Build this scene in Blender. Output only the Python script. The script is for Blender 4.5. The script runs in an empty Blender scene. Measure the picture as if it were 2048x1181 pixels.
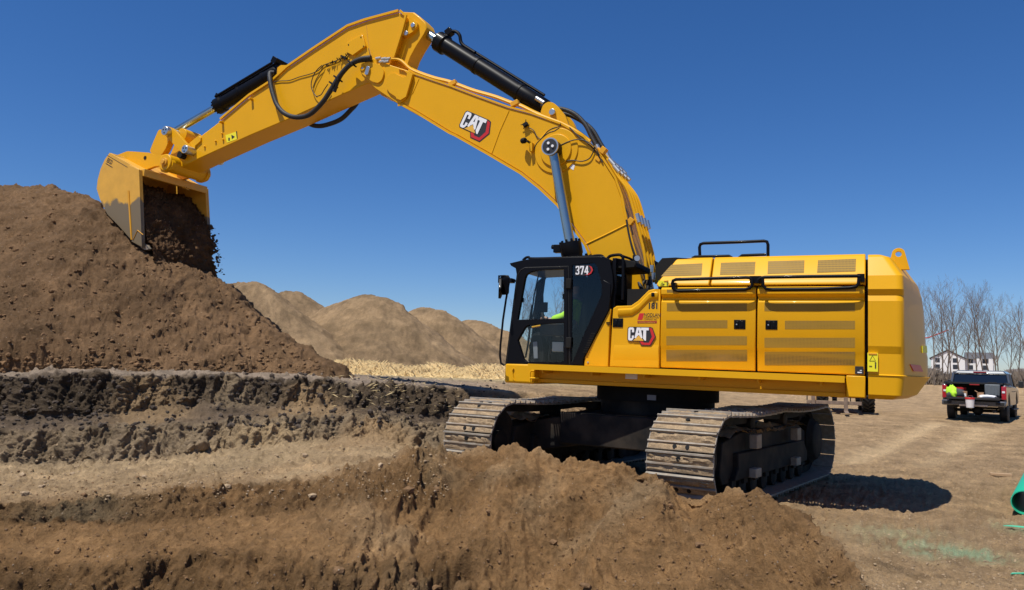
import bpy, bmesh, math, random
import numpy as np
from mathutils import Vector, Matrix
from mathutils.geometry import tessellate_polygon
random.seed(7); rng = np.random.default_rng(7)
R = math.radians
sc = bpy.context.scene
COL = sc.collection

# ------------------------------------------------------------------ camera
F = 1539.0; HZ = 736.0 - 590.5; CAM = Vector((0, 0, 1.83))
th = math.atan(HZ / F); rho = math.atan(0.028)
fw = Vector((0, math.cos(th), math.sin(th))); u0 = Vector((0, -math.sin(th), math.cos(th))); r0 = Vector((1, 0, 0))
cr = r0 * math.cos(rho) + u0 * math.sin(rho); cu = u0 * math.cos(rho) - r0 * math.sin(rho)
cam = bpy.data.objects.new('camera', bpy.data.cameras.new('camera')); COL.objects.link(cam)
cam.matrix_world = Matrix(((cr.x, cu.x, -fw.x, CAM.x), (cr.y, cu.y, -fw.y, CAM.y), (cr.z, cu.z, -fw.z, CAM.z), (0, 0, 0, 1)))
cam.data.sensor_width = 36; cam.data.lens = F / 2048 * 36; cam.data.clip_end = 3000; cam.data.clip_start = 0.1
sc.camera = cam

# ------------------------------------------------------------------ light
sun_dir = Vector((-0.32, -0.34, 1.0)).normalized()          # towards the sun
elev = math.asin(sun_dir.z); az = math.atan2(sun_dir.x, sun_dir.y)
world = bpy.data.worlds.new('World'); sc.world = world; world.use_nodes = True
nt = world.node_tree; nt.nodes.clear()
sky = nt.nodes.new('ShaderNodeTexSky'); sky.sky_type = 'NISHITA'; sky.sun_disc = False
sky.sun_elevation = elev; sky.sun_rotation = az; sky.altitude = 300; sky.air_density = 1.0; sky.dust_density = 0.15; sky.ozone_density = 5.0
hs = nt.nodes.new('ShaderNodeHueSaturation'); hs.inputs['Saturation'].default_value = 1.22; hs.inputs['Hue'].default_value = 0.5
bg = nt.nodes.new('ShaderNodeBackground'); bg.inputs['Strength'].default_value = 0.078
wo = nt.nodes.new('ShaderNodeOutputWorld')
nt.links.new(sky.outputs[0], hs.inputs['Color']); mulc = nt.nodes.new('ShaderNodeMix'); mulc.data_type = 'RGBA'; mulc.blend_type = 'MULTIPLY'; mulc.inputs[0].default_value = 1; mulc.inputs[7].default_value = (0.93, 1.0, 1.22, 1)
nt.links.new(hs.outputs[0], mulc.inputs[6]); nt.links.new(mulc.outputs[2], bg.inputs['Color']); nt.links.new(bg.outputs[0], wo.inputs['Surface'])
sl = bpy.data.lights.new('sun', 'SUN'); sl.energy = 4.9; sl.angle = R(0.53); sl.color = (1.0, 0.96, 0.88)
so = bpy.data.objects.new('sun', sl); COL.objects.link(so)
so.rotation_euler = sun_dir.to_track_quat('Z', 'Y').to_euler(); so.location = sun_dir * 60
sc.view_settings.view_transform = 'Standard'; sc.view_settings.look = 'None'
sc.view_settings.exposure = 0.12; sc.view_settings.gamma = 1.0
sc.cycles.max_bounces = 6; sc.cycles.transparent_max_bounces = 16

# ------------------------------------------------------------------ pixel <-> world
def ray(px, py):
    return fw * F + cr * (px - 1024) - cu * (py - 590.5)
def D(px, py, d):
    r = ray(px, py); return CAM + r * (d / r.y)
def Zp(px, py, z):
    r = ray(px, py); return CAM + r * ((z - CAM.z) / r.z)
def proj(p):
    v = Vector(p) - CAM; k = v.dot(fw)
    return 1024 + F * v.dot(cr) / k, 590.5 - F * v.dot(cu) / k
def G(px, d, z):
    """world point at image column px, depth d, height z"""
    y = 700.0
    for _ in range(6):
        p = D(px, y, d); q = Vector((p.x, d, z)); y = proj(q)[1]
    return D(px, y, d)

# ------------------------------------------------------------------ materials
def mat(name, color, rough=0.6, metal=0.0, coat=0.0, noise=0.0, nscale=8.0, bump=0.0, bscale=40.0, spec=0.5, dust=0.0, coat_rough=0.08):
    m = bpy.data.materials.new(name); m.use_nodes = True
    n = m.node_tree; b = n.nodes['Principled BSDF']
    b.inputs['Base Color'].default_value = (*color, 1); b.inputs['Roughness'].default_value = rough
    b.inputs['Metallic'].default_value = metal; b.inputs['Coat Weight'].default_value = coat
    b.inputs['Coat Roughness'].default_value = coat_rough; b.inputs['Specular IOR Level'].default_value = spec
    tc = n.nodes.new('ShaderNodeTexCoord')
    if noise or dust:
        t = n.nodes.new('ShaderNodeTexNoise'); t.inputs['Scale'].default_value = nscale; t.inputs['Detail'].default_value = 6
        t.inputs['Roughness'].default_value = 0.65
        n.links.new(tc.outputs['Object'], t.inputs['Vector'])
        mr = n.nodes.new('ShaderNodeMapRange'); mr.inputs[1].default_value = 0.3; mr.inputs[2].default_value = 0.7
        mr.inputs[3].default_value = 1 - noise; mr.inputs[4].default_value = 1 + noise
        n.links.new(t.outputs['Fac'], mr.inputs[0])
        mx = n.nodes.new('ShaderNodeMix'); mx.data_type = 'RGBA'; mx.blend_type = 'MULTIPLY'; mx.inputs[0].default_value = 1
        mx.inputs[6].default_value = (*color, 1); n.links.new(mr.outputs[0], mx.inputs[7])
        last = mx.outputs[2]
        if dust:
            d = n.nodes.new('ShaderNodeTexNoise'); d.inputs['Scale'].default_value = nscale * 0.37; d.inputs['Detail'].default_value = 8
            n.links.new(tc.outputs['Object'], d.inputs['Vector'])
            dr = n.nodes.new('ShaderNodeMapRange'); dr.inputs[1].default_value = 0.45; dr.inputs[2].default_value = 0.72
            dr.inputs[3].default_value = 0; dr.inputs[4].default_value = dust; n.links.new(d.outputs['Fac'], dr.inputs[0])
            m2 = n.nodes.new('ShaderNodeMix'); m2.data_type = 'RGBA'; n.links.new(dr.outputs[0], m2.inputs[0])
            n.links.new(last, m2.inputs[6]); m2.inputs[7].default_value = (0.27, 0.19, 0.12, 1); last = m2.outputs[2]
        n.links.new(last, b.inputs['Base Color'])
    if bump:
        t = n.nodes.new('ShaderNodeTexNoise'); t.inputs['Scale'].default_value = bscale; t.inputs['Detail'].default_value = 5
        n.links.new(tc.outputs['Object'], t.inputs['Vector'])
        bp = n.nodes.new('ShaderNodeBump'); bp.inputs['Strength'].default_value = bump; bp.inputs['Distance'].default_value = 0.02
        n.links.new(t.outputs['Fac'], bp.inputs['Height']); n.links.new(bp.outputs[0], b.inputs['Normal'])
    return m

def soil_mat(name, use_attr=True, color=(0.2, 0.13, 0.08), s1=1.5, bumpd=0.05, contrast=0.28):
    m = bpy.data.materials.new(name); m.use_nodes = True
    n = m.node_tree; b = n.nodes['Principled BSDF']; L = n.links.new
    b.inputs['Roughness'].default_value = 0.95; b.inputs['Specular IOR Level'].default_value = 0.15
    tc = n.nodes.new('ShaderNodeTexCoord')
    def noise(scale, det=8, ro=0.65):
        t = n.nodes.new('ShaderNodeTexNoise'); t.inputs['Scale'].default_value = scale; t.inputs['Detail'].default_value = det
        t.inputs['Roughness'].default_value = ro; L(tc.outputs['Object'], t.inputs['Vector']); return t.outputs['Fac']
    def rng_(v, a, b_, c, d):
        r = n.nodes.new('ShaderNodeMapRange'); L(v, r.inputs[0])
        for i, x in enumerate((a, b_, c, d)): r.inputs[i + 1].default_value = x
        return r.outputs[0]
    def math_(op, a, b_):
        r = n.nodes.new('ShaderNodeMath'); r.operation = op
        for i, x in enumerate((a, b_)):
            if isinstance(x, (int, float)): r.inputs[i].default_value = x
            else: L(x, r.inputs[i])
        return r.outputs[0]
    n1 = noise(s1, 10, 0.7); n2 = noise(s1 * 9, 8, 0.7); n3 = noise(60, 5, 0.65)
    n4 = noise(20, 6, 0.8); k4 = rng_(n4, 0.35, 0.65, 1 - contrast * 0.9, 1 + contrast * 0.9)
    k = math_('MULTIPLY', k4, 1.0); k = math_('MULTIPLY', k, rng_(n1, 0.3, 0.7, 1 - contrast, 1 + contrast)); k = math_('MULTIPLY', k, rng_(n2, 0.3, 0.7, 1 - contrast * 0.7, 1 + contrast * 0.7))
    # small pale pebbles
    vo = n.nodes.new('ShaderNodeTexVoronoi'); vo.inputs['Scale'].default_value = 14; L(tc.outputs['Object'], vo.inputs['Vector'])
    pb = rng_(vo.outputs['Distance'], 0.10, 0.16, 0.75, 0.0)
    sel = n.nodes.new('ShaderNodeSeparateColor'); L(vo.outputs['Color'], sel.inputs[0])
    pb = math_('MULTIPLY', pb, math_('GREATER_THAN', sel.outputs[0], 0.78))
    mx = n.nodes.new('ShaderNodeMix'); mx.data_type = 'RGBA'; mx.blend_type = 'MULTIPLY'; mx.inputs[0].default_value = 1
    if use_attr:
        at = n.nodes.new('ShaderNodeVertexColor'); at.layer_name = 'Col'; L(at.outputs[0], mx.inputs[6])
    else: mx.inputs[6].default_value = (*color, 1)
    L(k, mx.inputs[7])
    m2 = n.nodes.new('ShaderNodeMix'); m2.data_type = 'RGBA'; L(pb, m2.inputs[0]); L(mx.outputs[2], m2.inputs[6]); m2.inputs[7].default_value = (0.42, 0.34, 0.26, 1)
    L(m2.outputs[2], b.inputs['Base Color'])
    h = math_('ADD', math_('ADD', math_('MULTIPLY', n2, 0.7), math_('MULTIPLY', n4, 0.9)), math_('ADD', math_('MULTIPLY', n3, 0.5), math_('MULTIPLY', pb, 0.15)))
    bp = n.nodes.new('ShaderNodeBump'); bp.inputs['Strength'].default_value = 0.9; bp.inputs['Distance'].default_value = bumpd
    L(h, bp.inputs['Height']); L(bp.outputs[0], b.inputs['Normal'])
    return m

M = {}
M['yellow'] = mat('yellow_paint', (0.72, 0.362, 0.004), 0.42, spec=0.22, coat=0.05, noise=0.035, nscale=1.2, coat_rough=0.06)
M['yellow_dusty'] = mat('dusty_yellow_paint', (0.70, 0.33, 0.015), 0.5, spec=0.25, coat=0.0, noise=0.06, nscale=3, dust=0.35)
M['black'] = mat('black_paint', (0.004, 0.004, 0.0055), 0.42, coat=0.03, noise=0.1, nscale=3, spec=0.12)
M['matte_black'] = mat('matte_black', (0.008, 0.008, 0.008), 0.8, spec=0.25, noise=0.2, nscale=5)
M['rubber'] = mat('black_rubber', (0.012, 0.012, 0.012), 0.6, bump=0.3, bscale=60)
M['chrome'] = mat('chrome_rod', (0.42, 0.47, 0.44), 0.30, metal=1.0, noise=0.05, nscale=4)
M['steel'] = mat('worn_steel', (0.29, 0.255, 0.205), 0.6, metal=0.12, noise=0.3, nscale=9, dust=0.9, bump=0.2, bscale=50)
M['dark_steel'] = mat('dark_steel', (0.014, 0.013, 0.012), 0.75, metal=0.1, spec=0.2, noise=0.3, nscale=6, dust=0.16)
M['zinc'] = mat('zinc_fitting', (0.55, 0.55, 0.52), 0.35, metal=0.9)
M['white'] = mat('white_decal', (0.8, 0.8, 0.8), 0.4)
M['red'] = mat('red_decal', (0.55, 0.02, 0.02), 0.4)
M['darkred'] = mat('dark_red', (0.3, 0.015, 0.015), 0.5)
M['gold'] = mat('gold_decal', (0.75, 0.42, 0.05), 0.4)
M['decal_black'] = mat('black_decal', (0.02, 0.02, 0.022), 0.5)
M['label_yellow'] = mat('label_yellow', (0.85, 0.75, 0.02), 0.5)
M['weld'] = mat('seam_paint', (0.55, 0.25, 0.012), 0.5)

def glass(name, tint, a, rough=0.02):
    m = bpy.data.materials.new(name); m.use_nodes = True; n = m.node_tree; n.nodes.clear(); L = n.links.new
    o = n.nodes.new('ShaderNodeOutputMaterial'); t = n.nodes.new('ShaderNodeBsdfTransparent'); t.inputs[0].default_value = (*tint, 1)
    g = n.nodes.new('ShaderNodeBsdfGlossy'); g.inputs['Roughness'].default_value = rough; g.inputs[0].default_value = (0.9, 0.95, 1, 1)
    f0 = n.nodes.new('ShaderNodeLayerWeight'); f0.inputs[0].default_value = 0.5; f = n.nodes.new('ShaderNodeMath'); f.operation = 'POWER'; f.inputs[1].default_value = 5; L(f0.outputs['Facing'], f.inputs[0])
    mx = n.nodes.new('ShaderNodeMixShader'); mu = n.nodes.new('ShaderNodeMath'); mu.operation = 'MULTIPLY_ADD'; mu.inputs[1].default_value = 0.9; mu.inputs[2].default_value = 0.035 + a
    L(f.outputs[0], mu.inputs[0]); L(mu.outputs[0], mx.inputs[0]); L(t.outputs[0], mx.inputs[1]); L(g.outputs[0], mx.inputs[2]); L(mx.outputs[0], o.inputs[0])
    return m
M['glass'] = glass('cab_glass', (0.88, 0.93, 0.93), 0.0)
M['glass_dark'] = glass('tinted_glass', (0.38, 0.44, 0.44), 0.0)

def mesh_vent(name, c1, c2, scale):
    """perforated sheet: round holes in paint showing the dark inside"""
    m = bpy.data.materials.new(name); m.use_nodes = True; n = m.node_tree; L = n.links.new; b = n.nodes['Principled BSDF']
    tc = n.nodes.new('ShaderNodeTexCoord'); vo = n.nodes.new('ShaderNodeTexVoronoi'); vo.inputs['Scale'].default_value = scale; vo.inputs['Randomness'].default_value = 0
    L(tc.outputs['Object'], vo.inputs['Vector'])
    r = n.nodes.new('ShaderNodeMapRange'); r.inputs[1].default_value = 0.36; r.inputs[2].default_value = 0.46; L(vo.outputs['Distance'], r.inputs[0])
    nz = n.nodes.new('ShaderNodeTexNoise'); nz.inputs['Scale'].default_value = 2.2; nz.inputs['Detail'].default_value = 3; L(tc.outputs['Object'], nz.inputs['Vector'])
    cr_ = n.nodes.new('ShaderNodeMapRange'); cr_.inputs[1].default_value = 0.45; cr_.inputs[2].default_value = 0.62; L(nz.outputs['Fac'], cr_.inputs[0])
    ci = n.nodes.new('ShaderNodeMix'); ci.data_type = 'RGBA'; ci.inputs[6].default_value = (*c2, 1); ci.inputs[7].default_value = (c2[0] * 1.8, c2[1] * 1.8, c2[2] * 2.2, 1); L(cr_.outputs[0], ci.inputs[0])
    mx = n.nodes.new('ShaderNodeMix'); mx.data_type = 'RGBA'; L(r.outputs[0], mx.inputs[0]); L(ci.outputs[2], mx.inputs[6]); mx.inputs[7].default_value = (*c1, 1)
    L(mx.outputs[2], b.inputs['Base Color']); b.inputs['Roughness'].default_value = 0.6; b.inputs['Specular IOR Level'].default_value = 0.2
    return m
M['vent'] = mesh_vent('perforated_sheet', (0.33, 0.19, 0.022), (0.13, 0.085, 0.026), 55)

# ------------------------------------------------------------------ mesh builder
class MB:
    def __init__(s): s.v = []; s.f = []; s.m = []; s.k = []
    def add(s, verts, faces, mi=0):
        o = len(s.v); s.k.append((o, len(s.f), len(verts), len(faces))); s.v += [tuple(x) for x in verts]
        s.f += [tuple(o + i for i in f) for f in faces]; s.m += [mi] * len(faces); return s
    def box(s, c, d, rot=None, mi=0):
        hx, hy, hz = d[0] / 2, d[1] / 2, d[2] / 2
        vs = [Vector((sx * hx, sy * hy, sz * hz)) for sx in (-1, 1) for sy in (-1, 1) for sz in (-1, 1)]
        if rot is not None: vs = [rot @ v for v in vs]
        vs = [v + Vector(c) for v in vs]
        return s.add(vs, [(0, 1, 3, 2), (4, 6, 7, 5), (0, 4, 5, 1), (2, 3, 7, 6), (0, 2, 6, 4), (1, 5, 7, 3)], mi)
    def b2(s, x0, x1, y0, y1, z0, z1, mi=0):
        return s.box(((x0 + x1) / 2, (y0 + y1) / 2, (z0 + z1) / 2), (abs(x1 - x0), abs(y1 - y0), abs(z1 - z0)), None, mi)
    def prism(s, poly, a, b, fn=None, holes=(), mi=0):
        """poly in (u,w); extruded along v from a to b. fn maps (u,v,w)->point"""
        fn = fn or (lambda u, v, w: (u, v, w))
        loops = [list(poly)] + [list(h) for h in holes]
        tris = tessellate_polygon([[Vector((p[0], p[1], 0)) for p in l] for l in loops])
        flat = [p for l in loops for p in l]; n = len(flat)
        vs = [fn(p[0], a, p[1]) for p in flat] + [fn(p[0], b, p[1]) for p in flat]
        fs = [tuple(t) for t in tris] + [tuple(n + i for i in reversed(t)) for t in tris]
        o = 0
        for l in loops:
            k = len(l)
            for i in range(k):
                j = (i + 1) % k; fs.append((o + i, o + j, n + o + j, n + o + i))
            o += k
        return s.add(vs, fs, mi)
    def tube(s, path, r, seg=8, caps=True, mi=0, closed=False):
        P = [Vector(p) for p in path]; n = len(P); rs = r if isinstance(r, (list, tuple)) else [r] * n
        T = []
        for i in range(n):
            a = P[(i - 1) % n] if closed or i > 0 else P[0]; b = P[(i + 1) % n] if closed or i < n - 1 else P[-1]
            t = (b - a); T.append(t.normalized() if t.length > 1e-9 else Vector((0, 0, 1)))
        ref = Vector((0, 0, 1)) if abs(T[0].z) < 0.9 else Vector((1, 0, 0))
        x = T[0].cross(ref).normalized(); vs = []
        for i in range(n):
            x = (x - T[i] * x.dot(T[i])).normalized(); y = T[i].cross(x)
            for k in range(seg):
                a = 2 * math.pi * k / seg; vs.append(P[i] + (x * math.cos(a) + y * math.sin(a)) * rs[i])
        fs = []
        for i in range(n if closed else n - 1):
            j = (i + 1) % n
            for k in range(seg):
                l = (k + 1) % seg; fs.append((i * seg + k, i * seg + l, j * seg + l, j * seg + k))
        if caps and not closed: fs += [tuple(reversed(range(seg))), tuple((n - 1) * seg + k for k in range(seg))]
        return s.add(vs, fs, mi)
    def cyl(s, a, b, r, seg=20, r2=None, mi=0): return s.tube([a, b], [r, r if r2 is None else r2], seg, True, mi)
    def lathe(s, a, b, prof, seg=24, mi=0):
        """profile list of (t along a->b in metres, radius)"""
        a = Vector(a); d = (Vector(b) - a).normalized()
        pts = []; rs = []
        ref = Vector((0, 0, 1)) if abs(d.z) < 0.9 else Vector((1, 0, 0)); x = d.cross(ref).normalized(); y = d.cross(x)
        vs = []; n = len(prof)
        for t, r in prof:
            for k in range(seg):
                an = 2 * math.pi * k / seg; vs.append(a + d * t + (x * math.cos(an) + y * math.sin(an)) * max(r, 1e-4))
        fs = []
        for i in range(n - 1):
            for k in range(seg):
                l = (k + 1) % seg; fs.append((i * seg + k, (i + 1) * seg + k, (i + 1) * seg + l, i * seg + l))
        fs += [tuple(range(seg)), tuple((n - 1) * seg + k for k in reversed(range(seg)))]
        return s.add(vs, fs, mi)
    def loft(s, rings, caps=True, mi=0):
        n = len(rings[0]); vs = [p for r_ in rings for p in r_]; fs = []
        for i in range(len(rings) - 1):
            for k in range(n):
                l = (k + 1) % n; fs.append((i * n + k, i * n + l, (i + 1) * n + l, (i + 1) * n + k))
        if caps: fs += [tuple(reversed(range(n))), tuple((len(rings) - 1) * n + k for k in range(n))]
        return s.add(vs, fs, mi)
    def build(s, name, m, parent=None, bevel=0, smooth=35, mw=None, seg=2, recalc=True):
        me = bpy.data.meshes.new(name); me.from_pydata(s.v, [], s.f)
        ms = m if isinstance(m, (list, tuple)) else [m]
        for x in ms: me.materials.append(x)
        if len(ms) > 1: me.polygons.foreach_set('material_index', s.m)
        if recalc:
            bm = bmesh.new(); bm.from_mesh(me); bmesh.ops.recalc_face_normals(bm, faces=bm.faces); bm.to_mesh(me); bm.free()
        if smooth:
            me.polygons.foreach_set('use_smooth', [True] * len(me.polygons)); me.set_sharp_from_angle(angle=R(smooth))
        o = bpy.data.objects.new(name, me); COL.objects.link(o)
        if parent is not None: o.parent = parent
        if mw is not None: o.matrix_local = mw
        if bevel:
            b = o.modifiers.new('bevel', 'BEVEL'); b.width = bevel; b.segments = seg; b.limit_method = 'ANGLE'; b.angle_limit = R(40); b.harden_normals = False
        return o

def each(mb, name, m, parent=None, **k):
    """build every shape of the builder as a part of its own"""
    out = []
    for (vo, fo, nv, nf) in mb.k:
        b = MB(); b.v = mb.v[vo:vo + nv]; b.f = [tuple(i - vo for i in f) for f in mb.f[fo:fo + nf]]; b.m = mb.m[fo:fo + nf]; out.append(b.build(name, m, parent, **k))
    return out
def tag(o, label=None, cat=None, group=None, kind=None):
    if label: o['label'] = label
    if cat: o['category'] = cat
    if group: o['group'] = group
    if kind: o['kind'] = kind
    return o
def empty(name, loc=(0, 0, 0), rz=0, mw=None):
    o = bpy.data.objects.new(name, None); COL.objects.link(o); o.empty_display_size = 0.2
    if mw is not None: o.matrix_world = mw
    else: o.location = loc; o.rotation_euler = (0, 0, rz)
    return o
def arc(c, r, a0, a1, n=8):
    return [(c[0] + r * math.cos(a0 + (a1 - a0) * i / n), c[1] + r * math.sin(a0 + (a1 - a0) * i / n)) for i in range(n + 1)]
def smooth_path(pts, k=6):
    """Catmull-Rom through the points"""
    P = [Vector(p) for p in pts]; P = [P[0] * 2 - P[1]] + P + [P[-1] * 2 - P[-2]]; out = []
    for i in range(1, len(P) - 2):
        for j in range(k):
            t = j / k; a, b, c, d = P[i - 1:i + 3]
            out.append(0.5 * ((2 * b) + (c - a) * t + (2 * a - 5 * b + 4 * c - d) * t * t + (3 * b - a - 3 * c + d) * t ** 3))
    out.append(P[-2]); return out

# ------------------------------------------------------------------ noise
_p = rng.permutation(256); _p = np.concatenate([_p, _p, _p]); _g = rng.normal(size=(256, 3)); _g /= np.linalg.norm(_g, axis=1)[:, None]
def perlin(P):
    i = np.floor(P).astype(np.int64); f = P - i; i &= 255; u = f * f * f * (f * (f * 6 - 15) + 10); r = 0
    for dx in (0, 1):
        wx = u[:, 0] if dx else 1 - u[:, 0]
        for dy in (0, 1):
            wy = u[:, 1] if dy else 1 - u[:, 1]
            for dz in (0, 1):
                wz = u[:, 2] if dz else 1 - u[:, 2]
                h = _p[_p[_p[(i[:, 0] + dx) & 255] + ((i[:, 1] + dy) & 255)] + ((i[:, 2] + dz) & 255)]
                g = _g[h]; r = r + wx * wy * wz * (g[:, 0] * (f[:, 0] - dx) + g[:, 1] * (f[:, 1] - dy) + g[:, 2] * (f[:, 2] - dz))
    return r * 1.5
def fbm(P, scale, octv=5, gain=0.5, ridged=False, off=0.0):
    s = 0; a = 1.0; q = P / scale + off
    for k in range(octv):
        n = perlin(q)
        if ridged: n = 0.5 - np.abs(n) * 1.6
        s = s + a * n; a *= gain; q = q * 2.03 + 17.3
    return s
def grid_mesh(name, V, rows, cols, m, colors=None, smooth=True):
    me = bpy.data.meshes.new(name); n = rows * cols
    idx = np.arange(n).reshape(rows, cols)
    q = np.stack([idx[:-1, :-1], idx[:-1, 1:], idx[1:, 1:], idx[1:, :-1]], -1).reshape(-1, 4)
    me.vertices.add(n); me.vertices.foreach_set('co', V.astype(np.float32).ravel())
    me.loops.add(q.size); me.loops.foreach_set('vertex_index', q.ravel().astype(np.int32))
    me.polygons.add(len(q)); me.polygons.foreach_set('loop_start', np.arange(0, q.size, 4, dtype=np.int32))
    me.polygons.foreach_set('use_smooth', np.full(len(q), smooth)); me.materials.append(m)
    if colors is not None:
        ca = me.color_attributes.new('Col', 'FLOAT_COLOR', 'POINT')
        c4 = np.ones((n, 4), np.float32); c4[:, :3] = colors; ca.data.foreach_set('color', c4.ravel())
    me.update(calc_edges=True); me.validate()
    o = bpy.data.objects.new(name, me); COL.objects.link(o); return o
def grid_normals(V, rows, cols):
    A = V.reshape(rows, cols, 3); du = np.gradient(A, axis=1); dv = np.gradient(A, axis=0)
    n = np.cross(du, dv).reshape(-1, 3); n /= np.linalg.norm(n, axis=1)[:, None] + 1e-12
    n[n[:, 2] < 0] *= -1; return n
def gsmooth(A, s, axis):
    r = int(3 * s); k = np.exp(-0.5 * (np.arange(-r, r + 1) / s) ** 2); k /= k.sum()
    pad = [(0, 0)] * A.ndim; pad[axis] = (r, r); B = np.pad(A, pad, mode='edge')
    return np.apply_along_axis(lambda x: np.convolve(x, k, 'valid'), axis, B)
def sst(x, a, b):
    t = np.clip((x - a) / (b - a), 0, 1); return t * t * (3 - 2 * t)
# ================================================================== GROUND
# profile of the ground in each image column: (pixel row or None, depth, height or None) from near to far
# p0 pit floor, p1, p2 low bank, p3, p4 next bank (bench edge), p5 bench back, p6 gray bank top, p7, p8 topsoil bank top, p9.. upper level
prof = {
 -900: [(None,2.6,-1.6),(None,6.6,-1.3),(1125,8.4,None),(1060,9.0,None),(1018,9.4,None),(932,12.0,None),(862,12.7,None),(842,13.0,None),(752,13.7,None),(742,14.2,None),(None,24,1.55),(None,60,1.6)],
 0:    [(None,2.6,-1.6),(1300,7.2,None),(1125,8.4,None),(1062,9.0,None),(1018,9.4,None),(932,12.0,None),(862,12.7,None),(842,13.0,None),(752,13.7,None),(742,14.2,None),(None,24,1.55),(None,60,1.6)],
 200:  [(None,2.6,-1.6),(1300,7.2,None),(1130,8.3,None),(1058,9.1,None),(1002,9.7,None),(943,12.0,None),(862,12.8,None),(838,13.1,None),(748,13.9,None),(741,14.3,None),(None,24,1.55),(None,60,1.6)],
 400:  [(None,2.6,-1.6),(1300,7.3,None),(1118,8.4,None),(1052,9.3,None),(985,10.1,None),(922,12.6,None),(852,13.4,None),(812,14.0,None),(754,14.7,None),(743,15.1,None),(None,24,1.55),(None,60,1.6)],
 600:  [(None,2.6,-1.6),(1300,7.4,None),(1112,8.5,None),(1035,9.5,None),(963,10.7,None),(893,13.5,None),(837,14.3,None),(815,14.7,None),(758,15.5,None),(748,16.5,None),(None,24,1.50),(None,60,1.6)],
 760:  [(None,2.6,-1.6),(1300,7.5,None),(1120,8.8,None),(1025,9.9,None),(945,11.2,None),(875,14.3,None),(830,15.0,None),(818,15.3,None),(768,16.3,None),(756,18.5,None),(None,24,1.45),(None,60,1.6)],
 900:  [(None,2.6,-1.6),(1300,7.6,None),(1110,9.0,None),(1010,10.1,None),(922,11.4,None),(868,14.9,0.05),(None,16.2,0.6),(None,16.6,0.7),(775,17.3,None),(765,20,None),(None,25,1.45),(None,60,1.6)],
 1050: [(None,2.6,-1.6),(1300,7.7,None),(1120,9.0,None),(1000,10.0,None),(899,10.9,None),(None,12.6,0.02),(None,17.5,0.05),(None,18.1,0.4),(None,18.6,1.25),(None,20,1.35),(None,25,1.45),(None,60,1.6)],
 1200: [(None,2.6,-1.6),(1300,7.4,None),(1120,8.7,None),(1010,9.6,None),(921,10.4,None),(None,12.0,0.0),(None,18.5,0.05),(None,19.1,0.4),(None,19.6,1.2),(None,21,1.3),(None,27,1.4),(None,60,1.6)],
 1290: [(None,2.6,-1.6),(1300,7.0,None),(1120,8.3,None),(1020,9.0,None),(938,9.75,None),(None,10.8,0.0),(None,19,0.05),(None,20,0.4),(None,21,0.9),(None,23,1.2),(None,30,1.3),(None,60,1.5)],
 1340: [(None,2.6,-1.6),(1300,6.85,None),(1130,8.1,None),(1040,8.85,None),(972,9.55,None),(None,10.3,0.0),(None,18.5,0.02),(None,21,0.35),(None,22.5,0.85),(None,25,1.0),(None,31,1.0),(None,60,1.4)],
 1400: [(None,2.6,-1.6),(1300,6.7,None),(1140,7.9,None),(1060,8.6,None),(998,9.25,None),(None,10.2,0.02),(None,18,0.0),(None,22,0.3),(None,24.5,0.8),(None,27,0.9),(None,33,0.8),(None,60,1.2)],
 1480: [(None,2.6,-1.6),(1300,6.4,None),(1150,7.5,None),(1060,8.4,None),(984,9.1,None),(None,10.0,0.02),(None,18,0.0),(None,22,0.2),(None,24.5,0.75),(None,27,0.8),(None,33,0.6),(None,60,0.8)],
 1570: [(None,2.6,-1.5),(1330,5.9,None),(1200,6.7,None),(1120,7.4,None),(1046,8.4,None),(None,9.5,0.0),(None,18,0.0),(None,22,0.15),(None,24.5,0.6),(None,27,0.5),(None,33,0.45),(None,60,0.7)],
 1650: [(None,2.6,-1.2),(1350,5.2,None),(1240,5.8,None),(1170,6.4,None),(1105,7.2,None),(None,8.5,0.0),(None,18,0.0),(None,22,0.1),(None,26,0.25),(None,29,0.35),(None,40,0.5),(None,70,0.8)],
 1750: [(None,2.6,-0.6),(None,3.8,-0.4),(None,4.5,-0.25),(None,5.2,-0.1),(None,6.0,0.0),(None,8.0,0.0),(None,18,0.02),(None,22,0.1),(None,26,0.25),(None,29,0.35),(None,40,0.5),(None,70,0.8)],
 1850: [(None,2.6,0.0),(None,3.6,0.0),(None,4.4,0.0),(None,5.2,0.0),(None,6.0,0.0),(None,8.0,0.0),(None,18,0.02),(None,22,0.1),(None,26,0.25),(None,29,0.35),(None,40,0.5),(None,70,0.8)],
 3400: [(None,2.6,0.0),(None,3.6,0.0),(None,4.4,0.0),(None,5.2,0.0),(None,6.0,0.0),(None,8.0,0.0),(None,18,0.02),(None,22,0.1),(None,26,0.25),(None,29,0.35),(None,40,0.5),(None,70,0.8)],
}
cols_px = np.concatenate([np.linspace(-900, -60, 60, endpoint=False), np.arange(-60, 2108, 2.6), np.linspace(2108, 3400, 80)])
keys = sorted(prof); NP_ = 12
ctrl = np.zeros((len(keys), NP_, 2)) ; 
SH = {1: 0.25, 3: 0.2, 5: 0.32, 7: 0.32}; SH = [SH.get(j, 0) for j in range(12)]
def drift(k):  # slight tilt of the horizon means rows map differently: use exact rays
    return k
for i, k in enumerate(keys):
    kk = max(min(k, 2100), -100)
    for j, (y, d, z) in enumerate(prof[k]):
        if z is None: z = D(kk, y, d).z
        ctrl[i, j] = (d + SH[j] * float(np.interp(k, [400, 900], [1, 0])), z)
C = np.zeros((len(cols_px), NP_, 2))
for j in range(NP_):
    for a in range(2): C[:, j, a] = np.interp(cols_px, keys, ctrl[:, j, a])
C = gsmooth(C, 7, 0)
segs = [14, 46, 50, 44, 46, 64, 60, 26, 60, 26, 40, 24]
rows = []; param = []
rows.append(C[:, 0]); param.append(0.0)
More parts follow.
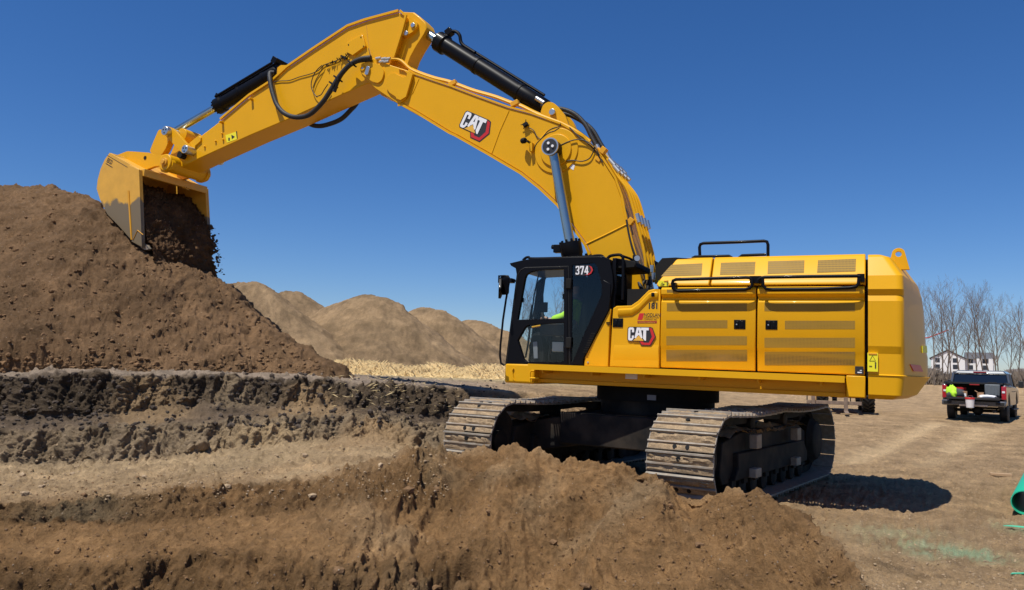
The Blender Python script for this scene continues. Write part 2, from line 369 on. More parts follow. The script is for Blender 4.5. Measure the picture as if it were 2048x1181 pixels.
for j in range(NP_ - 1):
    for t in np.linspace(0, 1, segs[j + 1] + 1)[1:]:
        rows.append(C[:, j] * (1 - t) + C[:, j + 1] * t); param.append(j + t)
for d, z in ((90, 0.95), (125, 1.0), (200, 1.0), (400, 0.8), (900, 0.5), (2500, 0.0)):
    rows.append(np.stack([np.full(len(cols_px), d), np.full(len(cols_px), z) + np.where(cols_px < 1300, 0.6, 0) * (d < 300)], 1)); param.append(11 + (len(rows) - 1) * 1e-3)
rows = np.array(rows); param = np.array(param)
rows = np.concatenate([gsmooth(rows[:-8], 1.6, 0), rows[-8:]], 0)
NR, NC = rows.shape[:2]
Y = rows[:, :, 0].copy(); Z = rows[:, :, 1].copy()
tanx = (cols_px - 1024) / F
# column positions with the camera roll taken into account
X = Y * tanx[None, :] + 0.028 * (CAM.z - Z) * np.clip(1 - np.abs(tanx[None, :]) * 0.2, 0, 1)
X = X * (1 + 0 * Y)
V = np.stack([X, Y, Z], -1).reshape(-1, 3)
PA = np.repeat(param, NC); PX = np.tile(cols_px, NR); YY = V[:, 1]
left = 1 - sst(PX, 820, 1000)            # terraces fade out to the right
def band(a, b, s=0.15): return sst(PA, a - s, a + s) * (1 - sst(PA, b - s, b + s))
wall = band(7, 8) * 1.0 + band(5, 6) * 0.9 + band(3, 4) * 0.55 + band(1, 2) * 0.55
pitslope = band(0, 4.2) * sst(PX, 560, 900) * (1 - sst(PX, 1640, 1800))
flatm = np.clip(1 - wall - pitslope, 0, 1)
near = 1 - sst(YY, 20, 40)
# bank edge meander
mx = fbm(np.stack([V[:, 0], V[:, 0] * 0 + PA * 0.12, V[:, 0] * 0], 1), 1.3, 4, 0.55)
V[:, 1] += mx * 0.30 * left * sst(PA, 0.5, 2) * (1 - sst(PA, 8.2, 9.5)) * near
nrm = grid_normals(V, NR, NC)
big = fbm(V, 0.9, 5, 0.55); chunk = fbm(V, 0.30, 5, 0.6, ridged=True, off=5.1); fine = fbm(V, 0.09, 4, 0.65, off=9.7)
# vertical runnels on steep faces
Q = V.copy(); Q[:, 2] *= 0.18; Q[:, 1] *= 0.35
run = fbm(Q, 0.33, 4, 0.6, ridged=True, off=3.3)
# diagonal slump ridges on the pit slope
Q2 = np.stack([V[:, 0] * 0.86 - V[:, 2] * 0.9 + V[:, 1] * 0.15, V[:, 1] * 0.3, V[:, 0] * 0.15 + V[:, 2] * 0.3], 1)
slump = fbm(Q2, 0.85, 4, 0.5, ridged=True, off=1.7)
disp = wall * left * (0.075 * chunk + 0.15 * run + 0.15 * big + 0.05 * fine)
disp += (wall * (1 - left) * 0.4 * near * (1 - pitslope)) * (0.1 * chunk + 0.02 * fine)
disp += pitslope * (0.20 * (slump - 0.25) + 0.04 * chunk + 0.075 * run + 0.036 * fine + 0.05 * big)
from mathutils.bvhtree import BVHTree
_i0 = np.arange(NR * NC).reshape(NR, NC)[:, ::2][::2]; _q0 = np.stack([_i0[:-1, :-1], _i0[:-1, 1:], _i0[1:, 1:], _i0[1:, :-1]], -1).reshape(-1, 4)
_m0 = {int(i): k for k, i in enumerate(_i0.ravel())}; b0 = BVHTree.FromPolygons(V[_i0.ravel()].tolist(), np.vectorize(_m0.get)(_q0).tolist())
def on0(px, py):
    h = b0.ray_cast(CAM, ray(px, py).normalized()); return np.array(h[0][:]) if h[0] else np.array(D(px, py, 9)[:])
def ridge(pxs, w, hgt, asym=0.0):
    P_ = [on0(*p) for p in pxs]; best = np.full(len(V), 9.0); side_ = np.zeros(len(V))
    for a_, c_ in zip(P_[:-1], P_[1:]):
        ab = c_ - a_; t = np.clip(((V - a_) @ ab) / (ab @ ab), 0, 1); dl = V - (a_ + t[:, None] * ab); dd = np.linalg.norm(dl, axis=1); m_ = dd < best
        best = np.where(m_, dd, best); side_ = np.where(m_, np.sign(ab[0] * dl[:, 1] - ab[1] * dl[:, 0]), side_)
    best = best + 0.10 * big
    ww = w * np.where(side_ > 0, 1 + asym, 1 - asym)
    return hgt * np.exp(-(best / ww) ** 2)
disp += pitslope * (ridge([(520, 1175), (620, 1120), (700, 1062), (790, 1000), (860, 950)], 0.55, 0.24, 0.5) + ridge([(1185, 1190), (1205, 1125), (1245, 1060), (1275, 1020)], 0.36, 0.22, -0.5) - ridge([(1270, 950), (1340, 985), (1400, 1010)], 0.42, 0.15) + ridge([(960, 1190), (1010, 1120), (1040, 1040), (1050, 960)], 0.4, 0.12, 0.4) - ridge([(640, 1175), (760, 1090), (850, 1010)], 0.45, 0.13) - ridge([(880, 1190), (900, 1160), (925, 1150)], 0.10, 0.30) - ridge([(1090, 1000), (1120, 1080), (1110, 1160)], 0.5, 0.14) + ridge([(1430, 1010), (1500, 1060), (1580, 1120)], 0.35, 0.10) - ridge([(1540, 1090), (1580, 1150), (1600, 1190)], 0.3, 0.12))
gf = flatm * near * (0.026 * fbm(V, 0.22, 5, 0.62, off=2.2) + 0.022 * big * (0.3 + left) + 0.006 * fine)
disp += gf + flatm * left * band(0, 7.2) * 0.035 * chunk * 1.2
# clods scattered on flats
cl = np.clip(fbm(V, 0.16, 3, 0.5, off=31.0) - 0.42, 0, 1) * 0.16
disp += cl * near * (0.35 + 0.65 * left) * (flatm + 0.5 * pitslope)
disp *= np.where(PA > 11, 0, 1)
V2 = V + nrm * disp[:, None]
# wheel ruts on the right-hand ground: pairs of compacted paths running away to the pickup
def rut(ax, ay, bx, by, w, depth):
    a = np.array([ax, ay]); b = np.array([bx, by]); ab = b - a; t = np.clip(((V[:, :2] - a) @ ab) / (ab @ ab), 0, 1)
    dd = np.linalg.norm(V[:, :2] - (a + t[:, None] * ab), axis=1) + 0.12 * fbm(V, 1.7, 2, off=8)
    return np.exp(-(dd / w) ** 2) * depth
rp = [Zp(1700, 925, 0), Zp(1870, 850, 0.25)]; rq = [Zp(1890, 905, 0), Zp(1960, 855, 0.25)]
r3 = [Zp(1985, 1000, 0), Zp(2010, 870, 0.2)]
ruts = rut(rp[0].x, rp[0].y, rp[1].x, rp[1].y, 0.35, 1) + rut(rq[0].x, rq[0].y, rq[1].x, rq[1].y, 0.3, 0.8) + rut(rp[0].x + 1.2, rp[0].y - 0.6, rp[1].x + 1.6, rp[1].y - 1, 0.25, 0.5)
rg = sst(PX, 1500, 1700) * near * np.where(PA > 4.5, 1, 0)
def tread(ax_, ay, bx, by, w):
    a = np.array([ax_, ay]); c = np.array([bx, by]); ab = c - a; Ln = np.linalg.norm(ab); t = np.clip(((V[:, :2] - a) @ ab) / Ln ** 2, 0, 1); off_ = V[:, :2] - (a + t[:, None] * ab); sg_ = (ab[0] * off_[:, 1] - ab[1] * off_[:, 0]) / Ln
    return np.where(np.abs(sg_) < w, np.where(np.sin((t * Ln + np.abs(sg_) * 0.8) * 42) > 0, 1.0, 0.0), 0.0) * (np.linalg.norm(off_, axis=1) < w * 1.01)
tr_ = np.zeros(len(V))
for (x0, y0, x1, y1, w) in ((1700, 1140, 2040, 900, .22), (1760, 1181, 2048, 985, .22), (1640, 1040, 1960, 870, .2), (1900, 1181, 1960, 940, .18), (1690, 960, 1830, 860, .2), (1990, 1150, 2000, 860, .2)):
    q0_ = Zp(x0, y0, 0); q1_ = Zp(x1, y1, 0.1); tr_ = np.maximum(tr_, tread(q0_.x, q0_.y, q1_.x, q1_.y, w))
V2[:, 2] -= 0.022 * tr_ * np.clip(0.6 + big, 0, 1) * rg
V2[:, 2] += rg * 0.018 * fbm(V, 0.10, 4, 0.65, off=61)
V2[:, 2] -= 0.05 * ruts; V2[:, 2] += 0.035 * (rut(rp[0].x - .55, rp[0].y, rp[1].x - .55, rp[1].y, 0.12, 1) + rut(rp[0].x + .5, rp[0].y, rp[1].x + .5, rp[1].y, 0.12, 1))
# --- true soil colours by layer
def colr(*c): return np.array(c, float)
tan = colr(0.310, 0.208, 0.112); tan_l = colr(0.38, 0.270, 0.152); brown = colr(0.200, 0.114, 0.049); brown_d = colr(0.17, 0.10, 0.055)
gray = colr(0.235, 0.172, 0.106); top = colr(0.078, 0.056, 0.036); ledge = colr(0.125, 0.090, 0.060); straw = colr(0.46, 0.36, 0.18); topflat = colr(0.26, 0.20, 0.145)
nz = fbm(V, 1.4, 4, 0.55, off=12) ; nz2 = fbm(V, 0.4, 4, 0.6, off=22)
K = np.zeros((len(V), 3))
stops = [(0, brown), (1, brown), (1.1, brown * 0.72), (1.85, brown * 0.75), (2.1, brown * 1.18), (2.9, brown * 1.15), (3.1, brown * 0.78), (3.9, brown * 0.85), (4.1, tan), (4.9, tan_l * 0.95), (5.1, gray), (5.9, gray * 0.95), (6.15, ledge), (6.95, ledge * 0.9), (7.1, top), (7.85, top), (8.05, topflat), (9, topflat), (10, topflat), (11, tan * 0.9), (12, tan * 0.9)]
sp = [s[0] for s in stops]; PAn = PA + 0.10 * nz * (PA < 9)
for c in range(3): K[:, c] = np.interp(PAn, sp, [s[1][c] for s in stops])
rightw = sst(PX, 860, 1120)[:, None]
Kr = np.zeros_like(K); sr = [0, 3.2, 4.0, 4.5, 12]; cr_ = [brown * 1.05, brown * 1.12, brown * 1.15, tan, tan]
for c in range(3): Kr[:, c] = np.interp(PA + 0.25 * nz, sr, [s[c] for s in cr_])
K = K * (1 - rightw) + Kr * rightw
sandy = (np.clip(nz * 1.6, 0, 1) * sst(PA, 1, 2))[:, None] * 0.5
K = K * (1 - sandy * pitslope[:, None]) + (tan_l * 0.8) * sandy * pitslope[:, None]
nz3 = fbm(V, 0.13, 3, 0.6, off=44); nz4 = fbm(V * np.array([0.35, 1.0, 1.0]), 0.5, 4, 0.6, off=52)
K *= (1 + 0.24 * nz2[:, None] + 0.16 * nz3[:, None] * near[:, None] + 0.16 * nz4[:, None])
# light talus cones spilling over the banks
for (px, w, pa0, pa1, cc) in ((520, 90, 4.6, 5.75, tan_l * 0.92), (620, 60, 6.2, 7.7, tan * 0.8), (305, 55, 6.3, 7.9, tan * 0.75), (740, 60, 4.8, 5.6, tan), (470, 40, 7.0, 7.9, gray * 0.8)):
    t = np.exp(-((PX - px + nz * 40) / (w * (1.25 - 0.6 * sst(PA, pa0, pa1)))) ** 2) * sst(PA, pa0 - 0.3, pa0) * (1 - sst(PA, pa1 - 0.1, pa1 + 0.1))
    t = np.clip(t * 1.5, 0, 1)[:, None]; K = K * (1 - t) + cc * t
wet = (np.exp(-((PX - 170) / 130) ** 2) * band(3.15, 3.95, 0.08))[:, None]; K = K * (1 - wet) + colr(0.135, 0.095, 0.052) * wet
K = K * (1 - 0.75 * np.clip(ruts, 0, 1)[:, None]) + tan_l * 1.3 * 0.75 * np.clip(ruts, 0, 1)[:, None]
# compacted pale streak on the bench
stk = rut(D(520, 968, 10.4).x, 11.0, D(880, 925, 11.6).x, 12.6, 0.22, 1) * (band(4.05, 5, 0.05)) ; K = K * (1 - 0.6 * stk[:, None]) + tan_l * 1.15 * 0.6 * stk[:, None]
# straw scattered on the upper level
strawm = (sst(PX, 620, 700) * (1 - sst(PX, 1100, 1300)) * sst(YY, 20, 27) * (1 - sst(YY, 36, 42)))[:, None]; K = K * (1 - strawm) + straw * strawm
# green pipe-cutting dust / marking paint sprayed on the ground
g0 = Zp(1955, 1112, 0); g1 = Zp(1830, 1085, 0); g2 = Zp(2040, 1060, 0)
def blob(c, sx, sy, a): return a * np.exp(-((V[:, 0] - c.x) / sx) ** 2 - ((V[:, 1] - c.y) / sy) ** 2)
gr = blob(g0, 0.22, 0.24, 1.0) + blob(g1, 0.5, 0.4, 0.35) + blob(Zp(1900, 1110, 0), 0.42, 0.28, 0.5) + blob(g2, 0.25, 0.5, 0.35) + blob(Zp(1780, 1060, 0), 0.7, 0.3, 0.15)
gr = np.clip(0.75 * gr * np.clip(0.75 + 1.6 * nz2 + 1.2 * nz3, 0.05, 1.5), 0, 0.5)[:, None]
K = K * (1 - gr) + colr(0.22, 0.46, 0.28) * gr
K = np.clip(K * 1.30, 0.01, 0.8)
M['soil'] = soil_mat('soil', True, s1=1.1, bumpd=0.085, contrast=0.22)
ground = grid_mesh('ground', V2, NR, NC, M['soil'], K); tag(ground, kind='structure')
# ground behind and beside the photographer, out to the horizon
o = MB(); outer = []; inner = []
ev = V2.reshape(NR, NC, 3)
ring = [tuple(ev[i, 0]) for i in range(NR - 1, -1, -6)] + [tuple(ev[0, j]) for j in range(0, NC, 8)] + [tuple(ev[i, -1]) for i in range(0, NR, 6)] + [tuple(ev[-1, -1])]
out = [];
for p in ring:
    a = math.atan2(p[0], p[1]); 
    out.append(p)
vs = out[:]; n0 = len(vs)
far_ = []
for i, p in enumerate(ring):
    t = i / (len(ring) - 1); a = R(-52) + 0; ang = R(-57) - t * R(360 - 114)
    far_.append((2600 * math.sin(ang), 2600 * math.cos(ang), 0.0))
mid_ = []
for i, p in enumerate(ring):
    t = i / (len(ring) - 1); ang = R(-57) - t * R(360 - 114); r_ = max(6.0, math.hypot(p[0], p[1]))
    mid_.append((r_ * math.sin(ang) * 1.0, r_ * math.cos(ang) if r_ > 8 else -4 * math.cos(R(0)) * abs(math.cos(ang)) - 1, 0.0))
o.v = vs + far_; N = len(ring)
o.f = [(i, i + 1, N + i + 1, N + i) for i in range(N - 1)]; o.m = [0] * len(o.f)
M['soil_plain'] = soil_mat('plain_soil', False, (0.33, 0.225, 0.145), 0.6, 0.03, 0.2)
back = o.build('ground', M['soil_plain'], recalc=False, smooth=0); tag(back, kind='structure')

# ground height lookup on the near fan (used to stand things on the soil)
from mathutils.bvhtree import BVHTree
_vv = V2; _idx = np.arange(NR * NC).reshape(NR, NC)
_q = np.stack([_idx[:-1, :-1], _idx[:-1, 1:], _idx[1:, 1:], _idx[1:, :-1]], -1).reshape(-1, 4)
gbvh = BVHTree.FromPolygons(_vv.tolist(), _q.tolist())
def gz(x, y):
    h = gbvh.ray_cast(Vector((x, y, 50)), Vector((0, 0, -1))); return h[0].z if h[0] else 0.0

# ================================================================== DIRT PILES
def pile(name, nodes, slope, px0, px1, d0, d1, stepx, stepd, color, base, amp, label, rr=0.5, group=None, lump=1.0, seed=0.0, cut=None, wobk=0.10):
    ax = np.arange(px0, px1, stepx); dd = np.arange(d0, d1, stepd); DD, AX = np.meshgrid(dd, ax, indexing='ij')
    Xg = DD * (AX - 1024) / F; pts = [tuple(D(*n)) for n in nodes]
    h = np.full(Xg.shape, -50.0)
    wob = fbm(np.stack([Xg.ravel(), DD.ravel(), 0 * Xg.ravel() + seed], 1), 3.5, 4, 0.55).reshape(Xg.shape)
    for (a, b) in zip(pts[:-1], pts[1:]):
        a = np.array(a); b = np.array(b); ab = b[:2] - a[:2]; L2 = ab @ ab + 1e-9
        t = np.clip(((Xg - a[0]) * ab[0] + (DD - a[1]) * ab[1]) / L2, 0, 1)
        dist = np.hypot(Xg - (a[0] + t * ab[0]), DD - (a[1] + t * ab[1])); zz = a[2] + t * (b[2] - a[2])
        hh = zz - slope * (np.sqrt(dist ** 2 + rr ** 2) - rr) * (1 + wobk * wob)
        h = np.maximum(h, hh)
    # concave foot
    foot = np.clip((h - base) / 1.2, -3, 1); h = np.where(h - base < 1.2, base + 1.2 * (foot + 0.10 * np.clip(1 - np.abs(foot), 0, 1) - 0.0), h)
    P = np.stack([Xg, DD, h], -1).reshape(-1, 3); nr, ncol = Xg.shape
    nn = grid_normals(P, nr, ncol)
    c1 = fbm(P, 0.8 * lump, 5, 0.55, off=seed); c2 = fbm(P, 0.22 * lump, 5, 0.62, off=seed + 4); c3 = np.clip(fbm(P, 0.28 * lump, 3, 0.5, off=seed + 9) - 0.40, 0, 1)
    Q = P.copy(); Q[:, 2] *= 0.25; rn = fbm(Q, 0.7 * lump, 4, 0.55, ridged=True, off=seed + 2)
    P = P + nn * (amp * (0.9 * c1 + 0.38 * c2 + 1.6 * c3 + 0.45 * rn + 0.30 * fbm(P, 0.10 * lump, 4, 0.65, ridged=True, off=seed + 6)))[:, None]
    n2 = fbm(P, 1.8, 4, 0.6, off=seed + 7); n3 = fbm(P, 0.35, 3, 0.6, off=seed + 8)
    Kc = np.array(color)[None, :] * (1 + 0.34 * n2 + 0.24 * n3 + 0.25 * fbm(P, 6.0, 2, 0.5, off=seed + 3))[:, None]
    if cut: P[:, 2] -= 9 * np.maximum(0, np.interp(np.tile(ax, nr), cut[0], cut[1]) - DD.ravel())
    P[:, 2] = np.where(P[:, 2] < base - 0.15, base - 0.15 + (P[:, 2] - base + 0.15) * 3.5, P[:, 2])
    o = grid_mesh(name, P, nr, ncol, M['soil'], np.clip(Kc, 0.01, 0.8)); tag(o, label, 'dirt pile', group); return o
main_nodes = [(-1500, 385, 20.4), (-300, 377, 20.2), (60, 376, 19.7), (112, 377, 19.3), (150, 390, 18.9), (195, 425, 18.1), (250, 470, 17.9), (292, 503, 17.8), (340, 522, 18.0), (405, 548, 18.4), (455, 598, 18.2), (520, 648, 17.9), (580, 692, 17.6), (635, 726, 17.3)]
pile('dirt_pile', main_nodes, 0.95, -700, 760, 12.2, 26, 2.6, 0.045, (0.188, 0.112, 0.057), 1.5, 0.095, 'tall dark brown dirt pile under the digging bucket, nearest and largest pile', 0.45, lump=0.8, seed=3.0, wobk=0.045, cut=((0, 400, 600, 700), (14.15, 14.9, 16.0, 16.5)))
g = 'tan dirt piles in the background'
tanp = (0.28, 0.188, 0.102)
pile('dirt_pile', [(400, 585, 44), (470, 568, 43), (512, 566, 42)], 0.76, 330, 860, 30, 56, 2.6, 0.18, tanp, 1.4, 0.10, 'tan background dirt pile just right of the tall brown pile, with a dark streak', 0.6, g, 2.6, 11.0)
pile('dirt_pile', [(575, 583, 52), (590, 584, 52)], 0.70, 430, 800, 42, 62, 2.6, 0.25, tanp, 1.4, 0.10, 'low tan shoulder of a pile behind the leftmost background pile', 0.6, g, 2.6, 15.0)
pile('dirt_pile', [(640, 625, 50), (700, 600, 47), (736, 591, 46), (762, 594, 45.5)], 0.74, 540, 1160, 32, 60, 2.6, 0.18, tanp, 1.4, 0.10, 'tan dirt pile with rounded peak in the middle of the background row', 0.7, g, 2.6, 19.0)
pile('dirt_pile', [(838, 620, 56), (856, 616, 55), (876, 618, 54)], 0.72, 700, 1160, 42, 66, 2.6, 0.25, tanp, 1.4, 0.10, 'tan background dirt pile behind the rounded middle pile', 0.6, g, 2.6, 23.0)
pile('dirt_pile', [(938, 641, 62), (965, 643, 61), (1010, 662, 60)], 0.6, 780, 1330, 48, 74, 3, 0.3, tanp, 1.4, 0.10, 'lowest tan dirt pile seen just left of the excavator cab', 0.6, g, 2.6, 27.0)
# ================================================================== EXCAVATOR
# machine axes: x forward (towards the bucket), y to the cab side (left, towards the photographer), z up
S0 = Vector((2.52, 13.2, 0.0))
fdir = (ray(-2254, 600)).normalized(); ldir = Vector((0, 0, 1)).cross(fdir).normalized(); udir = fdir.cross(ldir)
MW = Matrix(((fdir.x, ldir.x, udir.x, S0.x), (fdir.y, ldir.y, udir.y, S0.y), (fdir.z, ldir.z, udir.z, S0.z), (0, 0, 0, 1)))
MI = MW.inverted(); MI3 = MI.to_3x3(); CL = MI @ CAM
def L(px, py, v):
    """point of the machine plane y=v that the photograph shows at this pixel"""
    r = MI3 @ ray(px, py); t = (v - CL.y) / r.y; p = CL + r * t; return Vector((p.x, v, p.z))
def L2(pts, v):
    out = []
    for p in pts:
        q = L(p[0], p[1], v); out.append((q.x, q.z))
    return out
exc = empty('excavator', mw=MW)
tag(exc, 'large yellow tracked excavator with black cab tipping soil from its raised bucket', 'excavator')
Yl, Bk = M['yellow'], M['black']
def part(mb, name, m, parent=exc, **k): return mb.build(name, m, parent, **k)
def rnd(poly, r, n=5):
    """round the corners of a 2-D polygon"""
    out = []; k = len(poly)
    for i in range(k):
        a, b, c = Vector(poly[i - 1]), Vector(poly[i]), Vector(poly[(i + 1) % k])
        d1, d2 = (a - b), (c - b); q = min(r, d1.length * 0.45, d2.length * 0.45)
        p, s = b + d1.normalized() * q, b + d2.normalized() * q
        for j in range(n + 1):
            t = j / n; out.append(tuple((1 - t) ** 2 * p + 2 * t * (1 - t) * b + t * t * s))
    return out

# ---------------------------------------------------------------- boom
VB = 0.40
boom_top = [(745,118),(756,120),(774,129),(817,142),(830,150),(865,162),(901,174),(951,193),(1015,216),(1061,228),(1122,250),(1167,275),(1203,316),(1229,357),(1242,393),(1253,448),(1262,482),(1270,512),(1283,562),(1292,606)]
boom_bot = [(1262,650),(1228,652),(1206,600),(1182,509),(1173,489),(1142,446),(1118,410),(1081,375),(1043,345),(980,308),(913,270),(900,264),(833,223),(805,208),(797,209),(754,180),(726,153),(722,142),(726,130)]
poly = L2(boom_top + boom_bot, VB)
b = MB(); b.prism(poly, VB, -VB); boom = part(b, 'boom', Yl, bevel=0.018)
# flange lips that stand proud along the top and the belly of the near and far side plates
def lip(pts, v, off, w, thick, parent, name, m=Yl, closed=False):
    """strip following a traced edge, standing off the plate"""
    P = [Vector(q) for q in L2(pts, v)]; b = MB(); ring = []
    for i, p in enumerate(P):
        a = P[max(i - 1, 0)]; c = P[min(i + 1, len(P) - 1)]; t = (c - a).normalized(); n = Vector((-t.y, t.x)) * off
        ring.append([(p.x - n.x * 0, v - 0.002 * (1 if v > 0 else -1), p.y - n.y * 0), (p.x - n.x * 0, v + thick, p.y - n.y * 0), (p.x + n.x * w, v + thick, p.y + n.y * w), (p.x + n.x * w, v - 0.002 * (1 if v > 0 else -1), p.y + n.y * w)])
    b.loft(ring); return part(b, name, m, parent)
lip(boom_bot[9:15], VB, -1, 0.045, 0.028, boom, 'flange'); lip(boom_bot[3:10], VB, -1, 0.045, 0.028, boom, 'flange')
lip(boom_top[3:18], VB, 1, -0.035, 0.02, boom, 'flange')
def weld(pts, v, parent, r=0.009, m=None):
    b = MB(); b.tube([L(x, y, v) for x, y in pts], r, 6); return part(b, 'weld_seam', m or Yl, parent)
weld([(1018,222),(1000,262),(984,306)], VB, boom, 0.012); weld([(1172,489),(1212,470),(1254,449)], VB, boom, 0.016)
weld([(838,158),(826,186),(808,206)], VB, boom, 0.010)
# thick ear plate at the boom tip and its recessed scallops
b = MB(); b.prism(L2([(722,142),(726,130),(735,124),(748,118),(760,122),(774,129),(815,142),(829,150),(823,166),(812,200),(800,209),(797,209),(754,180),(726,153)], VB), VB + 0.035, VB - 0.02); part(b, 'ear_plate', Yl, boom, bevel=0.012)
b = MB(); b.prism(L2([(777,163),(779,155),(786,150),(794,149),(802,154),(811,158),(817,156),(818,150),(812,144),(800,141),(822,146),(829,151),(816,196),(805,203),(797,200),(795,196),(783,188),(776,178)], VB), VB + 0.075, VB + 0.03); part(b, 'doubler_plate', Yl, boom, bevel=0.01)
b = MB(); b.prism(rnd(L2([(726,130),(742,126),(765,133),(772,146),(768,162),(760,169),(748,166),(727,150)], VB), 0.05), VB + 0.07, VB + 0.03); part(b, 'boss_plate', Yl, boom, bevel=0.012)
b = MB(); c = L(730, 140, VB); b.cyl((c.x, VB + 0.09, c.z), (c.x, VB + 0.06, c.z), 0.055, 20); c2 = L(743, 141, VB); e2 = L(738, 152, VB)
part(b, 'pin_boss', Yl, boom, bevel=0.006)
b = MB(); b.prism(rnd(L2([(740,136),(746,137),(742,154),(735,153)], VB), 0.03), VB + 0.115, VB + 0.07); b.cyl((c.x, VB + 0.093, c.z), (c.x, VB + 0.088, c.z), 0.022, 14); part(b, 'pin_retainer', M['zinc'], boom, bevel=0.006)
# round reinforcement around the cylinder pin
cp = L(1113, 302, VB)
b = MB(); b.cyl((cp.x, VB - 0.01, cp.z), (cp.x, VB + 0.022, cp.z), 0.42, 48); b.cyl((cp.x, VB, cp.z), (cp.x, VB + 0.05, cp.z), 0.30, 48); part(b, 'pin_reinforcement', Yl, boom, bevel=0.012)
b = MB(); b.prism(rnd(L2([(1142,327),(1150,331),(1147,341),(1139,336)], VB), 0.01), VB + 0.004, VB - 0.001); part(b, 'sticker', M['white'], boom)
# lug for the stick cylinder
b = MB()
for v in (0.26, -0.16): b.prism(rnd(L2([(1082,232),(1088,213),(1097,206),(1108,207),(1117,214),(1132,232),(1143,262),(1110,252)], 0.2), 0.08), v, v - 0.10)
each(b, 'cylinder_lug', Yl, boom, bevel=0.012)
b = MB(); q = L(1106, 226, 0.26); b.cyl((q.x, 0.32, q.z), (q.x, -0.32, q.z), 0.06, 20); part(b, 'cylinder_pin', M['zinc'], boom, bevel=0.006)
# electrical bits on the boom side
b = MB(); q = L(1053, 251, VB); b.box((q.x, VB + 0.04, q.z), (0.09, 0.08, 0.06), Matrix.Rotation(0.5, 3, 'Y'));
for k in range(4): b.tube([(q.x, VB + 0.05, q.z), (q.x + 0.09 * math.cos(k * 1.7), VB + 0.06, q.z + 0.09 * math.sin(k * 1.7))], 0.008, 5)
part(b, 'wiring_block', M['matte_black'], boom)
b = MB(); q = L(1056, 286, VB); b.lathe((q.x - 0.02, VB + 0.16, q.z), (q.x + 0.08, VB + 0.10, q.z + 0.01), [(0, 0.04), (0.03, 0.055), (0.1, 0.05), (0.12, 0.03)], 16); b.box((q.x - 0.06, VB + 0.09, q.z - 0.02), (0.03, 0.18, 0.03)); part(b, 'work_lamp', M['matte_black'], boom)
b = MB(); q = L(1066, 295, VB); b.box((q.x, VB + 0.05, q.z - 0.02), (0.05, 0.10, 0.16)); part(b, 'lamp_bracket', Yl, boom)
def wire(pts, v, parent, name='wire', r=0.009, off=0.02, m=None):
    b = MB(); b.tube(smooth_path([L(x, y, v) + Vector((0, off, 0)) for x, y in pts], 5), r, 6); return part(b, name, m or M['rubber'], parent)
wire([(1058,256),(1068,262),(1074,273),(1082,279),(1089,272),(1096,264),(1106,258),(1119,254),(1122,248)], VB, boom)
wire([(1070,300),(1073,290),(1084,278),(1098,267),(1110,263),(1120,256)], VB, boom, r=0.009)
wire([(1122,293),(1140,285),(1158,281),(1176,285),(1192,297),(1201,312)], VB, boom, r=0.010, off=0.05)
wire([(1130,324),(1146,322),(1165,324),(1180,318),(1188,304),(1190,296)], VB, boom, r=0.010, off=0.03)
wire([(1140,256),(1160,276),(1186,296),(1206,326)], VB, boom, r=0.012)

# ---------------------------------------------------------------- writing and marks
def flatpoly(loops, v, name, m, parent, t=0.002, fn=None):
    b = MB()
    for lp in loops:
        o, *h = lp if isinstance(lp[0][0], (list, tuple)) else [lp]
        b.prism(o, v, v - t, fn, h)
    return part(b, name, m, parent, smooth=0)
def logo(org, ex, ez, sc_, v, parent, s=1):
    """badge: white block letters CAT over black, yellow triangle, red hexagon. org = lower-left in (x,z); ex, ez unit axes; sc_ metres per unit"""
    ex = Vector(ex); ez = Vector(ez)
    T = lambda pts: [tuple(Vector(org) + (ex * p[0] + ez * p[1]) * sc_) for p in pts]
    keyl = [(-3,42),(-3,124),(6,136),(40,137),(168,137),(186,131),(212,66),(174,0),(104,0),(86,30),(6,30)]
    flatpoly([T(keyl)], v, 'decal_backing', M['decal_black'], parent)
    flatpoly([T([(160,131),(182,126),(204,66),(170,6),(108,6),(92,30),(110,36),(122,22),(160,22),(182,66),(168,112)])], v + 0.003, 'decal_hexagon', M['red'], parent)
    Cc = [(4,44),(4,122),(12,132),(40,132),(48,122),(48,96),(32,96),(32,116),(20,116),(20,52),(32,52),(32,72),(48,72),(48,58),(38,40),(30,35),(12,35)]
    A = [[(68,132),(96,132),(113,56),(98,48),(94,66),(84,78),(70,66),(64,52),(52,56)], [(82,118),(87,92),(77,92)]]
    Tt = [(100,132),(158,132),(158,112),(139,112),(139,36),(130,36),(117,52),(117,112),(100,112)]
    flatpoly([T(Cc), [T(A[0]), T(A[1])], T(Tt)], v + 0.006, 'decal_letters', M['white'], parent)
    flatpoly([T([(42,35),(84,74),(124,35)])], v + 0.009, 'decal_triangle', M['gold'], parent)
# boom badge: axes measured on the plate
o_ = L(919, 249, VB); xr = L(980, 268, VB); du_ = Vector((xr.x - o_.x, xr.z - o_.z)).normalized(); dz_ = Vector((du_.y, -du_.x)); dz_ = dz_ if dz_.y > 0 else -dz_
lo = L(928, 212, VB)
a1 = L(920, 245, VB); a2 = L(986, 232, VB)
o2 = L(913, 264, VB); ln = (L(985, 283, VB) - L(920, 254, VB)); ex_ = Vector((ln.x, ln.z)).normalized(); ez_ = Vector((-ex_.y, ex_.x)); ez_ = ez_ if ez_.y > 0 else -ez_
logo((o2.x, o2.z), ex_, ez_, 0.70 / 212, VB + 0.004, boom)

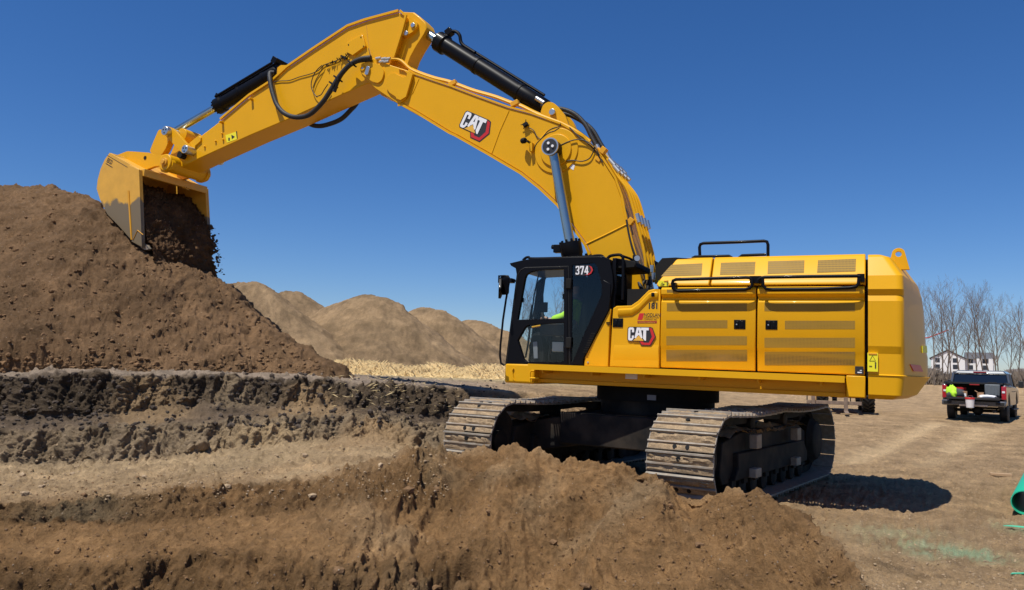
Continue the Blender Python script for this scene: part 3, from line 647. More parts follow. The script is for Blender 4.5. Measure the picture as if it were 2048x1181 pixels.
def text(body, size, p, ex, ez, v, name, m, parent, bold=0.0, sx=1.0):
    cu_ = bpy.data.curves.new('t', 'FONT'); cu_.body = body; cu_.size = 1.0; cu_.offset = bold; cu_.resolution_u = 2
    ob = bpy.data.objects.new('t', cu_); COL.objects.link(ob); dg = bpy.context.evaluated_depsgraph_get()
    me = bpy.data.meshes.new_from_object(ob.evaluated_get(dg)); bpy.data.objects.remove(ob)
    ex = Vector(ex); ez = Vector(ez); o = Vector(p)
    for q in me.vertices:
        w = o + (ex * q.co.x * sx + ez * q.co.y) * size; q.co = (w.x, v, w.y)
    me.materials.clear(); me.materials.append(m); me.name = name
    ob = bpy.data.objects.new(name, me); COL.objects.link(ob); ob.parent = parent; return ob

# ---------------------------------------------------------------- stick
VS = 0.30
st_top = [(350,306),(388,283),(402,272),(443,241),(500,193),(548,162),(576,136),(627,101),(697,55),(731,43),(798,25)]
st_bot = [(811,33),(803,62),(786,116),(764,160),(728,170),(652,204),(576,239),(500,271),(399,317),(360,336),(345,341),(326,339),(318,327),(325,315),(335,311)]
b = MB(); b.prism(L2(st_top + st_bot, VS), VS, -VS); stick = part(b, 'stick', Yl, bevel=0.015)
b = MB(); b.prism(L2([(768,160),(797,40),(806,24),(828,25),(840,34),(850,44),(854,56),(848,68),(834,90),(822,112),(812,140),(790,200),(760,190)], 0.18), 0.18, -0.18); part(b, 'rear_box', Yl, stick, bevel=0.02)
b = MB(); b.prism(rnd(L2([(800,68),(812,76),(829,66),(838,54),(836,46),(828,42),(816,48)], 0.2), 0.04), 0.26, 0.17); part(b, 'pin_plate', Yl, stick, bevel=0.012)
b = MB()
for x, y in ((826, 51), (812.5, 67)):
    q = L(x, y, 0.27); b.cyl((q.x, 0.255, q.z), (q.x, 0.29, q.z), 0.05, 18)
each(b, 'pin_cap', M['zinc'], stick, bevel=0.006)
lip(st_top[3:10], VS, 1, -0.05, 0.04, stick, 'flange'); lip(st_top[9:], VS, 1, -0.05, 0.04, stick, 'flange'); lip([(800,25),(811,33),(803,62),(786,116)], VS, 1, -0.05, 0.04, stick, 'flange')
weld([(732,44),(736,80),(739,98),(743,112)], VS, stick, 0.006, M['weld'])
b = MB(); b.prism(L2([(696,88),(727,71),(734,94),(708,113),(697,107)], VS), VS + 0.05, VS - 0.01); part(b, 'cover_plate', Yl, stick, bevel=0.008)
b = MB()
for x, y in ((697, 90), (722, 75), (727, 93)):
    q = L(x, y, VS + 0.05); b.cyl((q.x, VS + 0.049, q.z), (q.x, VS + 0.058, q.z), 0.014, 8)
each(b, 'bolt', M['dark_steel'], stick)
b = MB(); b.prism(rnd(L2([(556,152),(557,137),(564,132),(574,132),(580,131),(575,140),(562,153)], 0.2), 0.03), 0.24, 0.10); part(b, 'cylinder_lug', Yl, stick, bevel=0.01)
# lifting eyes / small brackets along the stick
b = MB()
for x, y in ((505, 200), (446, 246)):
    q = L(x, y, VS); b.box((q.x, VS + 0.05, q.z), (0.06, 0.10, 0.03), Matrix.Rotation(0.4, 3, 'Y'))
for x, y in ((410, 294), (445, 268), (447, 280), (432, 283)):
    q = L(x, y, VS); b.box((q.x, VS + 0.02, q.z), (0.035, 0.04, 0.035), Matrix.Rotation(0.9, 3, 'Y'))
each(b, 'bracket', Yl, stick, bevel=0.004)
b = MB(); b.prism(L2([(451,271),(472,264),(474,279),(454,286)], VS), VS + 0.004, VS - 0.001); part(b, 'warning_label', M['label_yellow'], stick)
b = MB()
for pl in ([(457,282),(460,282),(460,276),(457,276)], [(463,270),(470,274),(464,279)], [(472.4,263),(474,263),(475.5,277),(474,277.5)]): b.prism(L2(pl, VS), VS + 0.007, VS + 0.003)
each(b, 'label_marks', M['decal_black'], stick)
b = MB(); b.prism(L2([(389,281),(400,272),(404,276),(404,283),(393,293),(392,303),(378,312),(362,305),(371,296)], VS), VS + 0.04, VS - 0.01); part(b, 'linkage_plate', Yl, stick, bevel=0.008)
# ---------------------------------------------------------------- cylinders
def cylinder(name, a, b_, rod_r, bar_r, t_rod, parent=exc, collar=1.22, eye=0.13, eye_y=0.11, rod_from='a'):
    """a: rod eye, b_: barrel eye; t_rod fraction of the length showing chrome"""
    a = Vector(a); b_ = Vector(b_); Ln = (b_ - a).length; d = (b_ - a) / Ln; s = a + d * Ln * t_rod
    mb = MB(); Lb = (b_ - s).length
    mb.lathe(s, b_, [(0, bar_r * 0.8), (0.02, bar_r * collar), (0.20, bar_r * collar), (0.23, bar_r), (Lb * 0.36, bar_r), (Lb * 0.36 + 0.01, bar_r * 1.08), (Lb * 0.36 + 0.07, bar_r * 1.08), (Lb * 0.36 + 0.08, bar_r), (Lb * 0.74, bar_r), (Lb * 0.74 + 0.01, bar_r * 1.08), (Lb * 0.74 + 0.07, bar_r * 1.08), (Lb * 0.74 + 0.08, bar_r), (Lb - 0.1, bar_r), (Lb - 0.02, bar_r * 0.7)], 32)
    mb.cyl(b_ + Vector((0, eye_y, 0)), b_ - Vector((0, eye_y, 0)), eye, 24)
    for k in range(12):
        an = k * math.tau / 12; x = d.cross(Vector((0, 1, 0))).normalized(); y = d.cross(x); c = s + (x * math.cos(an) + y * math.sin(an)) * bar_r * 0.98
        mb.cyl(c - d * 0.03, c + d * 0.02, 0.022, 8)
    o = part(mb, name, Bk, parent, smooth=40)
    mb = MB(); mb.cyl(a + d * eye * 0.7, s + d * 0.05, rod_r, 28); part(mb, 'rod', M['chrome'], o)
    mb = MB(); mb.cyl(a + Vector((0, eye_y, 0)), a - Vector((0, eye_y, 0)), eye, 28); part(mb, 'rod_eye', M['yellow'] if parent is not exc or name == 'stick_cylinder' else Bk, o, bevel=0.01)
    return o, s, d
# stick cylinder above the boom
sa, sb_ = L(828, 52, 0.0), L(1098, 222, 0.0)
stc, ss, sd = cylinder('stick_cylinder', sa, sb_, 0.095, 0.165, 0.195, collar=1.25)
up_ = Vector((0, 0, 1)) - sd * sd.z; up_.normalize()
b = MB(); q = ss + sd * 0.13; b.box(q + up_ * 0.26, (0.14, 0.14, 0.14), Matrix.Rotation(0.55, 3, 'Y')); b.tube(smooth_path([q + up_ * 0.28, q + up_ * 0.34 + sd * 0.12, q + up_ * 0.32 + sd * 0.25, q + up_ * 0.2 + sd * 0.42, q + up_ * 0.19 + sd * 0.8]), 0.035, 10); part(b, 'port_pipe', Bk, stc, bevel=0.01)
b = MB(); b.tube([q + up_ * 0.20 + Vector((0, -0.06, 0)) + sd * 0.4, sb_ - sd * 0.3 + up_ * 0.20 + Vector((0, -0.06, 0))], 0.03, 10); part(b, 'port_pipe', Bk, stc)
b = MB(); q0 = sb_ - sd * 0.28 + Vector((0, 0.17, 0)) + up_ * 0.06; b.cyl(q0, q0 + sd * 0.20, 0.045, 14); q1 = q0 + Vector((0, -0.25, 0.02)); b.cyl(q1, q1 + sd * 0.2, 0.045, 14); each(b, 'hose_fitting', M['zinc'], stc)
def hose(pts, r, name='hose', m=None, parent=exc, seg=12, k=8):
    b = MB(); b.tube(smooth_path(pts, k), r, seg); return part(b, name, m or M['rubber'], parent)
hose([L(1083, 211, 0.15), L(1100, 216, 0.18), L(1126, 219, 0.2), L(1150, 229, 0.2), L(1170, 249, 0.2), L(1182, 272, 0.2), L(1192, 291, 0.2)], 0.042)
hose([L(1122, 226, 0.0), L(1145, 233, 0.0), L(1168, 246, 0.0), L(1186, 262, 0.0), L(1200, 286, 0.0), L(1208, 299, 0.0)], 0.042)
# boom cylinders, one each side of the boom
for v in (0.66, -0.66):
    a_ = L(1105, 297, 0.66); e_ = L(1178, 690, 0.66)
    a_.y = v; e_.y = v
    # barrel begins at pixel (1137,487)
    s_ = L(1137, 487, 0.66); t_ = (Vector((s_.x, 0, s_.z)) - Vector((a_.x, 0, a_.z))).length / (Vector((e_.x, 0, e_.z)) - Vector((a_.x, 0, a_.z))).length
    bc, s1, d1 = cylinder('boom_cylinder', a_, e_, 0.088, 0.175, t_, collar=1.1, eye=0.15, eye_y=0.10)
    sg = 1 if v > 0 else -1
    b = MB(); b.cyl((a_.x, sg * 0.40, a_.z), (a_.x, v + sg * 0.115, a_.z), 0.10, 28); part(b, 'pin', Bk, bc, bevel=0.008)
    b = MB(); b.lathe((a_.x, v + sg * 0.10, a_.z), (a_.x, v + sg * 0.14, a_.z), [(0, 0.158), (0.03, 0.158), (0.031, 0.135), (0.03, 0.135)], 36); part(b, 'pin_ring', M['zinc'], bc)
    b = MB(); b.cyl((a_.x, v + sg * 0.12, a_.z), (a_.x, v + sg * 0.135, a_.z), 0.134, 28); part(b, 'pin_cover', M['decal_black'], bc)
    b = MB()
    for an in (1.2, 3.2, 5.1): b.cyl((a_.x + 0.06 * math.cos(an), v + sg * 0.13, a_.z + 0.06 * math.sin(an)), (a_.x + 0.06 * math.cos(an), v + sg * 0.155, a_.z + 0.06 * math.sin(an)), 0.025, 10)
    each(b, 'bolt', M['white'], bc)
    b = MB(); b.box(s1 + Vector((0.22, 0, -0.1)), (0.14, 0.12, 0.14)); b.cyl(s1 + Vector((0.1, 0, -0.1)), s1 + Vector((0.34, 0, -0.06)), 0.04, 10); b.box(s1 + Vector((-0.16, 0, -0.18)), (0.1, 0.12, 0.1)); each(b, 'port_block', Bk, bc, bevel=0.01)
# bucket cylinder above the stick
ba, bb_ = L(345, 266, 0.0), L(562, 141, 0.0)
bkc, bs, bd = cylinder('bucket_cylinder', ba, bb_, 0.085, 0.155, 0.43, collar=1.22, eye=0.12)
upb = Vector((0, 0, 1)) - bd * bd.z; upb.normalize()
b = MB(); b.box(bs + upb * 0.24 + bd * 0.1, (0.12, 0.12, 0.10), Matrix.Rotation(-0.5, 3, 'Y')); b.tube([bs + upb * 0.22 + bd * 0.1, bb_ + upb * 0.22 - bd * 0.1], 0.035, 10); b.tube([bs + upb * 0.18 + bd * 0.1 + Vector((0, .12, 0)), bb_ + upb * 0.2 + Vector((0, .12, 0)) - bd * 0.1], 0.03, 8)
b.box(bb_ + upb * 0.2, (0.16, 0.36, 0.14), Matrix.Rotation(-0.5, 3, 'Y')); part(b, 'port_pipe', Bk, bkc, bevel=0.008)
# big bucket hoses looping from the boom tip to the bucket cylinder
hose([L(548, 146, 0.30), L(540, 147, 0.36), L(540, 160, 0.42), L(545, 185, 0.45), L(555, 212, 0.46), L(572, 229, 0.47), L(595, 235, 0.48), L(620, 229, 0.5), L(645, 205, 0.52), L(662, 180, 0.52), L(680, 152, 0.52), L(700, 130, 0.52), L(722, 119, 0.52), L(742, 116, 0.50)], 0.052)
hose([L(668, 184, 0.50), L(676, 162, 0.50), L(690, 140, 0.50), L(712, 124, 0.50), L(742, 119, 0.48)], 0.045)
b = MB()
for x, y in ((676, 158), (667, 170), (704, 128)):
    q = L(x, y, 0.50); b.box(q, (0.03, 0.15, 0.17), Matrix.Rotation(0.9, 3, 'Y'))
each(b, 'hose_clamp', M['matte_black'], exc)
hose([L(612, 245, -0.34), L(630, 252, -0.36), L(650, 251, -0.38), L(680, 240, -0.38), L(700, 222, -0.38), L(716, 202, -0.36), L(740, 150, -0.4)], 0.052)
wire([(738,98),(743,118),(747,128)], VS + 0.03, stick, r=0.006)
# wiring along the stick
wire([(548,165),(562,163),(580,162),(600,155),(622,149),(638,142),(650,131),(670,124),(690,115),(698,108)], VS, stick, r=0.009)
wire([(648,133),(638,142),(630,155),(626,172),(630,187),(638,197)], VS, stick, r=0.010, off=0.06)
wire([(638,197),(648,193),(655,182),(662,172)], VS, stick, r=0.010, off=0.1)
wire([(650,131),(642,148),(634,162),(628,178)], VS, stick, r=0.008, off=0.04)
b = MB(); random.seed(3)
for k in range(16):
    t = k / 15; x = 652 + t * 46; y = 132 - t * 20; q = L(x, y, VS + 0.03); b.tube([q, q + Vector((random.uniform(-.08, .08), 0.03, random.uniform(-.07, .07)))], 0.011, 5)
b.box(L(688, 115, VS + 0.03), (0.16, 0.06, 0.04), Matrix.Rotation(-0.45, 3, 'Y')); part(b, 'wiring_block', M['matte_black'], stick)
b = MB()
for x, y in ((757, 117), (768, 118), (776, 118), (764, 124), (773, 124)):
    q = L(x, y, 0.45); b.cyl(q - Vector((0.06, 0, 0)), q + Vector((0.06, 0, 0)), 0.03, 10)
each(b, 'hose_fitting', M['zinc'], boom)
# steel pipes running down the back of the boom
def off(pts, v, up): return [L(x, y, v) + Vector((0, 0, up)) for x, y in pts]
topn = [(778,119),(800,121),(820,138),(838,147),(870,158),(902,166),(945,182),(990,195),(1022,207),(1042,213),(1075,229),(1122,247),(1150,262),(1180,284)]
for i, (v, dy) in enumerate(((0.34, 0), (0.22, -1), (0.10, -2))):
    b = MB(); b.tube(smooth_path([L(x, y + dy, v) for x, y in topn], 5), 0.03, 8); part(b, 'hydraulic_pipe', Yl, exc)
low = [(1192,297),(1212,322),(1230,352),(1245,380),(1258,420),(1270,468),(1280,510),(1290,560)]
for i in range(4):
    v = 0.34 - 0.21 * i
    pts = [L(x + 4 + (5 if 2 < j < 7 else 0), y, 0.34) + Vector((0, v - 0.34, 0)) for j, (x, y) in enumerate(low)]
    b = MB(); b.tube(smooth_path(pts, 6), 0.027, 9); part(b, 'hydraulic_pipe', Yl, exc)
b = MB()
for (x, y) in ((1216, 325), (1225, 338), (1268, 437)):
    for i in range(4):
        v = 0.34 - 0.21 * i; p = L(x + 8, y, 0.34) + Vector((0, v - 0.34, 0)); d_ = (L(x + 14, y + 16, v) - L(x, y, v)).normalized() if y < 400 else (L(x + 4, y + 16, v) - L(x, y, v)).normalized()
        b.cyl(p - d_ * 0.08, p + d_ * 0.08, 0.04, 10)
each(b, 'pipe_clamp', M['zinc'], exc)
b = MB()
for (x, y) in ((906, 168), (1030, 208)):
    for v in (0.34, 0.16): q = L(x, y, v); b.box(q, (0.16, 0.1, 0.09), Matrix.Rotation(0.35, 3, 'Y'))
for (x, y) in ((1207, 302), (1262, 444), (1200, 318)):
    q = L(x, y, 0.36); b.box(q, (0.12, 0.12, 0.10), Matrix.Rotation(0.9, 3, 'Y'))
each(b, 'pipe_bracket', M['yellow_dusty'], exc, bevel=0.006)
b = MB()
for (x, y, v) in ((1193, 291, 0.2), (1199, 303, 0.2), (1206, 316, 0.2), (1209, 300, 0.0), (1215, 312, 0.0)):
    q = L(x, y, v); e = L(x + 6, y + 12, v); b.cyl(q, q + (e - q).normalized() * 0.14, 0.045, 10)
each(b, 'hose_fitting', M['zinc'], exc)
hose([L(1253, 440, .42), L(1258, 470, .42), L(1266, 500, .42), L(1282, 540, .40)], 0.018)
hose([L(1236, 368, .36), L(1245, 400, .38), L(1256, 430, .4), L(1266, 470, .38)], 0.012)
hose([L(1262, 500, .36), L(1276, 540, .3), L(1285, 575, .25), L(1288, 600, .2)], 0.03)
hose([L(1268, 515, .2), L(1284, 548, .15), L(1290, 575, .15), L(1293, 602, .1)], 0.035)
b = MB()
for (x, y, v) in ((1301, 545, 0.1), (1305, 560, .1), (1299, 575, 0.15), (1296, 590, .2)): q = L(x, y, v); b.cyl(q, q + Vector((0, 0, 0.12)), 0.045, 10)
each(b, 'hose_fitting', M['zinc'], exc)
hose([L(1275, 560, .35), L(1284, 580, .4), L(1290, 598, .3)], 0.035); hose([L(1290, 560, .3), L(1282, 578, .35), L(1280, 600, .3)], 0.03); hose([L(1300, 555, .2), L(1296, 575, .3), L(1290, 600, .3)], 0.03)

# ---------------------------------------------------------------- linkage and bucket
b = MB()
for v in (0.40, -0.48):
    b.prism(rnd(L2([(326,258),(333,253),(345,256),(352,262),(382,296),(380,306),(366,308),(360,300),(336,276)], 0.4), 0.07), v + 0.04, v - 0.04)
each(b, 'tipping_link', Yl, exc, bevel=0.012)
b = MB()
for v in (0.22, -0.36): b.prism(rnd(L2([(324,262),(340,262),(346,280),(338,300),(330,312),(318,316),(306,306),(312,290)], 0.2), 0.06), v + 0.08, v - 0.08)
each(b, 'bucket_link', Yl, exc, bevel=0.012)
q1 = L(333, 263, 0.5); q2 = L(373, 300, 0.5); q3 = L(333, 326, 0.55)
for q, r_ in ((q1, 0.11), (q2, 0.10)):
    b = MB(); b.cyl((q.x, 0.56, q.z), (q.x, -0.56, q.z), r_, 24); pn = part(b, 'link_pin', M['zinc'], exc, bevel=0.01)
    b = MB()
    for an in (0.6, 2.7, 4.8): b.cyl((q.x + 0.05 * math.cos(an), 0.555, q.z + 0.05 * math.sin(an)), (q.x + 0.05 * math.cos(an), 0.565, q.z + 0.05 * math.sin(an)), 0.018, 10)
    each(b, 'pin_hole', M['matte_black'], pn)
b = MB(); b.cyl((q1.x - 0.15, 0.2, q1.z - 0.02), (q1.x - 0.15, -0.3, q1.z - 0.02), 0.17, 24); b.cyl((q2.x - 0.1, 0.25, q2.z + 0.25), (q2.x - 0.1, -0.3, q2.z + 0.25), 0.14, 24); each(b, 'link_boss', Yl, exc, bevel=0.01)
# bucket
WB = 0.98
bm_ = mat('bucket_paint', (0.66, 0.35, 0.04), 0.5, noise=0.10, nscale=3)
n = bm_.node_tree; bs_ = n.nodes['Principled BSDF']; tc = n.nodes.new('ShaderNodeTexCoord'); sx = n.nodes.new('ShaderNodeSeparateXYZ'); n.links.new(tc.outputs['Object'], sx.inputs[0])
nz_ = n.nodes.new('ShaderNodeTexNoise'); nz_.inputs['Scale'].default_value = 2.5; nz_.inputs['Detail'].default_value = 6; n.links.new(tc.outputs['Object'], nz_.inputs['Vector'])
m1 = n.nodes.new('ShaderNodeMath'); m1.operation = 'MULTIPLY_ADD'; m1.inputs[1].default_value = 0.75; n.links.new(nz_.outputs['Fac'], m1.inputs[0]); n.links.new(sx.outputs['Z'], m1.inputs[2])
zc = L(250, 402, WB).z
mr = n.nodes.new('ShaderNodeMapRange'); mr.inputs[1].default_value = zc + 0.375 - 0.03; mr.inputs[2].default_value = zc + 0.375 + 0.05; n.links.new(m1.outputs[0], mr.inputs[0])
mm = n.nodes.new('ShaderNodeMix'); mm.data_type = 'RGBA'; n.links.new(mr.outputs[0], mm.inputs[0]); mm.inputs[6].default_value = (0.175, 0.130, 0.070, 1)
src = bs_.inputs['Base Color'].links[0].from_socket; n.links.new(src, mm.inputs[7]); n.links.new(mm.outputs[2], bs_.inputs['Base Color']); bs_.inputs['Roughness'].default_value = 0.5
side = [(219,306),(281,340),(287,495),(280,492),(264,482),(235,450),(215,430),(200,400),(193,378),(195,360),(201,338),(209,320)]
sp2 = L2(side, WB)
b = MB(); b.prism(sp2, WB, WB - 0.05); b.prism(sp2, -WB, -WB + 0.05); bucket = part(b, 'bucket', [bm_], bevel=0.006)
# shell: strip between the side plates
def strip(pts, t, v0, v1, name, m, parent, inward=1):
    P = [Vector(p) for p in pts]; ring = []
    for i, p in enumerate(P):
        a = P[max(i - 1, 0)]; c = P[min(i + 1, len(P) - 1)]; tt = (c - a).normalized(); nn = Vector((-tt.y, tt.x)) * inward * t
        ring.append([(p.x, v0, p.y), (p.x, v1, p.y), (p.x + nn.x, v1, p.y + nn.y), (p.x + nn.x, v0, p.y + nn.y)])
    b = MB(); b.loft(ring); return part(b, name, m, parent, smooth=50)
shell = [(p[0], p[1]) for p in L2([(219,307),(209,321),(202,338),(196,360),(194,378),(201,400),(216,430),(236,450),(265,482),(284,494)], WB)]
cc_ = Vector(L2([(250, 400)], WB)[0])
shell = [tuple(Vector(p) + (cc_ - Vector(p)).normalized() * 0.012) for p in shell]
strip(shell, 0.05, WB - 0.052, -WB + 0.052, 'shell', bm_, bucket)
tp = L2([(222, 309), (279, 340)], WB); b = MB(); ax = Vector(tp[0]); bx = Vector(tp[1]); b.prism([tuple(ax), tuple(bx), tuple(bx - Vector((0, 0.07))), tuple(ax - Vector((0, 0.07)))], WB - 0.052, -WB + 0.052); 
b.prism([tuple(bx + Vector((0.06, 0.03))), tuple(bx + Vector((-0.10, 0.03))), tuple(bx + Vector((-0.10, -0.14))), tuple(bx + Vector((-0.02, -0.14)))], WB - 0.052, -WB + 0.052)
part(b, 'top_plate', bm_, bucket, bevel=0.008)
b = MB()
for v in (WB, -WB - 0.045): b.prism(L2([(261,331),(281,340),(287,495),(266,484)], WB), v + 0.045, v + 0.002)
each(b, 'side_cutter', bm_, bucket, bevel=0.005)
b = MB(); b.prism(L2([(259,383),(262,383),(268,480),(266,481)], WB), WB + 0.06, WB + 0.04); b.tube([L(266, 480, WB + 0.05), L(275, 461, WB + 0.05), L(286, 470, WB + 0.05)], 0.010, 6); part(b, 'weld_seam', M['yellow_dusty'], bucket)
# hinge ears on the bucket
for v in (0.52, -0.52):
    b = MB(); b.prism(rnd(L2([(228,314),(250,305),(256,303),(300,306),(312,311),(330,310),(343,315),(348,327),(342,340),(328,345),(322,344),(322,332),(310,333),(285,343),(270,338)], 0.55), 0.06), v + 0.045, v - 0.045); part(b, 'hinge_ear', Yl, bucket, bevel=0.012)
q = q3; b = MB(); b.cyl((q.x, 0.60, q.z), (q.x, -0.60, q.z), 0.20, 32); part(b, 'hinge_boss', Yl, bucket, bevel=0.02)
b = MB(); b.cyl((q.x, 0.64, q.z), (q.x, 0.59, q.z), 0.10, 24); b.cyl((q.x, 0.67, q.z), (q.x, 0.63, q.z), 0.055, 18); part(b, 'hinge_pin', M['yellow_dusty'], bucket, bevel=0.01)
b = MB(); b.cyl((q.x - 0.28, 0.45, q.z + 0.20), (q.x - 0.28, -0.45, q.z + 0.20), 0.08, 20); q5 = L(290, 316, 0.57); b.cyl((q5.x, 0.575, q5.z), (q5.x, 0.56, q5.z), 0.045, 16); each(b, 'link_pin', M['dark_steel'], bucket)
# the bar across the inside of the mouth
b = MB(); b.prism(L2([(332,352),(356,361),(374,380),(332,365)], -0.2), -0.22, -0.30); part(b, 'wear_plate', bm_, bucket, bevel=0.006)
# maker word on the bucket side
p0 = L(213, 324, WB); p1 = L(228, 333, WB); e = Vector((p1.x - p0.x, p1.z - p0.z)).normalized(); ez = Vector((-e.y, e.x)); ez = ez if ez.y > 0 else -ez
text('ESCO', 0.15, (p0.x, p0.z), e, ez, WB + 0.004, 'decal_letters', M['decal_black'], bucket, 0.02, 0.55)
b = MB(); b.prism([tuple(Vector((p0.x, p0.z)) + e * a + ez * c) for a, c in ((0, -0.05), (0.27, -0.05), (0.27, -0.035), (0, -0.035))], WB + 0.004, WB); b.prism([tuple(Vector((p0.x, p0.z)) + e * a + ez * c) for a, c in ((-0.05, 0.14), (0.75, 0.14), (0.75, 0.15), (-0.05, 0.15))], WB + 0.004, WB); part(b, 'decal_line', M['decal_black'], bucket)
b = MB()
for k in range(5):
    v = WB - 0.12 - k * (2 * WB - 0.24) / 4; q = Vector(shell[-1]); dd_ = (Vector(shell[-1]) - Vector(shell[-2])).normalized()
    b.loft([[(q.x + dd_.x * t + s1_ * h * -dd_.y, v + s2_ * w, q.y + dd_.y * t + s1_ * h * dd_.x) for s1_, s2_ in ((-1, -1), (1, -1), (1, 1), (-1, 1))] for t, h, w in ((-0.08, 0.06, 0.07), (0.05, 0.06, 0.06), (0.13, 0.015, 0.045))])
each(b, 'bucket_teeth', M['steel'], bucket, bevel=0.004)
# ---------------------------------------------------------------- upper body
VH = 1.60
H_ = lambda x, y: L(x, y, VH)
u_cwf = H_(1733, 650).x          # seam between engine doors and counterweight
u_d12 = H_(1513, 650).x; u_d01 = H_(1320, 650).x
w_bot = H_(1733, 795).z; w_sill = H_(1733, 751).z; w_top = L(1600, 511.5, 1.31).z; w_shoulder = H_(1733, 571).z
# body core, dark, behind the panels
b = MB(); b.b2(u_cwf - 0.02, u_d01 + 0.55, 1.50, -1.50, w_sill - 0.03, w_shoulder - 0.02); b.b2(u_cwf - 0.02, u_d01 + 0.02, 1.25, -1.45, w_shoulder - 0.05, w_top - 0.07)
b.b2(u_cwf - 0.02, u_d01 + 1.0, 1.33, -1.42, w_bot + 0.02, w_bot + 0.4); core = part(b, 'engine_bay', M['matte_black'])
# doors with a pressed profile: rings of (depth offset, height)
zcr = H_(1600, 700).z; DZ = [w_sill, zcr - 0.025, zcr + 0.02, w_shoulder - 0.225, w_shoulder - 0.195, w_shoulder - 0.165, w_shoulder - 0.12, w_shoulder - 0.04, w_shoulder]; DV = [1.565, 1.59, 1.61, 1.61, 1.575, 1.575, 1.635, 1.635, 1.60]
def door(u0, u1, name, m=Yl, prof_=None, gap=0.012):
    zt, zb = w_shoulder, w_sill
    P = [(v_, z_) for z_, v_ in zip(DZ, DV)]; P[-1] = (1.60, zt - 0.012)
    b = MB(); a, c = u0 + gap, u1 - gap; vs = []
    ring = [[(uu, v, z) for v, z in P] + [(uu, 1.52, P[-1][1]), (uu, 1.52, P[0][1])] for uu in (a, c)]
    b.loft(ring); return part(b, name, m, bevel=0.012)
def door_plane(z): return float(np.interp(z, DZ, DV))
d2 = door(u_cwf + 0.01, u_d12, 'engine_door'); d1_ = door(u_d12, u_d01, 'engine_door')
def vent(x0, y0, x1, y1, parent, name='vent_grille', v=VH, m=None, poly=None, inset=None):
    pl = L2(poly or [(x0, y0), (x1, y0), (x1, y1), (x0, y1)], v)
    zc_ = sum(p[1] for p in pl) / len(pl)
    b = MB(); pts = [(p[0], inset(p[1]) if inset else door_plane(p[1]), p[1]) for p in pl]
    n_ = len(pts); b.add([(p[0], p[1] + 0.002, p[2]) for p in pts] + [(p[0], p[1] - 0.004, p[2]) for p in pts], [tuple(range(n_)), tuple(reversed(range(n_, 2 * n_)))] + [(i, (i + 1) % n_, n_ + (i + 1) % n_, n_ + i) for i in range(n_)])
    return part(b, name, m or M['vent'], parent, smooth=0)
def vents(rows, parent):
    for (x0, y0, x1, y1) in rows:
        vent(x0, y0, x1, y1, parent)
vents([(1334, 607, 1494, 623), (1333, 641, 1455, 657), (1333, 673, 1494, 691), (1332, 700, 1494, 723)], d1_)
vents([(1529, 607, 1710, 623), (1570, 642, 1710, 659), (1529, 676, 1710, 696), (1529, 704, 1710, 731)], d2)
def latch(x0, y0, x1, y1, parent, name='door_latch'):
    a = L(x0, y0, 1.61); c = L(x1, y1, 1.61); b = MB(); b.b2(a.x, c.x, 1.595, 1.618, a.z, c.z); b.b2(a.x - 0.03, (a.x + c.x) / 2 + 0.012, 1.61, 1.632, a.z - 0.02, c.z + 0.03); b.b2(c.x + 0.03, (a.x + c.x) / 2 - 0.012, 1.61, 1.628, a.z - 0.02, c.z + 0.03)
    o = part(b, name, M['black'], parent, bevel=0.006); b = MB(); b.cyl(((a.x * 0.75 + c.x * 0.25), 1.63, (a.z + c.z) / 2), ((a.x * 0.75 + c.x * 0.25), 1.636, (a.z + c.z) / 2), 0.010, 10); part(b, 'lock', M['zinc'], o); return o
latch(1468, 640, 1491, 659, d1_); latch(1531, 641, 1555, 660, d2)
b = MB(); a = L(1710, 733, 1.59); c = L(1727, 749, 1.59); b.b2(a.x, c.x, 1.586, 1.594, a.z, c.z); pl_ = part(b, 'data_plate', M['decal_black'], d2)
b = MB(); b.b2(a.x - 0.03, c.x + 0.02, 1.594, 1.596, c.z + 0.015, c.z + 0.03); b.b2(a.x - 0.06, c.x + 0.02, 1.594, 1.596, c.z + 0.045, c.z + 0.055); part(b, 'plate_print', M['white'], pl_)
# vent strips half hidden under the shoulder
vent(1335, 580, 1494, 586, d1_); vent(1531, 577, 1712, 584, d2)
# front tool compartment panels (slanting up to the hood)
front = [(1318,737),(1321,579),(1307,578.5),(1297,581),(1276,602),(1262,611.5),(1233,612.5),(1226,617),(1219,734)]
b = MB(); pf = L2(front, 1.60); pf = [pf[0], pf[1]] + pf[2:]
b.prism(pf, 1.60, 1.50); tcp = part(b, 'tool_compartment', Yl, bevel=0.022, seg=3)
# pressed lip following its upper edge
lipp = [(1317,596),(1303,597),(1290,604),(1276,619),(1266,628)]
b = MB(); ring = []
for (x, y) in [(1316.5,583),(1306,583),(1298,586),(1279,606),(1264,616),(1236,617.5)]:
    p = L(x, y, 1.6); q = L(x, y + 12, 1.6); ring.append([(p.x, 1.598, p.z), (p.x, 1.625, p.z - 0.02), (q.x, 1.625, q.z), (q.x, 1.598, q.z - 0.04)])
b.loft(ring); part(b, 'pressed_lip', Yl, tcp, bevel=0.01)
b = MB(); ring = []
for (x, y) in [(1317, 697), (1228, 697)]:
    p = L(x, y, 1.6); ring.append([(p.x, 1.598, p.z + 0.06), (p.x, 1.612, p.z - 0.02), (p.x, 1.60, p.z - 0.18), (p.x, 1.598, p.z - 0.2)])
b.loft(ring); part(b, 'pressed_lip', Yl, tcp)
a = L(1226, 637, 1.60); c = L(1246, 655, 1.60)
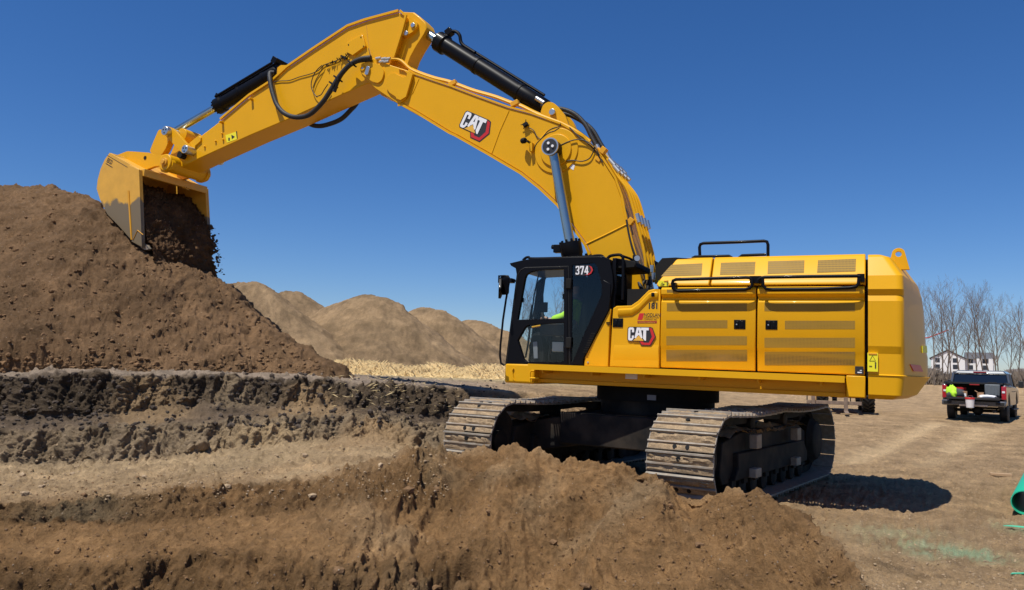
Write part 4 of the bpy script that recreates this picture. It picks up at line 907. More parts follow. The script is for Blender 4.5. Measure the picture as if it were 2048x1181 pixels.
b = MB(); b.b2(a.x, c.x, 1.595, 1.612, a.z, c.z); b.b2(a.x - 0.03, (a.x + c.x) / 2 + 0.01, 1.61, 1.625, a.z - 0.025, c.z + 0.03); b.b2(c.x + 0.03, (a.x + c.x) / 2 - 0.01, 1.61, 1.62, a.z - 0.025, c.z + 0.03); part(b, 'door_latch', M['black'], tcp, bevel=0.005)
a = L(1306, 590, 1.625); b = MB(); b.box((a.x, 1.635, a.z), (0.045, 0.03, 0.06)); part(b, 'hinge', M['black'], tcp, bevel=0.006)
# slanting panel beside the cab
fr2 = [(1216.5,733.5),(1219,625),(1222,616),(1220,618.5),(1169.5,716),(1168,731.5)]
b = MB(); b.prism(L2([(1216.5,733.8),(1219.5,640),(1222,618),(1220,618.5),(1169.5,716),(1168,732)], 1.59), 1.59, 1.45); sp_ = part(b, 'side_panel', Yl, bevel=0.008)
b = MB(); q = L(1216, 646, 1.6); b.box((q.x, 1.594, q.z), (0.06, 0.012, 0.02)); q = L(1217, 650, 1.6); b.box((q.x, 1.594, q.z), (0.04, 0.012, 0.012)); part(b, 'lock_slot', M['black'], sp_)
b = MB(); q = L(1176, 725, 1.59); b.cyl((q.x, 1.588, q.z), (q.x, 1.600, q.z), 0.014, 10); part(b, 'bolt', M['zinc'], sp_)
# writing on the compartment
ex1 = Vector((-1, 0)); ez1 = Vector((0, 1))
p = L(1295, 617.5, 1.604); text('181', 0.125, (p.x, p.z), ex1, ez1, 1.603, 'decal_number', M['decal_black'], tcp, 0.035, 0.9)
p = L(1255.5, 691, 1.604); logo((p.x, p.z), ex1, ez1, (L(1255.5, 691, 1.6).x - L(1312, 691, 1.6).x) / 212, 1.616, tcp)
p = L(1275, 640, 1.6)
b = MB(); b.prism(L2([(1279,627),(1288,627),(1284.5,640),(1275,640)], 1.603), 1.603, 1.60); part(b, 'decal_emblem', M['red'], tcp)
p = L(1288, 633.5, 1.6); text('NODLAND', 0.075, (p.x, p.z), ex1, ez1, 1.603, 'decal_company', M['decal_black'], tcp, 0.005, 0.78)
p = L(1287, 637.2, 1.6); text('CONSTRUCTION', 0.036, (p.x, p.z), ex1, ez1, 1.603, 'decal_company', M['decal_black'], tcp, 0, 0.85)
p = L(1287, 641, 1.6); text('COMPANY, INC.', 0.036, (p.x, p.z), ex1, ez1, 1.603, 'decal_company', M['decal_black'], tcp, 0, 0.82)
b = MB(); b.prism(L2([(1275,642.5),(1313.5,642.5),(1313.5,647),(1275,647)], 1.603), 1.603, 1.60); part(b, 'decal_bar', M['darkred'], tcp)
p = L(1277, 646.2, 1.6); text('EXCAVATION ALEXANDRIA, MN', 0.028, (p.x, p.z), ex1, ez1, 1.605, 'decal_company', M['gold'], tcp, 0, 0.62)
# hood: upper side leaning in to the roof
HV = [(1.60, w_shoulder + 0.012), (1.59, w_shoulder + 0.06), (1.55, w_shoulder + 0.10), (1.37, w_top - 0.04), (1.31, w_top)]
def hood(ua, ub, name, slant=False):
    b = MB(); zt = w_top
    def ring(uu, dx=0): return [(uu, v, z) for v, z in HV] + [(uu, -1.3, zt), (uu, -1.55, w_shoulder + 0.012)]
    b.loft([ring(ua), ring(ub)]); return part(b, name, Yl, bevel=0.014)
def hood_plane(z):
    zs = [h[1] for h in HV]; return float(np.interp(z, zs, [h[0] for h in HV])) + 0.001
u_h1 = L(1424, 540, 1.45).x; u_h0 = L(1315, 560, 1.55).x; u_hs = L(1356, 518, 1.33).x
hd2 = hood(u_cwf + 0.012, u_h1 - 0.012, 'hood')
b = MB()
zsh = w_shoulder + 0.012
r1 = [(u_h1 + 0.012, v, z) for v, z in HV] + [(u_h1 + 0.012, -1.3, w_top), (u_h1 + 0.012, -1.55, zsh)]
fz = [u_h0, u_h0, L(1320, 550, 1.5).x, u_hs + 0.03, u_hs]
r2 = [(fz[i], v, z) for i, (v, z) in enumerate(HV)] + [(u_hs, -1.3, w_top), (u_h0, -1.55, zsh)]
b.loft([r1, r2]); hd1 = part(b, 'hood', Yl, bevel=0.014)
# black intake box in front of the hood
b = MB(); ux = L(1311, 530, 1.35).x
b.prism([(u_h0 + 0.04, w_shoulder), (ux + 0.03, w_shoulder + 0.45), (ux + 0.01, w_top - 0.12), (ux - 0.10, w_top + 0.005), (u_hs + 0.03, w_top + 0.01), (u_hs - 0.4, w_top - 0.03), (u_hs - 0.4, w_shoulder)], 1.34, -1.2); ib = part(b, 'intake_box', M['matte_black'], bevel=0.03, seg=3)
def hvent(pts, parent):
    b = MB(); P = []
    for (x, y) in pts:
        v = 1.45
        for _ in range(8): q = L(x, y, v); v = hood_plane(q.z)
        P.append((q.x, v + 0.003, q.z))
    n_ = len(P); b.add(P + [(p[0], p[1] - 0.008, p[2]) for p in P], [tuple(range(n_)), tuple(reversed(range(n_, 2 * n_)))] + [(i, (i + 1) % n_, n_ + (i + 1) % n_, n_ + i) for i in range(n_)])
    return part(b, 'vent_grille', M['vent'], parent, smooth=0)
hvent([(1343,530),(1405,527),(1403,551),(1322,553)], hd1)
hvent([(1442,526),(1511,524),(1509,549),(1440,550)], hd2); hvent([(1536,523),(1609,521),(1608,546),(1535,548)], hd2); hvent([(1636,521),(1712,518),(1711,543),(1634,546)], hd2)
b = MB(); q = [L(x, y, 1.6) for x, y in ((1317,562),(1337,561),(1337,573),(1317,573))]; b.prism([(p.x, p.z) for p in q], 1.606, 1.598); wl = part(b, 'warning_label', M['label_yellow'], hd1)
def warn(parent, pts_tri, man, bar, v):
    b = MB(); P = [L(x, y, v) for x, y in pts_tri]; b.tube([(p.x, v, p.z) for p in P], 0.0025, 4, closed=True)
    q = L(*man, v); b.box((q.x, v, q.z), (0.014, 0.004, 0.05)); b.cyl((q.x, v - 0.003, q.z + 0.045), (q.x, v + 0.003, q.z + 0.045), 0.010, 8); b.box((q.x + 0.06, v, q.z), (0.035, 0.004, 0.008))
    each(b, 'label_print', M['decal_black'], parent)
    q0 = L(bar[0], bar[1], v); q1_ = L(bar[2], bar[3], v); b = MB(); b.b2(q0.x, q1_.x, v - 0.002, v + 0.004, q0.z, q1_.z); part(b, 'label_band', mat('orange_band', (0.75, 0.25, 0.02), 0.5), parent)
warn(wl, [(1321,571),(1328,571),(1324.5,565)], (1334.5, 568.5), (1328, 562, 1337, 563.3), 1.609)
# counterweight: stacked outlines, corners rounded
uR = -4.04; cwf = u_cwf - 0.02
u_cor = L(1806, 650, 1.6).x
def cw_ring(z, inset, side, rear, corner=0.95):
    """outline from the front left round the tail: flat side, tight corner, canted corner face, shallow curved rear"""
    s = side - inset; r_ = rear + inset
    us = max(u_cor, r_ + 0.25); a = Vector((cwf, s)); k = Vector((us, s)); m_ = Vector((r_ + 0.02, s - 1.25)); e_ = Vector((r_ + 0.0, s - 1.45))
    cor = [tuple(a)]
    def fil(p, q, w, d, n=10):
        d1 = (p - q).normalized() * d; d2 = (w - q).normalized() * d; return [tuple((1 - t) ** 2 * (q + d1) + 2 * t * (1 - t) * q + t * t * (q + d2)) for t in [i / n for i in range(n + 1)]]
    cor += fil(a, k, m_, 0.09) + fil(k, m_, e_, 0.12, 4) + [tuple(e_)]
    pts = cor + [(u, -v) for u, v in reversed(cor)]
    return [(u, v, z) for u, v in pts]
zb_, zl, zt_ = w_bot - 0.02, H_(1760, 751).z, L(1760, 509.5, 1.39).z
z1 = H_(1760, 582).z; z2 = H_(1760, 560).z; zc1 = H_(1800, 700).z
rings = [cw_ring(zb_, 0.10, 1.60, uR + 0.16), cw_ring(zb_ + 0.06, 0.0, 1.60, uR + 0.14), cw_ring(zl - 0.012, 0.0, 1.605, uR - 0.02), cw_ring(zl, -0.012, 1.605, uR - 0.02), cw_ring(zl + 0.012, 0, 1.60, uR - 0.0),
         cw_ring(zc1 - 0.06, 0.0, 1.60, uR + 0.0, 0.9), cw_ring(zc1 + 0.04, 0.0, 1.63, uR + 0.02, 0.9), cw_ring(z1 - 0.14, 0.0, 1.63, uR + 0.05), cw_ring(z1 - 0.06, 0.0, 1.60, uR + 0.06, 0.9), cw_ring(z1 + 0.02, 0.0, 1.64, uR + 0.07, 0.9), cw_ring(z2 + 0.06, 0.02, 1.62, uR + 0.10, 0.9),
         cw_ring(zt_ - 0.04, 0.09, 1.55, uR + 0.19), cw_ring(zt_, 0.15, 1.54, uR + 0.22)]
b = MB(); b.loft(rings); cw = part(b, 'counterweight', Yl, smooth=13)
b = MB(); eye = L(1797, 509, 1.05); eye.z -= 0.0; c_ = (eye.x, eye.z); outer_ = [(c_[0] - 0.14, c_[1] - 0.12), (c_[0] - 0.075, c_[1] + 0.04)] + arc(c_, 0.085, R(150), R(20), 10) + [(c_[0] + 0.14, c_[1] - 0.12)]
hole = arc(c_, 0.04, 0, math.tau * 0.95, 16)
outer_ = [(p[0], p[1]) for p in outer_[:1]] + outer_[1:-1] + [outer_[-1]]; outer_[0] = (outer_[0][0], c_[1] - 0.22); outer_[-1] = (outer_[-1][0], c_[1] - 0.22); b.prism(outer_, 1.08, 1.0, None, [hole]); part(b, 'lifting_eye', Yl, cw, bevel=0.01)
b = MB(); b.prism(outer_, -1.0, -1.08, None, [hole]); part(b, 'lifting_eye', Yl, cw, bevel=0.01)
b = MB(); a = L(1735, 706, 1.62); c = L(1756, 744, 1.62); b.b2(a.x, c.x, 1.58, 1.636, a.z, c.z); wl = part(b, 'warning_label', M['label_yellow'], cw)
warn(wl, [(1739,722),(1751,722),(1745,711)], (1751, 733), (1737, 707, 1754, 709.5), 1.640)
# reflector and label on the shaded tail
def on_cw(px, py):
    o_ = MI3 @ ray(px, py); dr = o_.normalized(); dg = bpy.context.evaluated_depsgraph_get(); ok, loc, nrm_, _ = cw.ray_cast(CL, dr)
    return (loc, nrm_) if ok else (L(px, py, 1.5), Vector((0, 1, 0)))
bpy.context.view_layer.update()
def patch(pts, name, m, parent, t=0.012):
    cx = sum(p[0] for p in pts) / len(pts); cy = sum(p[1] for p in pts) / len(pts); lc, nc = on_cw(cx, cy); P = []
    for p in pts:
        dr = (MI3 @ ray(*p)).normalized(); P.append((CL + dr * ((lc - CL).dot(nc) / dr.dot(nc)), nc))
    b = MB(); n_ = len(P); b.add([l + n2_ * t for l, n2_ in P] + [l - n2_ * 0.01 for l, n2_ in P], [tuple(range(n_)), tuple(reversed(range(n_, 2 * n_)))] + [(i, (i + 1) % n_, n_ + (i + 1) % n_, n_ + i) for i in range(n_)]); return part(b, name, m, parent, smooth=0)
patch([(1819,729),(1839,731),(1845,744),(1826,743)], 'reflector', M['red'], cw); patch([(1843,692),(1852,692),(1853,706),(1844,706)], 'warning_label', M['label_yellow'], cw)
# handrails over the doors
def rail(pts, name='handrail', r=0.022, parent=exc): b = MB(); b.tube(smooth_path(pts, 4) if len(pts) > 6 else pts, r, 10); return part(b, name, Bk, parent)
def railpath(px, v): return [L(x, y, v) for x, y in px]
rail(railpath([(1349,579),(1346,574),(1344.5,568),(1346,562),(1352,559.5),(1362,559)], 1.70) , r=0.024)
b = MB(); b.tube(railpath([(1358,559.3),(1440,557),(1492,555.5),(1499,556),(1503,559),(1504,562)], 1.70), 0.024, 10); b.tube(railpath([(1346,573),(1349,580),(1355,582.5),(1420,581),(1490,579.5),(1499,577),(1504,572),(1505,560)], 1.72), 0.024, 10)
b.box(L(1506, 560, 1.62), (0.08, 0.10, 0.10)); b.box(L(1349, 573, 1.64), (0.06, 0.12, 0.10)); each(b, 'handrail', Bk, exc, smooth=60)
b = MB(); b.tube(railpath([(1516,561),(1522,556.5),(1530,555),(1620,553.5),(1715,552.5),(1720,554)], 1.70), 0.024, 10); b.tube(railpath([(1525,557),(1526,572),(1532,578),(1545,580),(1630,579),(1700,576),(1712,574),(1717,568),(1718,556)], 1.72), 0.024, 10)
b.box(L(1517, 560, 1.62), (0.08, 0.10, 0.10)); b.box(L(1722, 557, 1.62), (0.09, 0.12, 0.11)); each(b, 'handrail', Bk, exc, smooth=60)
# roof handrail
b = MB(); b.tube(railpath([(1400,517),(1399,495),(1401,489),(1407,487),(1470,485),(1528,482.5),(1534,484),(1536,490),(1536,514)], 0.95), 0.024, 10); each(b, 'handrail', Bk, exc, smooth=60)
b = MB(); b.tube(railpath([(1384,517),(1390,514),(1458,512.5),(1464,516)], 1.15), 0.022, 10); b.tube(railpath([(1478,516),(1484,511.5),(1532,509.5)], 1.15), 0.022, 10); each(b, 'handrail', Bk, exc, smooth=60)
# walkway: thin plate along the side with a row of drain slots, dark frame under it
wz1 = L(1300, 744.5, 1.78).z; 
uw0 = L(1064, 740, 1.76).x; uw1 = L(1690, 764, 1.76).x
# the walkway follows the photograph's edge
zw = w_sill - 0.02
b = MB(); b.b2(uw1, uw0, 1.70, 1.93, zw - 0.035, zw); nsl = 110; du = (uw0 - uw1) / nsl
for k in range(nsl):
    if k % 14 in (12, 13) : b.b2(uw1 + k * du, uw1 + (k + 1) * du, 1.60, 1.70, zw - 0.033, zw - 0.002)
    else: b.b2(uw1 + k * du, uw1 + (k + 0.55) * du, 1.60, 1.70, zw - 0.033, zw - 0.002)
b.b2(uw1, uw0, 1.90, 1.93, zw - 0.09, zw - 0.035); b.b2(uw1, uw0, 1.53, 1.60, zw - 0.033, zw - 0.002)
walk = part(b, 'walkway', Yl)
b = MB()
for k in range(6):
    uu = uw1 + 0.3 + k * (uw0 - uw1 - 0.5) / 5; b.b2(uu - 0.012, uu + 0.012, 1.42, 1.80, zw - 0.14, zw - 0.036)
each(b, 'walkway_bracket', Yl, walk)
b = MB(); b.b2(uw1 + 0.0, uw0 + 0.1, 1.42, 1.36, w_bot + 0.02, zw - 0.04); b.b2(uw1, uw0 + 0.1, 1.45, 1.36, w_bot - 0.02, w_bot + 0.04); fr = part(b, 'side_frame', Yl, bevel=0.008)
b = MB(); b.b2(cwf + 0.035, uw1 - 0.01, 1.595, 1.42, w_bot - 0.01, w_sill - 0.012); part(b, 'side_cover', Yl, bevel=0.012)
b = MB(); b.b2(cwf + 0.03, uw0 + 0.6, 1.35, -1.55, w_bot - 0.02, w_bot + 0.08); part(b, 'deck_frame', M['yellow_dusty'], bevel=0.01)
b = MB(); q = L(1262, 752, 1.43); b.b2(q.x - 0.10, q.x + 0.09, 1.42, 1.428, q.z - 0.05, q.z + 0.03); part(b, 'label', M['white'], fr)
# front corner step box below the cab
uf0 = L(1010, 740, VH).x
b = MB(); zf = L(1014, 766, VH).z; b.b2(uw0 + 0.02, uf0, 1.62, 0.55, zf, zw + 0.0); fb = part(b, 'front_step_box', Yl, bevel=0.04, seg=4)
b = MB(); b.tube(railpath([(1069,742),(1063,742),(1060,746),(1060,765)], 1.68), 0.014, 8); b.tube(railpath([(1060,757),(1078,757)], 1.68), 0.016, 8); b.tube(railpath([(1027,737),(1024,742),(1026,756),(1029,762)], 1.635), 0.012, 8); part(b, 'grab_handle', Yl, fb)
b = MB(); b.b2(u_d01 + 0.2, uf0 - 0.2, 1.35, -1.5, zf + 0.02, w_sill - 0.02); part(b, 'front_deck', M['dark_steel'], bevel=0.02)
# black tank / battery boxes on the far front side and boom foot brackets
b = MB()
for v in (0.56, -0.56): b.prism([(1.6, zf), (1.75, w_sill + 0.2), (1.2, w_sill + 1.2), (0.75, w_sill + 1.25), (-0.1, w_sill + 0.1), (-0.4, zf)], v + 0.05, v - 0.05)
part(b, 'boom_foot_bracket', Yl, bevel=0.02)
b = MB(); b.b2(-0.2, 1.7, -0.75, -1.55, w_sill, w_sill + 1.0); part(b, 'fuel_tank', Yl, bevel=0.05, seg=3)
b = MB(); b.b2(u_d01 + 0.02, u_d01 + 0.62, 1.48, 0.7, w_sill, L(1280, 606, 1.5).z - 0.1); part(b, 'storage_box', M['matte_black'], bevel=0.02)

# ---------------------------------------------------------------- cab
VC = 1.60; VI = 0.62
cab_out = [(1010,731),(1033,549),(1031,537),(1022,532),(1019,527),(1048,520),(1070,517),(1207,513),(1219,519),(1225,550),(1226,575),(1221,600),(1220,618),(1167,718),(1167,732)]
CO = L2(cab_out, VC)
h_up = L2([(1035,640),(1050,557),(1053,550),(1060,545),(1075,541),(1128,539),(1128,637.5)], VC)
h_lo = L2([(1035.5,681),(1050,656),(1056,651),(1128,645.5),(1128,722),(1124,725),(1052,723),(1047,718)], VC)
h_re = L2([(1144,531),(1189,526),(1195,536),(1203,570),(1203,590),(1169,666),(1145,724),(1142.5,724)], VC)
b = MB(); b.prism(CO, VC, VC - 0.07, None, [h_up, h_lo, h_re]); cab = part(b, 'cab', Bk, bevel=0.006)
umin = min(p[0] for p in CO); 
# far side wall with two windows
def sh(pl, k=1.0): return pl
hf_r = L2([(1091,560),(1097,549),(1106,544),(1128,541),(1160,540),(1175,545),(1178,560),(1176,640),(1094,640),(1088,628),(1087,590)], VI)
ff = [(p[0], p[1]) for p in CO]
far_w = [(CO[0][0], CO[0][1]), (CO[1][0], CO[1][1]), (CO[6][0], CO[6][1]), (CO[7][0], CO[7][1]), (CO[9][0], CO[9][1]), (CO[12][0], CO[12][1]), (CO[12][0], CO[14][1])]
hf_l = L2([(1093,654),(1150,652),(1150,700),(1093,700)], VI)
b = MB(); b.prism(far_w, VI + 0.06, VI, None, [hf_r]); part(b, 'far_wall', M['matte_black'], cab)
# roof, floor, front and rear frames
zr = CO[7][1]; zf_ = CO[0][1]
b = MB(); b.prism([(CO[4][0], CO[4][1]), (CO[5][0], CO[5][1]), (CO[7][0], CO[7][1] + 0.0), (CO[8][0], CO[8][1]), (CO[8][0] - 0.02, CO[8][1] - 0.10), (CO[1][0] - 0.02, CO[2][1] - 0.05), (CO[2][0], CO[2][1])], VC - 0.03, VI - 0.02); part(b, 'roof', Bk, cab, bevel=0.02)
b = MB(); b.b2(CO[0][0] - 0.02, CO[14][0], VC - 0.075, VI + 0.065, zf_, zf_ + 0.08); part(b, 'floor', M['matte_black'], cab)
def between(p, q, v, w, t): return
b = MB()
fr_top = Vector((CO[1][0], 0, CO[1][1])); fr_bot = Vector((CO[0][0], 0, CO[0][1]))
for v in (VC - 0.10, VI + 0.10): b.tube([(fr_bot.x - 0.05, v, fr_bot.z), (fr_top.x - 0.05, v, fr_top.z)], 0.035, 8)
zmid = L(1033, 648, VC).z; um = CO[0][0] + (CO[1][0] - CO[0][0]) * (zmid - CO[0][1]) / (CO[1][1] - CO[0][1])
b.tube([(um - 0.05, VC - 0.1, zmid), (um - 0.05, VI + 0.1, zmid)], 0.03, 8); each(b, 'front_frame', M['matte_black'], cab)
b = MB(); tb = lambda v: [(fr_bot.x - 0.03, v, fr_bot.z + 0.05), (fr_top.x - 0.03, v, fr_top.z)]
b.add(tb(VC - 0.12) + tb(VI + 0.12)[::-1], [(0, 1, 2, 3)]); part(b, 'windscreen', M['glass'], cab, smooth=0, recalc=False)
# rear wall with window
ur = CO[9][0]; zre = CO[12][1]
b = MB(); yy0, yy1 = VC - 0.07, VI
outer_r = [(VI + 0.0, zr - 0.02), (VC - 0.07, zr - 0.02), (VC - 0.07, zre - 0.25), (VI, zre - 0.25)]
wz0, wz1_ = L(1240, 603, 1.3).z, L(1240, 545, 1.3).z
hr = rnd([(VI + 0.33, wz0), (VC - 0.13, wz0 + 0.02), (VC - 0.13, wz1_), (VI + 0.33, wz1_)], 0.08)
b.prism(outer_r, ur + 0.03, ur - 0.03, lambda a, c, d: (c, a, d), [hr]); part(b, 'rear_wall', Bk, cab, bevel=0.008)
b = MB(); b.add([(ur, VI + 0.3, wz0 - .03), (ur, VC - 0.1, wz0 - .03), (ur, VC - 0.1, wz1_ + .03), (ur, VI + 0.3, wz1_ + .03)], [(0, 1, 2, 3)]); part(b, 'rear_window', M['glass_dark'], cab, smooth=0, recalc=False)
b = MB(); b.prism([(CO[8][0] - 0.02, zr + 0.0), (CO[8][0] - 0.38, zr - 0.07), (CO[8][0] - 0.38, zr - 0.16), (CO[8][0], zr - 0.18)], VC - 0.15, VI - 0.05); part(b, 'rear_visor', M['matte_black'], cab, bevel=0.02)
b = MB(); b.b2(ur + 0.02, ur - 0.30, 1.45, VI, w_sill, zre + 0.04); part(b, 'rear_cowl', M['matte_black'], cab, bevel=0.03)
# door shape lines, hinges, glass
def pane(poly, v, m, name, parent=cab):
    b = MB(); b.add([(p[0], v, p[1]) for p in poly], [tuple(range(len(poly)))]); return part(b, name, m, parent, smooth=0, recalc=False)
doorp = L2([(1014,728),(1036,553),(1042,543),(1050,537),(1136,534),(1136,729)], VC); inner_d = None
b = MB(); b.prism(doorp, VC + 0.012, VC + 0.001, None, [h_up, h_lo]); door_ = part(b, 'cab_door', Bk, cab, bevel=0.004)
pane(h_up, VC - 0.03, M['glass'], 'window', door_); pane(h_lo, VC - 0.03, M['glass'], 'window', door_); pane(h_re, VC - 0.02, M['glass_dark'], 'side_window', cab)
pane(hf_r, VI + 0.03, M['glass'], 'side_window', cab)
b = MB()
for y0, y1 in ((558, 578), (675, 697)): a = L(1133, y0, VC); c = L(1143, y1, VC); b.b2(a.x, c.x, VC + 0.0, VC + 0.035, a.z, c.z)
each(b, 'hinge', M['matte_black'], door_, bevel=0.01)
b = MB(); a = L(1126, 593, VC); b.box((a.x, VC - 0.05, a.z), (0.04, 0.04, 0.09)); a = L(1042, 600, VC); b.box((a.x, VC - 0.05, a.z), (0.05, 0.04, 0.07)); each(b, 'window_catch', M['matte_black'], door_)
weldk = MB(); weldk.tube([L(x, y, VC + 0.005) for x, y in ((1013,729),(1035,552),(1041,541),(1050,536),(1137,533),(1139,729))], 0.008, 5); part(weldk, 'door_seal', M['rubber'], door_)
# rear quarter cover below the side window (black, with cooling slots)
b = MB(); b.prism(L2([(1147,730),(1204,600),(1207,560),(1222,568),(1221,600),(1219,619),(1167,718),(1167,731)], VC), VC + 0.02, VC); qc = part(b, 'quarter_cover', M['black'], cab, bevel=0.01)
b = MB()
for k in range(9):
    q = L(1187 - k * 2.0, 668 + k * 4.6, VC); b.box((q.x, VC + 0.022, q.z), (0.07, 0.008, 0.016))
part(b, 'vent_slot', M['dark_steel'], qc)
# number on the side window
def T374(pts): return pts
o3 = L(1150.5, 549.5, VC + 0.02); w3 = (L(1150.5, 549.5, VC).x - L(1176, 549.5, VC).x) / 150; zz3 = 17 * (L(1150, 532, VC).z - L(1150, 549, VC).z) / 17 / 100
mp = lambda pts: [(o3.x - x * w3, o3.z + y * zz3) for x, y in pts]
flatpoly([mp([(-6,-12),(-10,98),(-2,110),(150,108),(190,90),(206,50),(186,10),(150,-10),(40,-12)])], VC + 0.004, 'number_backing', M['decal_black'], cab)
flatpoly([mp([(150,104),(186,88),(202,50),(182,10),(150,-6),(110,-6),(140,8),(168,18),(184,50),(172,80)])], VC + 0.007, 'number_hexagon', M['red'], cab)
three = [(0,22),(0,8),(8,0),(34,0),(44,10),(44,42),(36,50),(44,58),(44,90),(36,100),(8,100),(0,92),(0,76),(14,76),(14,86),(30,86),(30,58),(16,58),(16,44),(30,44),(30,14),(14,14),(14,22)]
seven = [(52,100),(98,100),(98,84),(80,0),(64,0),(82,84),(66,84),(66,72),(52,72)]
four = [[(104,34),(128,100),(144,100),(144,36),(152,36),(152,22),(144,22),(144,0),(130,0),(130,22),(104,22)], [(118,36),(130,36),(130,72)]]
flatpoly([mp(three), mp(seven), [mp(four[0]), mp(four[1])]], VC + 0.010, 'number_digits', M['white'], cab)
# roof rails, mirror and its bar
rail([L(1046, 521, 1.5), L(1052, 516, 1.5), L(1058, 515, 1.5), L(1064, 517.5, 1.5), L(1120, 516.5, 1.5), L(1170, 514.5, 1.5), L(1195, 511.5, 1.5), L(1205, 513, 1.5), L(1209, 520, 1.5)], 'cab_rail', 0.022)
rail([L(1215, 517, 1.5), L(1222, 512, 1.5), L(1238, 510, 1.5), L(1244, 513, 1.5), L(1246, 519, 1.5), L(1246, 560, 1.5), L(1245, 600, 1.5)], 'cab_rail', 0.024)
rail([L(1240, 511, 1.4), L(1258, 517, 1.3), L(1268, 522, 1.2)], 'cab_rail', 0.02)
b = MB(); q = L(1270, 520, 1.2); b.cyl(q, q + Vector((0, 0, 0.07)), 0.04, 12); b.box(q - Vector((-0.05, 0, 0.06)), (0.14, 0.1, 0.08)); cmx = part(b, 'rear_camera', M['matte_black'])
b = MB(); q = L(1275, 518, 1.2); b.cyl(q + Vector((0, 0.02, 0)), q + Vector((-0.01, 0.06, 0)), 0.045, 14); part(b, 'lens', M['zinc'], cmx)
vm = 1.72
bar = [(1009,731),(1002,727),(1000,712),(1001,690),(1006,640),(1012,600),(1018,566),(1019,558),(1016,553),(1008,552.5),(998,552.5),(998,566)]
b = MB(); b.tube([L(x, y, vm) for x, y in bar], 0.018, 8); b.box(L(1022, 562, 1.66), (0.08, 0.14, 0.07)); b.tube([L(1018, 563, vm), L(1030, 562, 1.6)], 0.022, 8); part(b, 'mirror_bar', Bk, smooth=60)
def mirror(c, w, h, tilt, rz, name='mirror'):
    b = MB(); rot = Matrix.Rotation(rz, 3, 'Z') @ Matrix.Rotation(tilt, 3, 'X')
    pts = rnd([(-w / 2, -h / 2), (w / 2, -h / 2), (w / 2, h / 2), (-w / 2, h / 2)], 0.05)
    r_ = []
    for x, s_ in ((-0.03, 0.75), (-0.01, 1.0), (0.02, 1.0), (0.03, 0.96)): r_.append([Vector(c) + rot @ Vector((x, p[0] * s_, p[1] * s_)) for p in pts])
    b.loft(r_); o = part(b, name, Bk, exc, smooth=30); return o
mirror(L(1001, 577, 1.78), 0.26, 0.27, 0.6, 0.45); mirror(L(1009, 572, 1.70), 0.20, 0.30, 0.0, 1.25)
# inside: seat, console, steering column, joystick, wipers
b = MB(); su = L(1170, 600, 1.1).x; sz = zf_ + 0.08
b.b2(su - 0.05, su + 0.5, 0.82, 1.34, sz + 0.30, sz + 0.48); b.box((su - 0.08, 1.08, sz + 0.82), (0.15, 0.50, 0.80), Matrix.Rotation(-0.15, 3, 'Y')); b.box((su - 0.16, 1.08, sz + 1.32), (0.10, 0.28, 0.20), Matrix.Rotation(-0.15, 3, 'Y')); b.b2(su + 0.0, su + 0.4, 0.9, 1.26, sz, sz + 0.3)
seat = part(b, 'operator_seat', M['matte_black'], cab, bevel=0.04, seg=3)
b = MB(); b.b2(su + 0.15, su + 0.62, 1.38, 1.50, sz + 0.42, sz + 0.62); b.b2(su + 0.15, su + 0.62, 0.68, 0.80, sz + 0.42, sz + 0.62); b.tube([(su + 0.55, 1.44, sz + 0.60), (su + 0.62, 1.44, sz + 0.80)], 0.022, 8); b.tube([(su + 0.55, 0.74, sz + 0.60), (su + 0.62, 0.74, sz + 0.80)], 0.022, 8); each(b, 'console', M['dark_steel'], cab, bevel=0.02)
gm = mat('gray_trim', (0.22, 0.22, 0.23), 0.6)
b = MB(); q = L(1076, 700, 1.35); b.loft([[(q.x + a * 0.16, 1.42 - k_ * 0.28, q.z + c_ * 0.3) for a, c_ in ((-1, -0.6), (-0.6, 0.8), (0.3, 1.0), (0.9, 0.2), (0.6, -0.7), (-0.2, -1))] for k_ in (0, 1)]); part(b, 'foot_pedal_cover', M['matte_black'], cab, bevel=0.02)
b = MB(); q = L(1071, 701, 1.45); b.box((q.x, 1.45, q.z), (0.08, 0.02, 0.28), Matrix.Rotation(0.1, 3, 'Y')); part(b, 'trim_plate', gm, cab, bevel=0.01)
b = MB(); a = L(1104, 684, 1.4); c = L(1127, 689, 1.4); b.b2(a.x, c.x, 1.30, 1.40, a.z, a.z - 0.16); part(b, 'storage_tray', mat('pale_tray', (0.42, 0.46, 0.44), 0.6), cab, bevel=0.01)
b = MB(); a = L(1104, 658, 1.42); b.b2(a.x, L(1128, 658, 1.42).x, 1.36, 1.42, a.z, a.z - 0.19); bx_ = part(b, 'seat_side_panel', M['dark_steel'], cab, bevel=0.01)
p = L(1109, 674.5, 1.42); text('CAT', 0.11, (p.x, p.z), ex1, ez1, 1.425, 'panel_letters', gm, bx_, 0.02, 0.95)
b = MB(); b.tube([L(1064, 655, 1.45), L(1080, 652, 1.45), L(1098, 653.5, 1.45)], 0.016, 8); part(b, 'grab_bar', M['yellow'], cab)
b = MB(); b.tube([L(1099, 652, 1.42), L(1100, 690, 1.42), L(1097, 722, 1.42)], 0.014, 8); b.tube([L(1060, 656, 1.4), L(1056, 690, 1.4), L(1051, 716, 1.4)], 0.016, 8); b.tube([L(1065, 610, 1.2), L(1060, 640, 1.2), L(1058, 660, 1.2)], 0.02, 8)
b.tube([L(1078, 546, 1.1), L(1068, 592, 1.1), L(1062, 640, 1.1)], 0.012, 6); b.tube([L(1075, 560, 1.0), L(1072, 600, 1.0), L(1064, 640, 1.0)], 0.010, 6)
each(b, 'control_lever', M['matte_black'], cab)
